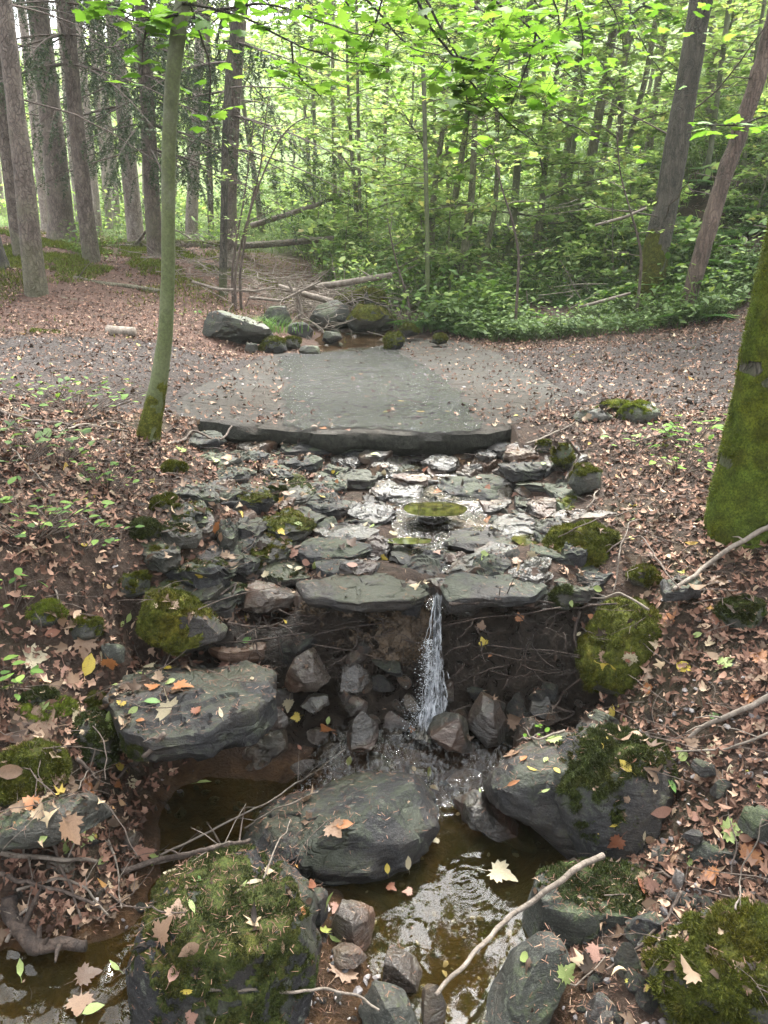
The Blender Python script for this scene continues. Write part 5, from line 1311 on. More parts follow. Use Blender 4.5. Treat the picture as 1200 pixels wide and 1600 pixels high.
# recognisable slim trunks on the right half: (points, Y, bark, label)
def trunk_thing(name, pts, Y, bark, label, group=None, segs=14, rough=.12, flute=.04, hgt=None, step=.08, cat='tree', flare=1.35, seed=1):
    P, r = px_path(pts, Y)
    d = P[-1] - P[-2]; d /= np.linalg.norm(d)
    top = hgt or 3.0
    P = np.vstack([P, P[-1] + d * top * .5, P[-1] + d * top]); r = np.append(r, [r[-1] * .75, r[-1] * .35])
    b = P[0].copy(); g = H1(b[0], b[1])
    if g < b[2]: P = np.vstack([[b[0] - .0, b[1], g - .15], P]); r = np.append(r[0] * flare, r)
    else: P = np.vstack([[b[0], b[1], b[2] - .25], P]); r = np.append(r[0] * flare, r)
    P2, r2 = densify(P, r, step)
    base = P2[0].copy(); base[2] = g
    t = thing(name, label, cat, base, group)
    mb = MB(); mb.tube(P2 - base, r2, segs, True, rough=rough, seed=seed, flute=flute)
    o = link('trunk', mb.mesh('trunk', M[bark]), t)
    return t, P2, r2, base
def side_branches(t, P2, r2, base, n, z0, z1, length, seed, bark='twig', droop=.5, sub=3, upd=.1, nm='dead_branch'):
    rr_ = random.Random(seed)
    for b in range(n):
        mb = MB(); z = rr_.uniform(z0, z1); k = int(np.argmin(np.abs(P2[:, 2] - z))); s = P2[k] - base
        a = rr_.uniform(0, 6.28); l = length * rr_.uniform(.4, 1.2); d = np.array([math.cos(a), math.sin(a), upd + rr_.gauss(0, .2)])
        pts = [s]
        for q in range(9):
            d = d + np.array([rr_.gauss(0, .13), rr_.gauss(0, .13), rr_.gauss(0, .08) - droop * .12]); d /= np.linalg.norm(d); pts.append(pts[-1] + d * l / 9)
        pts = np.array(pts); mb.tube(pts, np.linspace(.011, .002, 10), 5, False)
        for q in range(sub):
            k = rr_.randint(2, 8); e = pts[k] + (d * .4 + np.array([rr_.gauss(0, .6), rr_.gauss(0, .6), -.2])) * l * .35
            mb.tube(np.array([pts[k], (pts[k] + e) / 2 + [0, 0, -.01], e]), [.004, .003, .001], 4, False)
        link(nm, mb.mesh(nm, M[bark]), t)
def leafy_crown(t, P2, base, z0, z1, n, blen, nl, size, leafm, seed, bark='twig_dark', r0=.02, up=.3, bias=None, tilt=.35, temps=None):
    rr_ = random.Random(seed); mb = MB(); L = []
    for b in range(n):
        z = z0 + (z1 - z0) * (b + .5) / n; k = int(np.argmin(np.abs(P2[:, 2] - z))); s = P2[k] - base
        a = b * 2.4 + rr_.gauss(0, .5); dr = np.array([math.cos(a), math.sin(a), up * rr_.uniform(.2, 1.6)])
        if bias is not None: dr = dr + np.array(bias)
        spray(mb, L, s, dr, blen * rr_.uniform(.6, 1.2), r0, int(nl / n), size, seed * 77 + b, droop=.3)
    link('crown', leaf_mesh(L, size, seed, temps or (FRESH + FRESHOV), M[leafm], tilt, wood=mb, wmat=bark), t)

SLIM = [
 ([(668,462,8),(668,380,7),(665,250,7),(662,120,7),(656,0,6)], 10.6, 'straight thin young tree rising just right of the creek mouth'),
 ([(718,445,15),(728,380,13),(738,300,11),(742,200,9),(745,0,7)], 11.5, 'young tree with a thick foot second right of the creek mouth'),
 ([(742,445,9),(762,385,9),(774,330,8),(778,250,7),(775,120,6),(770,0,5)], 11.8, 'thin bent young tree leaning right beside the thick-footed one'),
 ([(793,410,13),(803,340,12),(810,240,11),(820,120,11),(828,0,10)], 13.0, 'smooth grey young tree in the middle of the slope'),
 ([(845,370,9),(852,240,8),(850,120,7),(846,0,7)], 14.0, 'dark thin upright stem left of the slanting trunks'),
 ([(872,330,12),(888,220,11),(902,110,10),(918,-20,10)], 16.0, 'slanting grey trunk, first of the row on the slope'),
 ([(884,320,9),(900,200,8),(935,0,8)], 17.0, 'thin slanting trunk close behind the first of the row'),
 ([(907,345,16),(925,240,15),(948,110,14),(968,-10,13)], 15.0, 'pale slanting trunk, thickest of the row on the slope'),
 ([(930,330,10),(950,200,9),(985,60,8),(1000,0,8)], 16.5, 'dark slanting trunk right of the thickest of the row'),
 ([(862,300,10),(880,150,9),(895,0,9)], 20.0, 'far thin trunk high on the slope left of the row'),
 ([(948,375,8),(975,250,8),(1010,120,9),(1030,0,8)], 14.5, 'slim leaning stem between the row and the big dark tree'),
 ([(1022,430,17),(1035,330,15),(1055,220,14),(1075,110,13),(1092,0,12)], 12.0, 'pale trunk half hidden behind the big dark tree'),
 ([(1092,330,9),(1108,250,9),(1125,120,8),(1140,0,8)], 13.0, 'thin pale stem right of the big dark tree'),
 ([(563,400,6),(562,310,6),(560,200,5),(558,80,5)], 14.5, 'thin brown stem above the leaning pale log'),
 ([(524,330,7),(522,240,7),(520,120,6),(520,0,6)], 17.0, 'straight stem above the log jam'),
 ([(490,320,6),(492,220,6),(488,100,6),(486,0,5)], 19.0, 'pale stem between the forked dark tree and the log jam'),
 ([(700,370,6),(700,260,6),(692,120,6),(690,0,5)], 16.5, 'thin greenish stem behind the creek mouth trees'),
 ([(604,360,6),(600,250,6),(606,100,6),(600,0,5)], 18.0, 'slim stem far behind the creek mouth'),
 ([(1160,300,7),(1168,180,6),(1185,60,6),(1195,0,6)], 12.0, 'thin stem behind the peeling dead trunk'),
]
for q, (pts, Yd, lb) in enumerate(SLIM):
    t, P2, r2, base = trunk_thing('slim_tree', pts, Yd, 'bark_slim' if q % 3 else 'bark_maple', lb, 'slim trees with recognisable trunks behind the ford', 9, .08, 0, 1.4, .15, seed=q)
    leafy_crown(t, P2, base, base[2] + 1.2, P2[-1, 2], 16, 1.5, 800, .115, 'leaf_hill', 600 + q, 'bark_slim', .009, .15)

# spruces on the left bank
SPRUCE = [
 ([(60,480,40),(52,420,36),(40,300,33),(20,130,30),(5,0,28)], 8.6, 'bark_spruce', 'thick straight spruce standing foremost on the left bank', 5.0, 16),
 ([(36,415,28),(24,330,27),(8,200,26),(-12,60,25)], 10.5, 'bark_spruce', 'brown spruce just behind the foremost one', 5.5, 10),
 ([(8,432,30),(-8,390,28),(-30,300,26)], 9.6, 'bark_dark', 'dark spruce foot leaning out at the left edge', 5.5, 4),
 ([(98,368,50),(96,340,42),(84,220,38),(70,100,36),(58,0,34)], 12.8, 'bark_spruce', 'broad reddish spruce with a moss-covered foot on the hump', 5.5, 16),
 ([(72,345,18),(60,240,17),(46,110,16),(32,0,15)], 15.0, 'bark_pale', 'pale spruce behind the broad reddish one', 6.5, 8),
 ([(144,412,30),(132,320,27),(118,180,26),(102,0,26)], 10.6, 'bark_spruce', 'grey spruce right of the mossy hump', 4.2, 18),
 ([(126,372,10),(112,250,10),(97,80,9),(90,0,9)], 17.0, 'bark_pale', 'thin pale spruce just left of the grey one', 6.5, 6),
 ([(155,385,15),(146,280,14),(134,150,13),(122,20,12)], 15.5, 'bark_pale', 'light brown spruce close to the right of the grey one', 5.5, 8),
 ([(174,384,12),(165,280,12),(152,150,11),(140,0,11)], 17.0, 'bark_pale', 'narrow pinkish spruce, second right of the grey one', 6.0, 6),
 ([(186,384,15),(177,280,14),(164,150,13),(152,0,12)], 18.0, 'bark_pale', 'whitish spruce, third right of the grey one', 6.0, 6),
 ([(214,388,30),(205,300,28),(196,200,26),(180,60,24),(172,0,24)], 13.5, 'bark_pale', 'pinkish grey spruce under the hanging needles', 3.6, 14),
 ([(243,404,28),(238,320,27),(232,200,25),(224,60,24),(220,0,23)], 11.5, 'bark_spruce', 'dark spruce left behind the leaning maple', 3.3, 18),
 ([(299,358,22),(302,280,20),(308,160,18),(314,20,17)], 15.5, 'bark_pale', 'light spruce between the maple and the dark pair', 5.5, 8),
 ([(330,376,11),(328,280,10),(326,150,9),(324,20,9)], 17.0, 'bark_spruce', 'thin trunk left of the dark pair', 5.5, 5),
 ([(348,452,14),(350,350,13),(352,220,13),(358,100,12),(372,0,12)], 10.0, 'bark_dark', 'slim left stem of the dark pair by the creek', 4.0, 10),
 ([(358,410,28),(358,300,26),(364,180,25),(372,60,24),(378,0,23)], 11.8, 'bark_spruce', 'thick right stem of the dark pair by the creek', 3.4, 18),
 ([(4,352,16),(-2,300,15),(-12,200,14)], 19.0, 'bark_pale', 'far pale spruce at the left edge', 7, 4),
 ([(228,372,9),(226,280,9),(222,100,8)], 21.0, 'bark_pale', 'far thin spruce behind the pinkish grey one', 7, 4),
 ([(270,362,10),(272,280,10),(276,100,9)], 22.0, 'bark_pale', 'far spruce glimpsed right of the maple', 7, 4),
 ([(24,348,12),(14,240,12),(2,120,11)], 20.0, 'bark_pale', 'far spruce left of the pale one', 7, 4),
]
def spruce_crown(seed, hgt=8.0, rad=2.0, step=.34):
    rr_ = random.Random(seed); mb = MB(); P = []; D = []
    z = 0
    while z < hgt:
        for b in range(5):
            a = rr_.uniform(0, 6.28); l = rad * (1 - z / (hgt * 1.1)) * rr_.uniform(.6, 1.15); n = 8; pts = []
            for k in range(n + 1):
                r_ = l * k / n; pts.append((math.cos(a) * r_, math.sin(a) * r_, z - .20 * r_ - .10 * r_ * r_))
            pts = np.array(pts); mb.tube(pts, np.linspace(.014, .003, n + 1), 4, False)
            for q in range(int(l * 11)):
                u = rr_.uniform(.15, 1); p = pts[0] + (pts[-1] - pts[0]) * u; p[2] = z - .2 * l * u - .1 * (l * u) ** 2
                hl = rr_.uniform(.15, .5) * (1.1 - .3 * u); aa = a + rr_.choice([-1, 1]) * rr_.uniform(.5, 1.4)
                e = p + np.array([math.cos(aa) * .35, math.sin(aa) * .35, -.85]) * hl
                for w in range(int(hl * 110)):
                    v = rr_.random(); P.append(p + (e - p) * v + np.array([rr_.gauss(0, .006) for _ in range(3)])); D.append((rr_.gauss(0, 1), rr_.gauss(0, 1), -.6 + rr_.gauss(0, .5)))
        z += step * rr_.uniform(.7, 1.3)
    P = np.array(P); D = np.array(D); n = len(P); r_ = np.random.default_rng(seed)
    tmp = [(np.array([[-.006, 0, 0], [.006, 0, 0], [0, 0, .036]], float), np.array([[0, 1, 2]]))]
    V, T = scatter(tmp, P, align(D, r_.random(n) * 6), .8 + .7 * r_.random(n))
    BV_, BT_ = mb.arrays()
    return raw_mesh('crown', np.vstack([V, BV_]), [T, BT_ + len(V)], [M['needle'], M['twig']], False, np.r_[np.zeros(len(T)), np.ones(len(BT_))])
SC = [spruce_crown(71), spruce_crown(72), spruce_crown(73)]
for q, (pts, Yd, bk, lb, cz0, nbr) in enumerate(SPRUCE):
    t, P2, r2, base = trunk_thing('spruce', [(a_, b_, c_ * .9) for a_, b_, c_ in pts], Yd, bk, lb, 'spruces on the left bank', 16, .07, .03, 7, .10, flare=1.5, seed=50 + q)
    if nbr: side_branches(t, P2, r2, base, nbr, base[2] + 1.6, P2[-1, 2] - 1, 1.5, 700 + q, 'twig')
    k = int(np.argmin(np.abs(P2[:, 2] - cz0))); loc = P2[k] - base
    if q not in (3, 5, 10, 11, 15): loc = P2[int(len(P2) * .8)] - base
    cr = link('crown', SC[q % 3], t, loc)
    cr.rotation_euler = (0, 0, q * 1.3); s_ = 1.0 if q in (5, 10, 11, 15) else .45
    cr.scale = (s_, s_, s_)

# leaning maple in front
t, P2, r2, base = trunk_thing('maple_tree', [(226,712,50),(230,690,38),(238,650,31),(250,590,26),(259,520,23),(263,430,21),(263,320,21),(264,220,22),(270,120,23),(280,40,25),(292,-30,25)], 3.95, 'bark_maple',
    'slender leaning maple with greenish bark in front of the path', None, 24, .05, .03, 2.6, .03, seed=91)
maple, mP, mB = t, P2, base
leafy_crown(t, P2, base, 3.6, P2[-1, 2], 14, 1.7, 1500, .12, 'leaf_canopy', 801, 'twig_dark', .016, .2, (-.4, -.1, 0), .3, FRESH)
V_, T_ = tube(P2, r2 * 1.0, 24)[0], None
mbm = MB(); mbm.tube(P2, r2, 24); V_, T_ = mbm.arrays()
moss_on(t, V_, T_, lambda P, N: np.clip((1.25 - P[:, 2]) * 2.5 - .1 + fbm(P, 12, 3, 3) * .9, 0, 1), 9000, .006, .002, 'moss')
# right dark tree
t, P2, r2, base = trunk_thing('tree', [(1008,478,50),(1014,450,40),(1026,390,38),(1046,300,37),(1063,200,36),(1080,100,35),(1100,-20,34)], 9.6, 'bark_dark',
    'big dark leaning tree with a mossy foot right of the ford', None, 20, .1, .05, 4.0, .06, seed=92)
leafy_crown(t, P2, base, 4.5, P2[-1, 2], 15, 2.6, 2100, .13, 'leaf_canopy', 802, 'twig_dark', .025, .2, (.5, .1, 0), .3, FRESH)
side_branches(t, P2, r2, base, 9, 2.2, 6, 1.9, 812, 'twig', .1, 4, .5, 'bare_branch')
mbm = MB(); mbm.tube(P2, r2 * 1.02, 20); V_, T_ = mbm.arrays()
moss_on(t, V_, T_, lambda P, N: np.clip((2.1 - P[:, 2]) * 1.6 + fbm(P, 5, 3, 3) * .8 - N[:, 0] * .4, 0, 1), 9000, .014, .008, 'moss')
# dead peeling trunk
t, P2, r2, base = trunk_thing('dead_tree', [(1069,502,30),(1076,470,25),(1088,430,26),(1104,370,26),(1128,290,26),(1160,195,25),(1190,105,25),(1212,20,24)], 8.7, 'bark_dead',
    'reddish dead trunk with peeling bark leaning to the right', None, 16, .22, .08, 1.2, .05, seed=93)
side_branches(t, P2, r2, base, 5, 2.0, 4, .7, 813, 'twig', .1, 2, .3, 'bare_branch')
# mossy trunk at the right edge
t, P2, r2, base = trunk_thing('mossy_tree', [(1150,905,185),(1155,870,128),(1161,825,112),(1173,760,106),(1188,690,104),(1208,600,106),(1230,500,110),(1253,400,112),(1300,200,112),(1345,0,110)], 2.92, 'bark_dark',
    'thick leaning trunk wrapped in green moss at the right edge', None, 40, .05, .05, 4.5, .025, flare=1.2, seed=94)
leafy_crown(t, P2, base, 5.2, P2[-1, 2], 15, 2.6, 2100, .13, 'leaf_canopy', 803, 'twig_dark', .025, .2, (-.3, .1, 0), .3, FRESH)
mbm = MB(); mbm.tube(P2, r2 * 1.005, 64, True, rough=.05, seed=94, flute=.05); V_, T_ = mbm.arrays()
# triangulated finer so that the moss skin has bare scars
def scar(P, px, py, sx, sz):
    c = at_y(px, py, 2.80); return np.exp(-((P[:, 0] - c[0]) / sx) ** 2 - ((P[:, 2] - c[2]) / sz) ** 2) * 2.6
moss_on(t, V_, T_, lambda P, N: np.clip(1.35 + fbm(P * np.array([1, 1, .25]), 14, 3, 3) * 1.2 + fbm(P, 60, 2, 6) * .4 - scar(P, 1152, 732, .018, .03) - scar(P, 1190, 580, .022, .028) - scar(P, 1195, 470, .008, .10) - scar(P, 1176, 520, .005, .06) - scar(P, 1152, 640, .005, .06), 0, 1), 120000, .009, .006, 'moss_trunk')

# overhanging leafy twigs near the top of the picture
def overhang(stems, Y, nl, size, label, mat='leaf_near', parent=None, seed=1, tilt=.35, spread=.07, offset=None, lo=0.0):
    rr_ = random.Random(seed); mb = MB(); L = []
    b0 = at_y(stems[0][0][0], stems[0][0][1], Y)
    for s in stems:
        P = np.array([at_y(a, b, Y + (c if len(x) > 2 else 0)) for x in s for (a, b, c) in [(x[0], x[1], x[2] if len(x) > 2 else 0)]])
        P, r = densify(P, np.linspace(1, .3, len(P)), .04); P = P + np.column_stack([fbm(P * 1.0 + k_, 7, 2, seed) for k_ in (0, 9, 18)]) * .02
        w = .0065 * r; mb.tube(P - b0, w, 6, False)
        for q in range(int(nl / len(stems))):
            k = int(len(P) * (lo + (1 - lo) * rr_.random())); k = min(k, len(P) - 1); p = P[k]
            e = p + np.array([rr_.gauss(0, spread), rr_.gauss(0, spread), rr_.gauss(0, spread * .5) - spread * .3])
            mb.tube(np.array([p, e]) - b0, [.0014, .0009], 3, False); L.append(e - b0)
    if parent is None:
        t = thing('leafy_branch', label, 'branch', b0)
        link('stem', mb.mesh('stem', M['twig_dark']), t); link('leaves', leaf_mesh(L, size, seed, variants(MAPLE, [(-.25,-.12,.1),(-.1,-.2,0),(-.35,-.05,-.15)]), M[mat], tilt, 'leaves'), t)
    else:
        o = b0 - np.array(parent.location)
        link('branch', mb.mesh('branch', M['twig_dark']), parent, o); link('leaves', leaf_mesh(L, size, seed, variants(MAPLE, [(-.25,-.12,.1),(-.1,-.2,0)]), M[mat], tilt, 'leaves'), parent, o)
overhang([[(282,5),(340,14),(400,32),(450,62),(490,85),(545,97),(610,106,.2)], [(340,14),(420,6),(520,40),(600,60,.3)], [(450,62),(455,110),(500,150,.2)]], 3.9, 90, 0.088, '', parent=maple, seed=5, tilt=.25)
overhang([[(278,20),(235,27),(200,24),(165,8),(140,-10)], [(235,27),(221,55),(224,92),(222,118)]], 3.9, 51, 0.097, '', parent=maple, seed=6, tilt=.3)
overhang([[(300,0),(320,60),(330,110),(325,180),(345,215)]], 3.95, 24, 0.079, '', parent=maple, seed=7, tilt=.3)
overhang([[(640,-20),(670,40),(705,90),(745,135),(780,175),(815,205),(840,225)], [(655,-20),(690,50),(725,110),(735,175),(730,210)], [(705,90),(760,100),(800,130)]], 3.6, 165, 0.077, 'leafy maple twig with dark stems hanging from the top middle', 'leaf_canopy', seed=8, spread=.10)
overhang([[(765,-10),(800,18),(835,52),(870,90),(895,125)], [(835,52),(828,90),(808,140),(795,180)], [(800,18),(780,70),(760,120)]], 4.0, 165, 0.084, 'maple twig hanging right of the top middle', 'leaf_near', seed=9, spread=.12)
overhang([[(560,-20),(610,40),(640,75),(700,90)], [(600,-20),(580,60),(560,110)], [(520,-30),(560,30),(640,50)]], 4.4, 105, 0.079, 'bright leafy twig reaching in from above the maple branch', 'leaf_near', seed=10, spread=.13)
overhang([[(1240,170),(1190,182),(1150,195),(1105,200),(1080,196)]], 4.2, 21, 0.101, 'leafy twig reaching in from the right edge', 'leaf_near', seed=11, spread=.06, tilt=.2)
overhang([[(890,-20),(915,60),(900,120),(930,150)], [(860,-20),(880,40),(850,90)]], 5.2, 90, 0.079, 'light leafy twig over the slanting trunks', 'leaf_near', seed=12, spread=.14)
overhang([[(975,-20),(990,40),(1015,85),(1040,125),(1060,145)]], 7.5, 12, 0.079, 'long bare curved twig crossing left of the big dark tree', 'leaf_near', seed=13)
overhang([[(870,180,0),(930,215,0),(975,240,0),(1018,246,.3)]], 7.0, 12, 0.070, 'thin slanting twig before the row of trunks', 'leaf_near', seed=14)
overhang([[(590,-30),(630,20),(650,60),(690,75)], [(700,-30),(760,30),(790,60)], [(820,-30),(850,20),(905,60)], [(930,-30),(960,20),(970,60)]], 6.0, 300, 0.088, 'mass of light maple leaves hanging high above the creek', 'leaf_near', seed=16, spread=.3)
overhang([[(395,-30),(430,20),(440,70)], [(450,-30),(500,20),(560,30)]], 6.0, 105, 0.088, 'light leaves hanging between the dark pair and the creek', 'leaf_near', seed=17, spread=.3)

# curved thin shoots left of the creek
for q, (pts, Yd, lb) in enumerate([
    ([(366,440),(372,400),(385,350),(400,300),(418,255),(440,210),(470,183),(486,182)], 9.4, 'arching thin bare shoot beside the dark pair'),
    ([(374,430),(382,380),(392,320),(408,260),(412,210),(420,150)], 9.6, 'upright thin bare shoot behind the arching one'),
    ([(362,430),(370,370),(378,330),(390,250),(398,180)], 9.8, 'thin forked shoot touching the dark pair'),
    ([(810,425),(812,400),(800,340),(785,300),(770,230),(745,140)], 8.9, 'thin curved shoot in front of the grey young tree'),
    ([(1003,412),(1000,380),(985,330),(968,270),(962,180)], 9.0, 'thin shoot left of the big dark tree'),
    ([(640,470),(625,430),(612,380),(605,340)], 9.6, 'thin shoot over the mossy stones of the creek'),
]):
    P = np.array([at_y(a, b, Yd) for a, b in pts]); g = H1(P[0][0], P[0][1]); P = np.vstack([[P[0][0], P[0][1], g - .05], P]); P, r = densify(P, np.linspace(.02, .005, len(P)), .08)
    b0 = P[0].copy(); t = thing('sapling', lb, 'sapling', b0); mb = MB(); mb.tube(P - b0, r, 6); L = []
    for k in range(6): spray(mb, L, P[int(len(P) * (.35 + .1 * k))] - b0, (random.gauss(0, 1), random.gauss(0, .6), .4), .5, .006, 12, .07, 40 + q * 10 + k)
    link('stem', mb.mesh('stem', M['twig']), t); link('leaves', leaf_mesh(L, .07, q, FRESHOV, M['leaf_hill'], name='leaves'), t)

# ------------------------------------------------------------------ logs, sticks, roots
def log(pts, Y, label, mat='wood_pale', name='log', rough=.12, segs=14, moss=0, seed=1, cat='log', twigs=0):
    """pts: (px, py, width_px[, extra distance])"""
    P = np.array([at_y(p[0], p[1], Y + (p[3] if len(p) > 3 else 0)) for p in pts]); r = np.array([p[2] / 2 * depth_of(a) / FPX for a, p in zip(P, pts)])
    P, r = densify(P, r, max(.015, float(r.mean()) * .5)); b0 = P.mean(0).copy(); mb = MB(); mb.tube(P - b0, r, segs, True, rough, seed, .06)
    rr_ = random.Random(seed)
    for q in range(twigs):
        k = rr_.randrange(2, len(P) - 1); d = np.array([rr_.gauss(0, 1), rr_.gauss(0, 1), rr_.random()]); d /= np.linalg.norm(d); l = r.mean() * rr_.uniform(6, 14)
        mb.tube(np.array([P[k], P[k] + d * l * .5 + [0, 0, .01], P[k] + d * l]) - b0, [r[k] * .35, r[k] * .2, r[k] * .08], 5, False)
    me = mb.mesh(name, M[mat])
    if moss:
        t = thing(name, label, cat, b0); link('wood', me, t)
        mbm = MB(); mbm.tube(P, r * 1.03, segs); V, T = mbm.arrays()
        moss_on(t, V, T, mfn(.8, 4 / max(r.mean() * 8, .3), .4 - moss, None, None, seed), 4000, .012, .006, 'moss'); return t
    o = link(name, me, None, b0); tag(o, label, cat); return o
log([(435,448,9),(470,458,9),(520,472,10)], 9.7, 'short pale log slanting down into the creek', twigs=2)
log([(478,450,9,.3),(540,442,10),(612,430,9,-.2)], 10.2, 'weathered log lying across behind the creek rocks', twigs=3)
log([(462,455,5),(470,480,5),(472,500,5)], 9.4, 'thin white stick standing in the log jam', name='stick', cat='stick')
log([(450,440,5),(465,470,4),(468,498,4)], 9.5, 'white broken stick beside the thin standing one', name='stick', cat='stick')
log([(352,386,11),(440,380,10),(522,373,9)], 13.0, 'long grey log lying level behind the dark pair', 'bark_spruce', twigs=3)
log([(392,353,9),(440,338,8),(490,322,7),(545,300,6,.5)], 14.5, 'pale fallen trunk slanting up to the right behind the creek', twigs=6)
log([(200,388,18),(240,384,17),(290,384,17),(345,384,15)], 13.0, 'broken brown log lying behind the maple', 'bark_spruce', moss=.3, twigs=4)
log([(272,406,8),(310,412,8),(338,418,7)], 11.8, 'thin grey log on the bank right of the maple')
log([(115,435,9),(150,443,9),(200,448,8),(250,455,7)], 9.4, 'thin dark log on the bank behind the maple', 'bark_spruce', twigs=3)
log([(78,466,9),(110,470,9),(132,474,8)], 8.6, 'short thin log beside the foremost spruce', 'bark_spruce')
log([(167,518,19),(190,520,19),(211,520,18)], 7.2, 'short cut log lying on the pink leaf litter', 'wood_pale', rough=.08)
log([(50,520,13),(90,526,14),(130,534,13),(156,540,10)], 7.2, 'mossy rotten branch left of the short cut log', 'bark_dark', moss=.5)
log([(520,480,20,.3),(545,468,19),(575,455,17)], 10.4, 'mossy log stub in the creek bank', 'bark_dark', moss=.6)
log([(390,465,5),(440,470,4),(500,440,3)], 9.3, 'thin branch across the brush pile', 'wood_pale', name='stick', cat='stick', twigs=6)
log([(300,440,4),(340,452,5),(400,455,4),(430,448,3)], 9.6, 'bent grey branch on the brush pile left of the creek', 'wood_pale', name='stick', cat='stick', twigs=7)
log([(930,352,4),(975,340,5),(1010,325,4)], 9.2, 'bare twig behind the big dark tree', 'wood_pale', name='stick', cat='stick', twigs=2)
log([(905,480,4),(950,468,5),(985,458,4)], 9.0, 'thin stick over the dark ground cover', 'wood_pale', name='stick', cat='stick')

def stick(pts, label, w0, w1, mat='wood_pale', lift=.01, seed=1, twigs=0, name='stick', cat='stick', rough=.12, wob=.006):
    """pts: (px, py[, height above what lies below])"""
    P = []
    for p in pts:
        h, nn = cast(p[0], p[1]); l = p[2] if len(p) > 2 else lift
        P.append(np.array(h) + np.array([0, 0, l]))
    P = np.array(P)
    P = [at_y(p[0], p[1], q[1]) + np.array([0, 0, 0]) if len(p) < 3 else q for p, q in zip(pts, P)] if False else P
    L = np.linalg.norm(np.diff(P, axis=0), axis=1).sum()
    r = np.linspace(w0, w1, len(P)) / 2; P, r = densify(P, r, max(.008, L / 60))
    P = P + np.column_stack([fbm(P + k_, 12, 2, seed) for k_ in (0, 9, 18)]) * wob * 2
    b0 = P.mean(0).copy(); mb = MB(); mb.tube(P - b0, r, 9, True, rough, seed, .05); rr_ = random.Random(seed)
    for q in range(twigs):
        k = rr_.randrange(2, len(P) - 1); d = np.array([rr_.gauss(0, 1), rr_.gauss(0, .8), rr_.random() * .6]); d /= np.linalg.norm(d); l = rr_.uniform(.04, .14)
        mb.tube(np.array([P[k], P[k] + d * l * .5 + [0, 0, .008], P[k] + d * l]) - b0, [r[k] * .5, r[k] * .35, r[k] * .15], 5, False)
    o = link(name, mb.mesh(name, M[mat]), None, b0); tag(o, label, cat); return o
stick([(938,1358,.05),(905,1378,.07),(870,1400,.05),(840,1440,.10),(800,1475,.12),(760,1520,.12),(720,1565,.12),(680,1615,.14)], 'long curved grey branch leaning from the pool over the green block', .019, .011, 'wood_pale', seed=3)
stick([(330,1553,.02),(400,1557,.02),(470,1560,.02),(500,1560,.03),(555,1572,.05),(590,1600,.05)], 'bent twig lying over the corner boulder', .009, .006, 'wood_pale', seed=4, twigs=1)
stick([(250,1345,.02),(300,1325,.03),(350,1300,.03),(420,1262,.03),(480,1225,.03),(540,1182,.04)], 'long thin stick across the left pool behind the long boulder', .008, .005, 'wood_pale', seed=5, twigs=4)
stick([(385,1300,.02),(430,1275,.03),(500,1245,.03)], 'thin side stick beside the long one over the left pool', .006, .004, 'wood_pale', seed=6, twigs=1)
stick([(415,1383,.03),(435,1345,.06),(455,1312,.08)], 'upright twig leaning against the long boulder', .005, .003, 'wood_pale', seed=7)
stick([(1210,850,.10),(1150,878,.08),(1100,905,.06),(1048,933,.03)], 'straight brown stick leaning down from the mossy trunk', .022, .014, 'wood_pale', seed=8, twigs=1)
stick([(1215,1098,.04),(1150,1125,.03),(1110,1140,.03),(1075,1160,.02)], 'pale thick branch on the right bank beside the moss-capped boulder', .02, .012, 'wood_pale', seed=9, twigs=2)
stick([(1200,1155,.02),(1130,1180,.02),(1050,1186,.02)], 'thin branch below the pale thick one', .009, .005, 'wood_pale', seed=10, twigs=3)
stick([(960,935,.03),(965,900,.10),(975,865,.14),(1000,828,.05)], 'pale thin twig standing over the mossy mound', .006, .004, 'wood_pale', seed=11)
stick([(1012,965,.03),(985,950,.04),(965,940,.04),(940,945,.03),(890,945,.02)], 'forked light stick lying on the big moss cushion', .010, .006, 'wood_pale', seed=12, twigs=2)
stick([(870,850,.03),(900,860,.10),(930,850,.12),(980,820,.06),(1020,800,.05)], 'slender twig reaching over the mossy mound', .005, .004, 'twig', seed=13, twigs=4)
stick([(930,880,.02),(970,860,.04),(1000,850,.04),(1050,920,.03),(1060,930,.02)], 'thin crooked twig in front of the mossy trunk', .007, .005, 'twig', seed=14, twigs=2)
stick([(885,695,.03),(905,715,.02),(890,740,.03),(880,755,.02)], 'mossy forked stick beside the upper right stones', .018, .010, 'twig', seed=15, twigs=2)
stick([(935,770,.02),(925,790,.03),(915,800,.02)], 'short white broken stick on the right bank', .008, .006, 'wood_pale', seed=16, twigs=1)
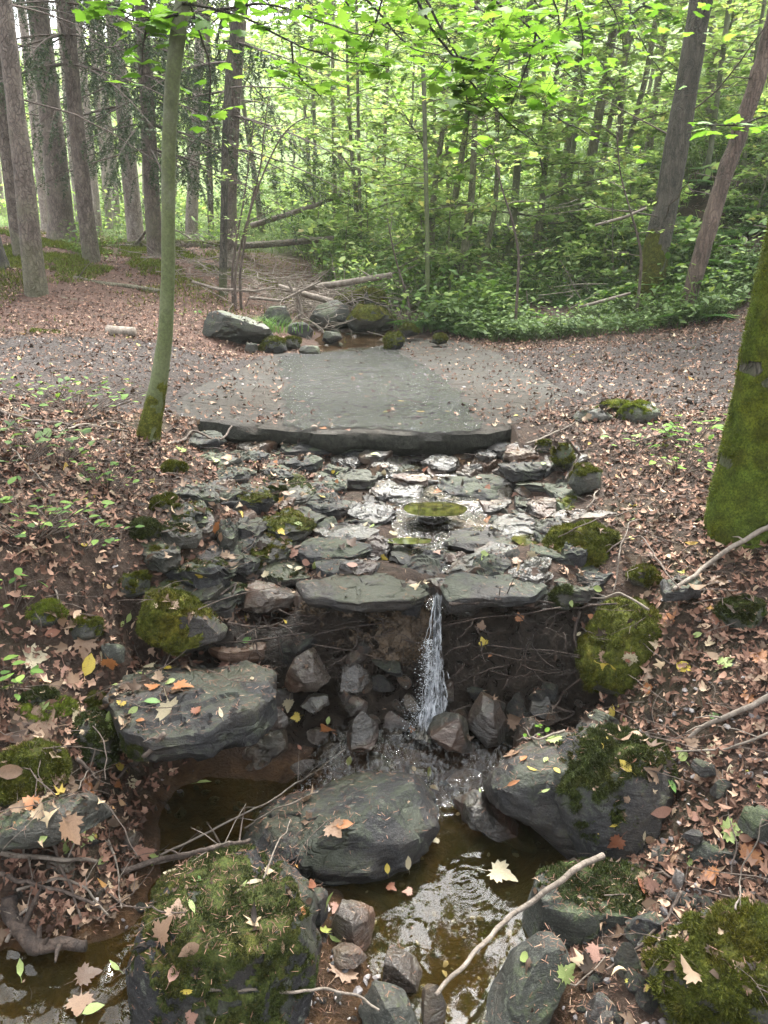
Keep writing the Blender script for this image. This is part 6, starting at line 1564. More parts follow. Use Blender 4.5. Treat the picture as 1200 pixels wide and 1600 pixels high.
for q, (pts, w, lb) in enumerate([
    ([(350,965),(385,955),(420,968),(475,970)], .012, 'dark root under the brown wedge stone'),
    ([(355,978),(400,985),(450,980),(480,985)], .010, 'second root below the brown wedge stone'),
    ([(380,945),(365,930),(370,915),(345,935)], .014, 'thick root curling round the brown wedge stone'),
    ([(440,985),(470,1000),(500,1010)], .008, 'thin root over the angular brown rock'),
    ([(900,948),(880,965),(860,975),(850,1000)], .009, 'root hanging at the right end of the earth wall'),
    ([(905,960),(897,1000),(903,1040),(915,1055),(890,1080),(865,1120)], .014, 'long root coiling down beside the big moss cushion'),
    ([(700,945),(760,948),(830,946),(900,948)], .014, 'level root under the smooth dark lip stone'),
    ([(800,960),(850,955),(900,955),(960,950)], .012, 'level root running into the big moss cushion'),
    ([(860,1110),(900,1115),(870,1130),(850,1130)], .014, 'grey root stub above the black angular rock'),
    ([(260,1155),(230,1185),(205,1205),(180,1225)], .018, 'grey root in the shade under the flat slab'),
    ([(160,1170),(180,1195),(200,1205),(220,1215)], .014, 'root crossing below the shaded mossy stone'),
    ([(120,1195),(150,1215),(165,1225)], .014, 'short root on the mud below the left bank'),
    ([(270,700),(290,690),(300,680),(345,690),(362,668)], .02, 'root reaching from the leaning maple to the slab'),
    ([(300,700),(330,705),(370,712)], .012, 'thin root below the left corner of the slab'),
    ([(560,930),(480,985),(440,1005)], .006, 'rootlet below the long lip stone'),
]):
    stick([(a, b, .015) for a, b in pts], lb, w, w * .55, 'root' if q not in (9, 10, 11, 12) else 'twig', seed=30 + q, twigs=2, name='root', cat='root', rough=.25, wob=.01)
stick([(15,1425,.05),(35,1470,.04),(75,1495,.04),(120,1490,.03),(135,1485,.02)], 'twisted wet root log lying in the water in the near left corner', .05, .03, 'root', seed=60, twigs=4, name='root', cat='root', rough=.35, wob=.012)
for q, (pts, w, lb) in enumerate([
    ([(0,1338),(30,1345),(90,1352),(150,1350)], .018, 'grey driftwood at the top of the debris heap'),
    ([(0,1375),(50,1385),(100,1400),(160,1430)], .014, 'driftwood stick in the middle of the debris heap'),
    ([(30,1400),(90,1380),(130,1390),(170,1440)], .010, 'crooked driftwood stick in the debris heap'),
    ([(80,1330),(110,1390),(130,1440)], .010, 'steep driftwood stick in the debris heap'),
    ([(170,1320),(185,1370),(190,1430)], .007, 'pale upright twig over the debris heap'),
    ([(165,1395),(200,1425),(240,1430),(290,1440)], .006, 'thin pale twig right of the debris heap'),
    ([(10,1480),(30,1440),(60,1420)], .012, 'short dark stick above the wet root log'),
    ([(190,1370),(260,1350),(330,1335),(390,1320)], .02, 'low dark branch damming the left pool'),
    ([(240,1355),(300,1342),(360,1325)], .012, 'second stick of the little dam across the left pool'),
    ([(0,650),(60,665),(110,668),(200,680)], .02, 'long dead branch on the left bank beside the path'),
    ([(60,690),(120,672),(180,665),(215,675)], .012, 'dead branch crossing the long one on the left bank'),
    ([(0,675),(100,680),(160,700)], .010, 'thin dead branch below the long one on the left bank'),
    ([(10,700),(60,750),(100,790),(150,830)], .007, 'thin stick slanting down the left bank'),
    ([(35,910),(42,945),(54,985)], .004, 'pale straw standing on the wide mossy boulder'),
    ([(85,930),(92,950),(94,965)], .006, 'short pale stick on the wide mossy boulder'),
    ([(90,810),(100,825),(110,830)], .02, 'broken pale branch end in the leaves of the left bank'),
    ([(150,1140),(148,1180),(140,1210),(125,1240)], .006, 'thin brown twig hanging down the left bank'),
    ([(1140,1380),(1150,1330),(1130,1260),(1125,1210)], .005, 'thin dark upright shoot on the right bank'),
    ([(1150,1430),(1155,1380),(1190,1290)], .005, 'second dark shoot on the right bank'),
    ([(1060,1400),(1040,1450),(1000,1490),(940,1520)], .009, 'thin stick across the rubble on the right'),
    ([(800,1480),(870,1540),(900,1550),(945,1500)], .006, 'thin stick between the dome stone and the rubble'),
    ([(1010,1360),(1080,1390),(1150,1410)], .008, 'stick above the green-grey slab'),
    ([(1195,640),(1196,760),(1190,850)], .006, 'dead vine stem hanging along the mossy trunk'),
    ([(900,640),(850,690),(830,710)], .01, 'dead twig at the right end of the slab'),
    ([(820,700),(870,680),(900,665)], .012, 'curved dead branch below the path on the right'),
    ([(980,700),(1050,680),(1090,660)], .008, 'dead twig before the moss-capped stone'),
    ([(880,1150),(840,1165),(800,1160)], .01, 'dead twig caught between the right-hand rocks'),
    ([(630,1180),(665,1140),(735,1105)], .005, 'thin black twig across the waterfall foot'),
]):
    stick([(a, b, .02) for a, b in pts], lb, w, w * .6, 'twig' if q % 2 else 'wood_pale', seed=70 + q, twigs=3)

# ------------------------------------------------------------------ ground cover
def polar(n, r0, r1, a0=-42, a1=42, power=1.3):
    u = rng.random(n); p = 2 - power
    r = (r0 ** p + (r1 ** p - r0 ** p) * u) ** (1 / p) if abs(p) > 1e-6 else r0 * (r1 / r0) ** u
    a = np.radians(a0 + (a1 - a0) * rng.random(n)); return r * np.sin(a), r * np.cos(a)
def on_path(x, y):
    yn = np.interp(x, xs, near); yf = np.interp(x, xs, far); return (y > yn) & (y < yf)
def keep_prob(x, y):
    k = np.ones(len(x)); sm = stream_mask(x, y)
    k = np.where(sm < 1, .10, np.where(sm < 1.5, .45, 1))
    k = np.where((H(x, y) < .02) & (y < 2.75), .04, k)
    k = np.where((y > 2.8) & (y < 4.3) & (np.abs(x) < 1.0), np.minimum(k, np.where(x < -.1, .75, .3)), k)
    k = np.where((x > .5) & (y < 2.25), k * .5, k)
    pth = on_path(x, y); k = np.where(pth, np.where(x > 1, .75, .5), k)
    k = np.where(in_poly(x, y, slab_w), np.where(in_poly(x, y, film_w), .03, .15), k)
    clump = fbm(np.column_stack([x, y, x * 0]), 2.2, 3, 77); k = k * np.clip(.75 + clump * 1.6, .12, 1.1)
    return k
x, y = polar(42000, 1.25, 8.6, -48, 50, 1.2); kp = rng.random(len(x)) < keep_prob(x, y); x, y = x[kp], y[kp]
Z = np.empty(len(x)); N = np.empty((len(x), 3))
for k in range(len(x)): Z[k], N[k] = drop(x[k], y[k])
ok = N[:, 2] > .3; ok &= ~((Z < -.005) & (y < 2.7) & (rng.random(len(x)) < .7)); x, y, Z, N = x[ok], y[ok], Z[ok], N[ok]
Z = np.where((Z < 0) & (y < 2.7), 0.002, Z)
n = len(x); N2 = N + rng.normal(0, .33, N.shape); N2[:, 2] = np.abs(N2[:, 2]) + .2
lift = rng.random(n) * .009 + .002
V_, T_ = scatter(LITTER, np.column_stack([x, y, Z + lift]), align(N2, rng.random(n) * 6.28), .014 + .052 * rng.random(n) ** 3.4)
o = link('leaf_litter', raw_mesh('leaf_litter', V_, [T_], M['litter'], True)); tag(o, 'brown fallen leaves covering both stream banks', kind='stuff')
# fine pinkish litter of the spruce floor and the far banks
x, y = polar(150000, 1.3, 17, -48, 48, 1.15); sm = stream_mask(x, y)
sl_ = in_poly(x, y, slab_w); k = ((sm > 1.2) | sl_ | ((x < -.2) & (y > 2.85) & (y < 4.2))) & (~sl_ | (rng.random(len(x)) < np.where(in_poly(x, y, film_w), .02, .26))) & (~on_path(x, y) | (rng.random(len(x)) < np.where(x > 1, .8, .55))) & ((x < -.6) | (y < 9) | (rng.random(len(x)) < .3))
k &= ~((y > 2.7) & (y < 4.3) & (np.abs(x) < 1.1)) | (rng.random(len(x)) < np.where(x < -.2, .8, .3))
x, y = x[k], y[k]; k2 = (stream_mask(x, y) > 1.6) | (y > 4.3) | ((x < -.2) & (y > 2.85) & (rng.random(len(x)) < .6)); x, y = x[k2], y[k2]; k2 = ~((H(x, y) < .03) & (y < 2.8)); x, y = x[k2], y[k2]; n = len(x); N = normals_at(x, y) + rng.normal(0, .35, (n, 3)); N[:, 2] = np.abs(N[:, 2]) + .3
V_, T_ = scatter(JAG + variants(NARROW, CURLS[:3]) + variants(OVAL, CURLS[:1]), np.column_stack([x, y, np.where(in_poly(x, y, slab_w), slab_z(x, y) + .004, H(x, y)) + .004 + rng.random(n) * .012]), align(N, rng.random(n) * 6.28), .018 + .035 * rng.random(n) ** 1.5)
o = link('fine_litter', raw_mesh('fine_litter', V_, [T_], M['litter_fine'], True)); tag(o, 'pinkish brown small leaves and needles under the spruces', kind='stuff')
# twigs in the litter
TW = []
for q in range(6):
    rr_ = random.Random(q); p = np.array([0, 0, 0.0]); d = np.array([1.0, 0, 0]); pts = [p]
    for k in range(6): d = d + np.array([0, rr_.gauss(0, .22), rr_.gauss(0, .08)]); d /= np.linalg.norm(d); p = p + d / 6; pts.append(p)
    mb = MB(); mb.tube(np.array(pts), np.linspace(.009, .004, 7), 4, False)
    if q % 2: mb.tube(np.array([pts[3], pts[3] + np.array([.2, .22, .03])]), [.007, .003], 4, False)
    TW.append(mb.arrays())
x, y = polar(10000, 1.3, 12, -46, 48, 1.2); kp = rng.random(len(x)) < keep_prob(x, y) * .9 + .02; x, y = x[kp], y[kp]
ZZ = np.array([drop(a, b)[0] if b < 8 else H1(a, b) for a, b in zip(x, y)]); n = len(x)
ZZ = np.where((ZZ < 0) & (y < 2.7), .004, ZZ)
V_, T_ = scatter(TW, np.column_stack([x, y, ZZ + .008 + rng.random(n) * .02]), rotmats(rng.random(n) * 6.28, rng.random(n) * 6.28, rng.normal(0, .16, n)), .04 + .26 * rng.random(n) ** 2.6)
o = link('twig_litter', raw_mesh('twig_litter', V_, [T_], M['twig'])); tag(o, 'thin dead twigs scattered over the leaves', kind='stuff')
# spruce needles and fine debris
x, y = polar(42000, 1.3, 5.0, -46, 48, 1.5); ZZ = []; kk = []
for a, b in zip(x, y):
    z, nn = drop(a, b); ZZ.append(z); kk.append(nn[2] > .5 and not (z < 0.0 and b < 2.7))
kk = np.array(kk); ZZ = np.array(ZZ); kk &= (stream_mask(x, y) > .75) | (rng.random(len(x)) < .3); x, y, ZZ = x[kk], y[kk], ZZ[kk]; n = len(x)
V_, T_ = scatter([(np.array([[-.05, 0, 0], [.05, 0, 0], [.03, 1, .05], [-.03, 1, .05]], float), np.array([[0, 1, 2], [0, 2, 3]]))], np.column_stack([x, y, ZZ + .003 + rng.random(n) * .006]), rotmats(rng.random(n) * 6.28, rng.random(n) * 6.28, rng.normal(0, .25, n)), .008 + .014 * rng.random(n))
o = link('needle_litter', raw_mesh('needle_litter', V_, [T_], M['litter_fine'])); tag(o, 'dry brown needles scattered over stones and soil', kind='stuff')
# gravel chips: right path, pebble patches
x, y = polar(26000, 1.35, 8.2, -45, 48, 1.1); sm = stream_mask(x, y)
pk = np.where(on_path(x, y) & ~in_poly(x, y, slab_w), np.where(x > 1, .8, .5), np.where((sm < 1.3) & (y < 4.3), np.where(y > 2.1, .07, .2), np.where((x > .55) & (y < 2.3), .35, .03)))
pk = np.where(in_poly(x, y, slab_w), 0.03, pk); pk = np.where((y > 2.4) & (y < 2.80) & (np.abs(x) < .9), 0, pk); kk = rng.random(len(x)) < pk; x, y = x[kk], y[kk]; n = len(x)
ZZ = H(x, y); ZZ = np.where(in_poly(x, y, slab_w), slab_z(x, y), ZZ)
CH = []
for q in range(5):
    SV, ST_ = icosphere(1); r_ = np.random.default_rng(q + 3); SV = SV * np.array([1, r_.uniform(.5, .9), r_.uniform(.2, .45)]); SV = facet(SV, 5, .55, .85, q + 3); CH.append((SV, ST_))
V_, T_ = scatter(CH, np.column_stack([x, y, ZZ + .006]), rotmats(rng.random(n) * 6.28, rng.random(n) * 6.28, rng.normal(0, .25, n)), .005 + .016 * rng.random(n) ** 2)
t = NT('gravel_chip'); r = t.n('ShaderNodeNewGeometry').outputs['Random Per Island']
M['chip'] = t.done(t.bsdf(Base_Color=t.ramp(r, [(0, (.03, .03, .03)), (.4, (.09, .08, .08)), (.8, (.2, .175, .17)), (1, (.36, .33, .31))]), Roughness=.55))
o = link('gravel', raw_mesh('gravel', V_, [T_], M['chip'], False)); tag(o, 'grey gravel chips of path and stream bed', kind='stuff')

# moss carpet on the hump of the left bank
def carpet(n, cx_, cy_, rx, ry, mat, label, name='moss_carpet', thr=.0, length=.03):
    x = cx_ + rng.normal(0, rx, n); y = cy_ + rng.normal(0, ry, n)
    k = fbm(np.column_stack([x, y, x * 0]), 1.6, 3, 55) > thr; x, y = x[k], y[k]; n = len(x); N = normals_at(x, y) + rng.normal(0, .4, (n, 3))
    V_, T_ = scatter(BLADE, np.column_stack([x, y, H(x, y) + .004]), align(N, rng.random(n) * 6.28), length * (.5 + rng.random(n)) * np.ones(n))
    o = link(name, raw_mesh(name, V_, [T_], M[mat], True)); tag(o, label, kind='stuff')
p = at_y(100, 375, 12.0); carpet(90000, p[0], 11.6, 1.5, 1.3, 'moss_trunk', 'bright moss carpet on the hump under the spruces', thr=-.15, length=.045)
p = at_y(215, 400, 11.5); carpet(26000, p[0], 11.3, 1.0, .6, 'moss_trunk', 'bright moss around the foot of the dark spruce', thr=-.05, length=.04)
p = at_y(40, 440, 9.6); carpet(16000, p[0], 9.6, .7, .7, 'moss', 'moss around the foot of the brown spruce', thr=0, length=.035)

# undergrowth
def clump(seed, nl, size, hgt, rad, temps):
    r_ = np.random.default_rng(seed); a = r_.random(nl) * 6.28; rr = rad * np.sqrt(r_.random(nl)); z = hgt * (.35 + .65 * r_.random(nl))
    V, T = scatter(temps, np.column_stack([np.cos(a) * rr, np.sin(a) * rr, z]), rotmats(r_.random(nl) * 6.28, r_.random(nl) * 6.28, np.abs(r_.normal(0, .4, nl))), size * (.6 + .6 * r_.random(nl)), r_.integers(0, len(temps), nl))
    mb = MB(); mb.add(V, None, T)
    for k in range(3): mb.tube(np.array([[0, 0, -.02], [math.cos(a[k]) * rr[k], math.sin(a[k]) * rr[k], z[k]]]), [.0035, .002], 3, False)
    return mb.arrays()
LOWC = [clump(q, 8, .07, .22, .16, FRESHOV) for q in range(5)]
TALLC = [clump(20 + q, 9, .10, .6, .25, FRESHOV + FRESH[:1]) for q in range(5)]
def cover(name, n, region, temps, mat, label, s0, s1, r0=8.4, r1=30, a0=-22, a1=30, power=1.2, thr=-.25):
    x, y = polar(n, r0, r1, a0, a1, power); k = region(x, y) & (fbm(np.column_stack([x, y, x * 0]), .9, 3, 31) > thr); x, y = x[k], y[k]; n = len(x)
    N = normals_at(x, y) * .35 + np.array([0, 0, .65])
    V_, T_ = scatter(temps, np.column_stack([x, y, H(x, y)]), align(N, rng.random(n) * 6.28), (s0 + (s1 - s0) * rng.random(n)) * (1 + .9 * fbm(np.column_stack([x, y, x * 0]), 1.1, 3, 47)))
    o = link(name, raw_mesh(name, V_, [T_], M[mat], True)); tag(o, label, kind='stuff')
def right_of_creek(x, y): return (x > np.interp(y, [8, 9, 10, 12, 16, 20, 40], [.9, .3, -.2, -.8, -2.5, -4, -12])) & (y > np.interp(x, [0, 1, 3, 4.5, 6], [9.2, 8.6, 8.3, 8.1, 7.6]))
cover('ground_cover', 10000, lambda x, y: right_of_creek(x, y + .6 * fbm(np.column_stack([x, y, x * 0]), 1.4, 3, 66) - .1) & (y < 12.5), LOWC, 'leaf_deep', 'dark green low plants beside the path beyond the ford', .45, 1.15, 8.0, 13, -6, 34, 1.0, -.08)
cover('undergrowth', 11000, right_of_creek, TALLC, 'leaf_herb', 'green leafy undergrowth on the slope behind the ford', .35, 1.0, 9.2, 30, -20, 42, 1.1, -.12)
cover('bright_undergrowth', 12000, lambda x, y: right_of_creek(x, y) | (y > 15), TALLC + LOWC, 'leaf_hill', 'light green leafy undergrowth higher on the slope', .5, 1.3, 11, 45, -40, 42, 1.2, -.25)
cover('creek_herbs', 1400, lambda x, y: (x < -.9) & (x > -5) & (stream_mask(x, y) > 1.5), TALLC + LOWC, 'leaf_herb', 'leafy herbs and brush on the left side of the creek behind the dark pair', .4, .9, 11.5, 17, -22, 0, 1, .0)
# brush of dead twigs over the creek banks
x = rng.normal(-1.5, .8, 420); y = rng.normal(11.0, .7, 420); n = 420
x = np.append(x, rng.normal(-.9, .45, 260)); y = np.append(y, rng.normal(10.0, .4, 260)); x2 = rng.uniform(0, 7, 700); y2 = rng.uniform(9.5, 16, 700); x = np.append(x, x2); y = np.append(y, y2); n = len(x)
V_, T_ = scatter(TW, np.column_stack([x, y, H(x, y) + .05 + rng.random(n) * .3]), rotmats(rng.random(n) * 6.28, rng.random(n) * 6.28, rng.normal(0, .5, n)), .3 + .55 * rng.random(n) ** 2)
o = link('brushwood', raw_mesh('brushwood', V_, [T_], M['wood_pale'])); tag(o, 'tangle of dead grey brushwood along the creek', kind='stuff')

# grass tuft
t = thing('grass_tuft', 'tuft of long green grass behind the angular grey-green block', 'grass'); p = at_y(390, 500, 8.4); g = H1(p[0], 8.4); t.location = (p[0], 8.4, g); mb = MB()
n = 520; a = rng.random(n) * 6.28; bx = rng.normal(0, .22, n); by = rng.normal(0, .12, n); Vg = []; Tg = []
for k in range(n):
    l = random.uniform(.15, .34); d = np.array([math.cos(a[k]), math.sin(a[k]), 0]); w = np.array([-d[1], d[0], 0]) * .004; b = np.array([bx[k], by[k], -.02]); base_i = len(Vg)
    for q in range(5):
        u = q / 4; c = b + d * l * .7 * u * u + np.array([0, 0, l * (u - .45 * u * u)]); Vg += [c - w * (1 - u * .9), c + w * (1 - u * .9)]
    for q in range(4): i0 = base_i + q * 2; Tg += [(i0, i0 + 1, i0 + 3), (i0, i0 + 3, i0 + 2)]
link('foliage', raw_mesh('foliage', np.array(Vg), [np.array(Tg)], M['grass']), t)

# ferns and small plants
def frond_template(L=.5, pairs=16):
    mb = MB(); pts = []
    for q in range(9):
        u = q / 8; pts.append((0, L * u, L * (.45 * u - .42 * u * u)))
    pts = np.array(pts); mb.tube(pts, np.linspace(.003, .001, 9), 3, False)
    for q in range(pairs):
        u = .12 + .86 * q / pairs; p = np.array([0, L * u, L * (.45 * u - .42 * u * u)]); w = L * .32 * math.sin(math.pi * (.15 + .85 * (1 - u))) + .01
        for sg in (-1, 1):
            e = p + np.array([sg * w, w * .35, -.1 * w]); h = np.array([0, L * .5 / pairs, 0]); V = np.array([p - h, p + h, e]); mb.add(V, None, np.array([[0, 1, 2]] if sg > 0 else [[0, 2, 1]]))
    return mb.arrays()
FR = frond_template()
n = 9; Mx = rotmats(np.arange(n) * .7 + rng.normal(0, .15, n), rng.random(n), rng.normal(0, .12, n))
V_, T_ = scatter([FR], np.zeros((n, 3)), Mx, .8 + .4 * rng.random(n)); FERN = raw_mesh('fern', V_, [T_], M['fern'])
for q, (px, py, Yd, s, lb) in enumerate([
    (760,500,9.2,1.0,'fern at the left end of the dark ground cover'), (925,345,13.5,1.6,'large arching fern below the row of slanting trunks'), (1105,430,9.6,1.1,'fern behind the dead trunk'),
    (1085,515,8.4,.9,'fern at the foot of the dead trunk'), (1120,350,10.8,1.2,'fern high on the right slope'), (980,430,10.5,1.1,'fern left of the big dark tree'),
    (640,430,11.5,1.2,'fern above the mossy stones of the creek'), (850,440,11.5,1.1,'fern in the middle of the undergrowth'), (570,410,13.0,1.2,'fern beside the weathered log'), (1150,400,9.6,1.2,'fern near the mossy trunk on the slope')]):
    p = at_y(px, py, Yd); o = link('fern', FERN, None, (p[0], Yd, H1(p[0], Yd) + .02)); o.scale = (s, s, s); o.rotation_euler = (.1, 0, q); tag(o, lb, 'fern', 'ferns of the slope')
rr_ = random.Random(31)
for q in range(34):
    Yd = rr_.uniform(9.5, 17); px = rr_.uniform(640, 1230); p = at_y(px, 400, Yd); o = link('fern', FERN, None, (p[0], Yd, H1(p[0], Yd) + .02)); sc_ = rr_.uniform(.8, 1.6); o.scale = (sc_, sc_, sc_); o.rotation_euler = (rr_.gauss(0, .15), rr_.gauss(0, .15), rr_.uniform(0, 6))
    tag(o, 'fern ' + ('low' if Yd < 12.5 else 'higher') + ' on the slope' + (' in tall leaves' if q % 2 else ' in dark leaves') + (', right of the row of slanting trunks' if px > 930 else ', left of the row of slanting trunks'), 'fern', 'ferns scattered in the undergrowth')
def herb(px, py, n, size, hgt, rad, mat, label, seed=1, name='herb', lobed=False):
    h, nn = cast(px, py); r_ = np.random.default_rng(seed); mb = MB(); P = []
    for k in range(n):
        a = r_.random() * 6.28; rr = rad * math.sqrt(r_.random()); z = hgt * (.3 + .7 * r_.random()); e = np.array([math.cos(a) * rr, math.sin(a) * rr * .7, z]); e[2] += max(0, H1(h.x + e[0], h.y + e[1]) - h.z); P.append(e)
        b = np.array([e[0] * .3, e[1] * .3, -.01]); mb.tube(np.array([b, b * .3 + e * .7 + [0, 0, .01], e]), [.0022, .0016, .001], 4, False)
    t = thing(name, label, 'plant', h); link('foliage', leaf_mesh(P, size, seed, FRESH if lobed else FRESHOV, M[mat], .3, 'foliage', mb, 'twig'), t)
herb(120,640,60,.055,.12,.55,'leaf_herb','low bramble patch on the left bank beside the path',1)
herb(85,620,40,.05,.12,.45,'leaf_herb','second bramble patch nearer the path on the left',2)
herb(30,720,34,.06,.14,.30,'leaf_deep','dark herbs at the left edge below the dead branches',3)
herb(90,715,26,.06,.12,.22,'leaf_deep','dark leafy herb on the left bank above the creeper',4)
herb(165,762,34,.045,.10,.16,'leaf_herb','leafy creeper beside the two moss cushions',5)
herb(50,830,40,.05,.10,.28,'leaf_herb','green creeper spread over the left bank',6)
herb(120,850,30,.045,.08,.25,'leaf_herb','thin creeper right of the green one on the left bank',7)
herb(15,950,22,.045,.08,.14,'leaf_herb','small creeper over the greenish boulder at the left edge',8)
herb(10,1080,16,.05,.08,.10,'leaf_herb','small fern-like herb at the left edge above the moss cushion',9)
herb(1075,690,34,.06,.14,.28,'leaf_near','bright leafed seedling patch left of the mossy trunk',10)
herb(1060,735,22,.05,.12,.22,'leaf_near','bright seedlings below the first patch on the right bank',11)
herb(990,705,16,.045,.08,.2,'leaf_herb','small herbs before the moss-capped stone',12)
herb(835,1155,12,.03,.06,.05,'leaf_near','tiny bright plant between the right-hand rocks',13)
herb(680,400+65,20,.07,.25,.3,'leaf_near','bright herb at the foot of the straight thin young tree',14)
herb(745,490,26,.09,.2,.4,'leaf_near','yellowish bramble over the dark ground cover',15)
herb(285,505,16,.06,.12,.3,'leaf_herb','small plants left of the angular block',16)
herb(1030,500,30,.09,.3,.5,'leaf_deep','dark herbs between the big dark tree and the dead trunk',17)

# ------------------------------------------------------------------ single fallen leaves
def curled(outline, q): return fan(outline, *CURLS[q % 5])
LM = {}
def leaf_data(shape, col, q):
    k = (shape, col, q)
    if k not in LM:
        V, T = fan(MAPLE if shape == 'maple' else OVAL if shape == 'oval' else NARROW, *[(.28, .1, .15), (-.25, .18, .2), (.35, -.12, .3), (.1, .28, -.2), (-.3, .05, -.3)][q % 5])
        V = V - np.array([0, .45, 0]); V[:, 2] -= V[:, 2].min()
        # short stalk
        LV, LT = tube(np.array([[0, -.45, .03], [.03, -.62, .05], [.02, -.78, .03]]), [.012, .010, .008], 4, False)[:2]
        mb = MB(); mb.add(V, None, T); mb.add(LV, LT); LM[k] = mb.mesh('fallen_leaf', M['f_' + col])
    return LM[k]
def fallen(px, py, cm, col, shape, label, group=None, spin=None, seed=0):
    h, nn = cast(px, py)
    if h is None: return
    o = link('fallen_leaf', leaf_data(shape, col, seed), None, h + nn * .003)
    rot = nn.to_track_quat('Z', 'Y').to_euler(); q = nn.to_track_quat('Z', 'Y') @ Matrix.Rotation(spin if spin is not None else random.uniform(0, 6.28), 4, 'Z').to_quaternion()
    o.rotation_euler = q.to_euler(); s = cm / 100; o.scale = (s, s, s); tag(o, label, 'leaf', group)
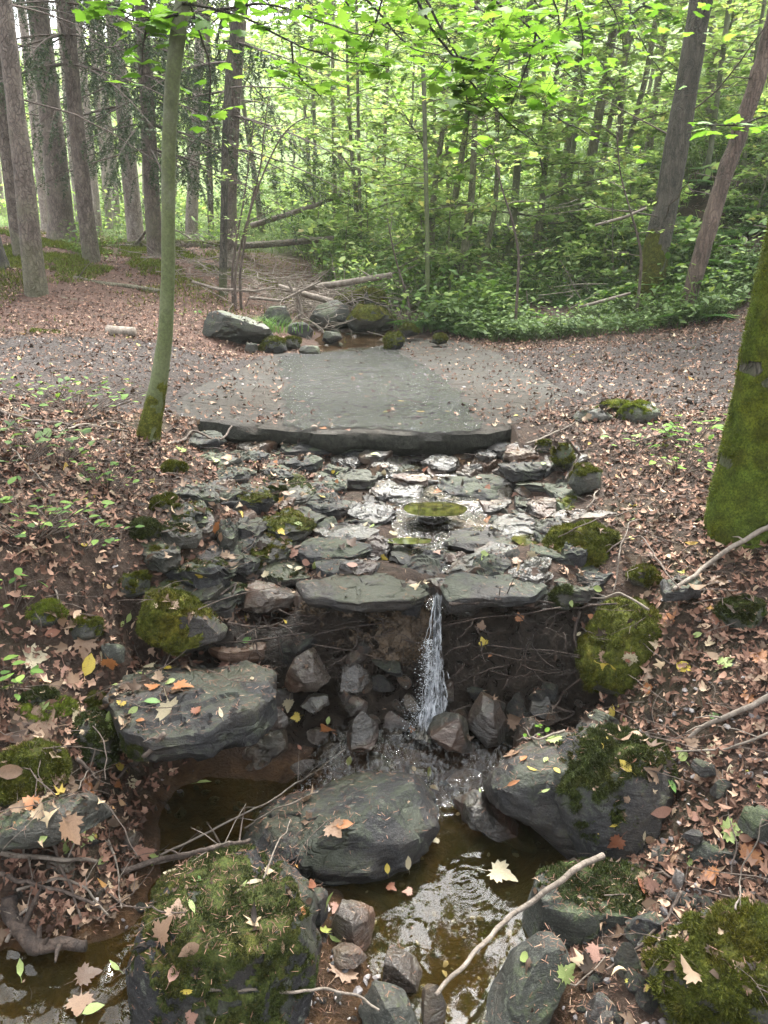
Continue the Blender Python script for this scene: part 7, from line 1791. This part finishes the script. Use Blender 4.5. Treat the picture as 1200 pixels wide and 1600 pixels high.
NAMED = [
 (265,1112,13,'cream','maple','large pale cream maple leaf on the big flat slab'), (283,1077,10,'orange','maple','tan-orange maple leaf above the cream one on the flat slab'),
 (240,1075,7,'orange','maple','crumpled orange leaf in the middle of the flat slab'), (352,1040,8,'pink','maple','pinkish leaf near the back edge of the flat slab'),
 (237,1098,7,'green','oval','small green oval leaf on the flat slab left of the cream one'), (345,1116,6,'cream','narrow','narrow cream leaf near the front edge of the flat slab'),
 (308,1112,5,'rust','maple','small rust leaf between the cream leaf and the narrow one'), (234,1042,6,'cream','maple','small cream leaf at the back of the flat slab'),
 (262,1046,5,'yellow','maple','small yellowish leaf at the back of the flat slab'), (285,1040,7,'brown','maple','dark curled leaf at the back of the flat slab'),
 (208,1110,5,'lime','oval','light green leaf at the left of the flat slab'), (180,1072,4,'lime','oval','small lime leaf at the back left corner of the flat slab'),
 (197,1077,6,'pink','maple','small pink leaf beside the lime one on the flat slab'), (222,1053,4,'lime','narrow','thin lime leaf at the back of the flat slab'),
 (267,1066,5,'lime','oval','lime leaf above the orange maple leaf'), (394,1061,3,'cream','oval','tiny cream leaf at the right of the flat slab'),
 (220,1127,4,'orange','oval','tiny orange leaf near the left front of the flat slab'),
 (511,1142,9,'orange','maple','orange maple leaf floating in front of the waterfall rocks'), (463,1120,5,'yellow','maple','small yellow leaf on the black stone'), (513,1126,4,'lime','oval','lime leaf on the water above the orange one'),
 (450,1100,7,'cream','maple','pale leaf caught beside the small wedge'), (546,1190,5,'lime','oval','light leaf on the fast water above the long boulder'), (468,1168,3,'rust','oval','tiny rust leaf on the slanting wet rock'),
 (524,1296,9,'tan','maple','curled tan leaf on the long boulder'), (538,1290,7,'orange','oval','orange leaf beside the curled tan one on the long boulder'),
 (538,1516,11,'tan','maple','big tan maple leaf on the pebble patch'), (485,1383,6,'rust','oval','rusty leaf on the grey wedge rock'), (512,1405,6,'lime','narrow','lime leaf on the wedge rock'),
 (472,1425,4,'orange','oval','small orange leaf on the wedge rock'), (525,1422,6,'pink','maple','pinkish leaf beside the purple-brown rock'), (523,1468,5,'lime','oval','yellow-green leaf under the purple-brown rock'),
 (480,1407,4,'brown','oval','brown leaf on the wedge rock'), (605,1357,4,'yellow','oval','small yellow leaf at the foot of the long boulder'),
 (306,1375,5,'green','oval','fresh green leaf on the crown of the corner boulder'), (299,1417,6,'lime','narrow','narrow green leaf on the corner boulder'), (275,1425,7,'tan','maple','brown leaf on the corner boulder crown'),
 (260,1455,9,'tan','maple','torn tan leaf on the moss of the corner boulder'), (298,1482,7,'tan','oval','curled tan leaf on the corner boulder'), (272,1520,6,'pink','oval','pale pink leaf on the left flank of the corner boulder'),
 (293,1548,5,'yellow','narrow','curved yellow leaf low on the corner boulder'), (300,1590,5,'pink','maple','pink leaf at the bottom of the corner boulder'), (397,1380,6,'cream','narrow','cream leaf at the back edge of the corner boulder'),
 (378,1387,5,'lime','narrow','lime leaf at the back edge of the corner boulder'), (432,1391,5,'lime','oval','green leaf right of the twig on the corner boulder'), (440,1480,4,'tan','narrow','thin tan leaf on the right flank of the corner boulder'),
 (222,1334,10,'pink','maple','salmon maple leaf at the edge of the left pool'), (242,1345,6,'lime','maple','yellow-green leaf beside the salmon one'), (268,1364,6,'cream','oval','pale oval leaf below the left pool'), (106,1295,12,'tan','maple','big tan leaf on the left debris'),
 (132,1308,7,'lime','maple','lime lobed leaf right of the big tan one'), (104,1322,6,'lime','maple','olive leaf below the big tan one'), (70,1310,5,'lime','oval','light green leaf left of the debris heap'),
 (12,1335,4,'green','oval','small green leaf at the left edge'), (22,1343,4,'pink','oval','pink oval leaf beside the small green one at the left edge'), (160,1347,6,'lime','oval','floating lime leaf in the brown silt'), (147,1305,3,'yellow','oval','tiny yellow leaf beside the lime lobed one'),
 (48,1258,8,'orange','maple','orange leaf on the greenish ledge'), (75,1233,7,'lime','oval','light green leaf under the left mossy stone'), (205,1223,6,'cream','maple','cream leaf on the mud below the flat slab'), (182,1226,6,'orange','maple','orange leaf on the mud left of the cream one'),
 (110,1218,5,'tan','oval','tan leaf above the ledge'), (318,1224,7,'lime','narrow','pair-like lime leaf at the edge of the brown water'), (262,1233,4,'rust','narrow','dark red leaf at the edge of the brown water'),
 (52,1028,11,'cream','maple','pale leaf on the left bank below the wide mossy boulder'), (115,1065,9,'tan','maple','tan leaf left of the flat slab'), (60,1050,8,'pink','maple','pink-brown leaf on the left bank'), (118,1118,9,'cream','maple','cream leaf by the moss cushion'),
 (20,1172,9,'tan','maple','tan leaf at the left edge above the mossy stone'), (172,1034,8,'orange','maple','orange leaf behind the flat slab corner'), (200,965,5,'lime','oval','light green leaf beside the pointed boulder'), (190,975,4,'lime','oval','second light green leaf beside the pointed boulder'),
 (382,967,4,'yellow','oval','bright yellow leaf under the brown wedge stone'), (447,972,4,'yellow','narrow','yellow leaf on the roots under the lip stone'), (385,1000,5,'green','oval','green leaf on the thin reddish slab'),
 (491,882,5,'lime','oval','lime leaf on the long grey slate'), (599,872,5,'yellow','maple','yellow leaf on the grooved slate'), (639,845,7,'yellow','oval','orange-yellow leaf on the narrow puddle'), (625,815,4,'lime','oval','small green leaf beside the round puddle'),
 (757,868,6,'lime','maple','light green leaf behind the smooth lip stone'), (800,914,4,'tan','oval','small tan leaf on the smooth lip stone'), (832,870,8,'cream','maple','cream leaf right of the lip stone'), (808,880,7,'tan','maple','tan leaf right of the rounded stone'),
 (848,725,4,'lime','oval','lime leaf near the right bank stones'), (450,795,7,'orange','oval','orange leaf on the mossy slate'), (330,790,6,'tan','maple','tan leaf on the small mossy slab'), (320,810,4,'lime','oval','green leaf on the left slabs'), (335,823,7,'orange','maple','orange leaf on the left slabs'),
 (131,852,4,'yellow','oval','bright yellow leaf on the left bank'), (400,757,6,'cream','maple','white curled leaf pair below the slab'), (447,632+140,6,'tan','oval','tan leaf in the upper cascade'), (356,716,7,'orange','maple','crumpled orange leaf under the slab edge'),
 (755,1003,5,'yellow','maple','yellow leaf on the black earth wall'), (766,1023,3,'orange','oval','tiny orange leaf below the yellow one on the earth wall'), (811,965,5,'orange','maple','orange leaf at the top of the earth wall'), (752,977,5,'tan','maple','tan leaf on the earth wall'), (892,942,4,'lime','oval','lime leaf on the level root'),
 (924,964,5,'orange','oval','orange leaf left of the big moss cushion'), (1048,967,8,'orange','maple','orange maple leaf on top of the big moss cushion'), (1010,1072,6,'cream','maple','white curled leaf on the big moss cushion'), (1018,996,5,'cream','narrow','cream leaf high on the big moss cushion'), (904,990,3,'cream','oval','tiny white leaf left of the big moss cushion'),
 (958,1113,7,'yellow','oval','bright yellow leaf behind the black angular rock'), (975,1125,5,'lime','narrow','lime leaf beside the bright yellow one'), (802,1125,9,'tan','maple','pale leaf standing by the glistening rock'), (865,1158,8,'lime','maple','greenish leaf on the dark wet rock'),
 (800,1180,8,'tan','maple','tan leaf on the wet black boulder'), (818,1187,5,'orange','oval','orange leaf on the wet black boulder'), (832,1203,5,'yellow','narrow','yellow-green leaf on the wet black boulder'), (853,1188,4,'lime','oval','light leaf on the wet black boulder'), (870,1205,4,'yellow','oval','yellow leaf near the moss-capped boulder'),
 (852,1236,4,'lime','narrow','lime leaf on the flank of the wet black boulder'), (802,1224,6,'orange','narrow','orange narrow leaf at the foot of the wet black boulder'), (750,1237,3,'lime','narrow','lime leaf at the end of the fast water'),
 (1048,1227,6,'green','oval','fresh green leaf on the side of the moss-capped boulder'), (960,1288,4,'yellow','narrow','yellow leaf on the face of the moss-capped boulder'), (1006,1306,4,'cream','narrow','cream leaf on the face of the moss-capped boulder'),
 (782,1370,12,'cream','maple','pale maple leaf floating on the reflecting pool'), (890,1350,5,'green','oval','green leaf in the shade under the moss-capped boulder'), (895,1398,6,'lime','narrow','yellow-green leaf on the green block'), (903,1390,3,'orange','oval','brown nut-like leaf on the green block'), (838,1392,4,'tan','oval','tan leaf on the green block'),
 (822,1498,6,'lime','oval','light green leaf floating beside the dome stone'), (883,1520,7,'lime','maple','yellowish leaf on the dome stone'), (895,1495,8,'pink','maple','pink leaf by the dome stone'), (930,1280+210,7,'pink','maple','pink-brown leaf in the rubble'), (1070,1487,8,'pink','maple','salmon leaf in the rubble near the right corner'),
 (1010,1508,6,'tan','oval','tan leaf in the middle of the rubble'), (1052,1343,6,'tan','maple','orange-brown leaf above the pale oval stone'), (1080,1346,5,'lime','oval','lime leaf left of the pale oval stone'), (1145,1300,9,'lime','maple','pale green leaf on the right bank stones'), (1087,1277,5,'cream','oval','cream oval leaf on the right bank'),
 (1116,1120,5,'green','oval','fresh green leaf above the pale thick branch'), (1115,1175,8,'cream','maple','cream leaf by the pale thick branch'), (1185,1028,9,'orange','maple','orange maple leaf near the right edge'), (1135,1038,8,'lime','maple','light green leaf on the right bank'), (1168,1090,7,'orange','maple','rusty leaf near the right edge'),
 (1090,993,5,'lime','oval','lime leaf right of the big moss cushion'), (986,713+100,5,'lime','oval','lime leaf in front of the moss trunk'), (1092,812,5,'lime','oval','light green oval leaf at the foot of the mossy trunk'), (985,842,4,'yellow','oval','yellow leaf over the mossy mound'), (990,790,5,'yellow','oval','yellow leaf up the right bank'),
 (932,920,6,'lime','oval','pale leaf in front of the mossy mound'), (1015,867,5,'pink','maple','pinkish leaf beside the grey block'), (950,725,5,'lime','oval','lime leaf beside the upper right stones'), (1125,910,9,'tan','maple','tan leaf on the right bank near the stick'), (505,700-30,6,'orange','maple','orange-brown leaf near the front of the slab'),
 (455,660,7,'tan','maple','tan leaf at the front edge of the slab'), (537,600,5,'rust','oval','red leaf in the middle of the slab'), (360,600,5,'tan','maple','tan leaf on the left of the slab'), (648,648,4,'lime','oval','green leaf on the wet slab'), (780,640,5,'tan','maple','tan leaf on the dry right part of the slab'), (828,600,4,'lime','oval','yellow leaf on the right part of the slab'),
 (852,655,6,'cream','maple','cream leaf at the right corner of the slab'), (32,1515,8,'lime','narrow','floating pale green leaf in the near left corner'), (135,1528,9,'brown','maple','brown leaf at the left of the corner boulder'), (125,1570,9,'tan','maple','tan leaf at the bottom left'), (145,1580,7,'lime','oval','green leaf at the bottom left'), (180,1512,6,'lime','narrow','lime leaf left of the corner boulder'),
]
for q, (px, py, cm, col, sh, lb) in enumerate(NAMED): fallen(px, py, cm * .82, col, sh, lb, None, None, q)
# more single leaves among the stones, shared labels by colour and place
zones = [(300, 870, 705, 920, 46, 'among the cascade slates', (3, 6)), (300, 860, 585, 665, 24, 'on the concrete slab', (3, 6)), (940, 1190, 960, 1400, 34, 'on the right bank', (4, 8)), (10, 200, 960, 1250, 26, 'on the near left bank', (4, 9)), (420, 700, 1120, 1480, 10, 'in the stream', (3, 5))]
for x0, x1, y0, y1, n_, where, (s0, s1) in zones:
    for k in range(n_):
        col = random.choice(['tan', 'tan', 'cream', 'pink', 'orange', 'lime', 'yellow', 'brown', 'rust'])
        fallen(random.uniform(x0, x1), random.uniform(y0, y1), random.uniform(s0, s1), col, random.choice(['maple', 'oval', 'oval']), f'small {col} fallen leaf lying {where}', f'{col} leaves {where}', None, k)

# ------------------------------------------------------------------ pale damp air between the far trees
hb = MB(); x0, x1, y0, y1, z0, z1 = -75, 86, -17, 116, -12, 90
hv = np.array([(x0,y0,z0),(x1,y0,z0),(x1,y1,z0),(x0,y1,z0),(x0,y0,z1),(x1,y0,z1),(x1,y1,z1),(x0,y1,z1)], float)
t = NT('pale_haze'); t.t.links.new(t.n('ShaderNodeVolumePrincipled', Color=(.95, 1, .93), Density=HAZE).outputs[0], t.out.inputs['Volume'])
hz_ = link('haze', raw_mesh('haze', hv, [np.array([(0,3,2,1),(4,5,6,7),(0,1,5,4),(1,2,6,5),(2,3,7,6),(3,0,4,7)])], t.m, False)); tag(hz_, 'pale haze between the far trees', kind='stuff')

# ------------------------------------------------------------------ tell apart the few things that share a label
same = {}
for o in scene.objects:
    if o.parent is None and o.get('label') and o.get('category'): same.setdefault(o['label'], []).append(o)
ORD = {2: ['the left one', 'the right one'], 3: ['leftmost', 'the middle one', 'rightmost'], 4: ['leftmost', 'second from left', 'third from left', 'rightmost'],
       5: ['leftmost', 'second from left', 'the middle one', 'fourth from left', 'rightmost'], 6: ['leftmost', 'second from left', 'third from left', 'fourth from left', 'fifth from left', 'rightmost']}
for lb, L in same.items():
    n = len(L)
    if n in ORD:
        L.sort(key=lambda o: o.location.x / max(.3, float(np.dot(np.array(o.location) - CAM, FWD))))
        for o, w in zip(L, ORD[n]):
            if len((lb + ' ' + w).replace(',', ' ').split()) <= 16: o['label'] = lb + ', ' + w
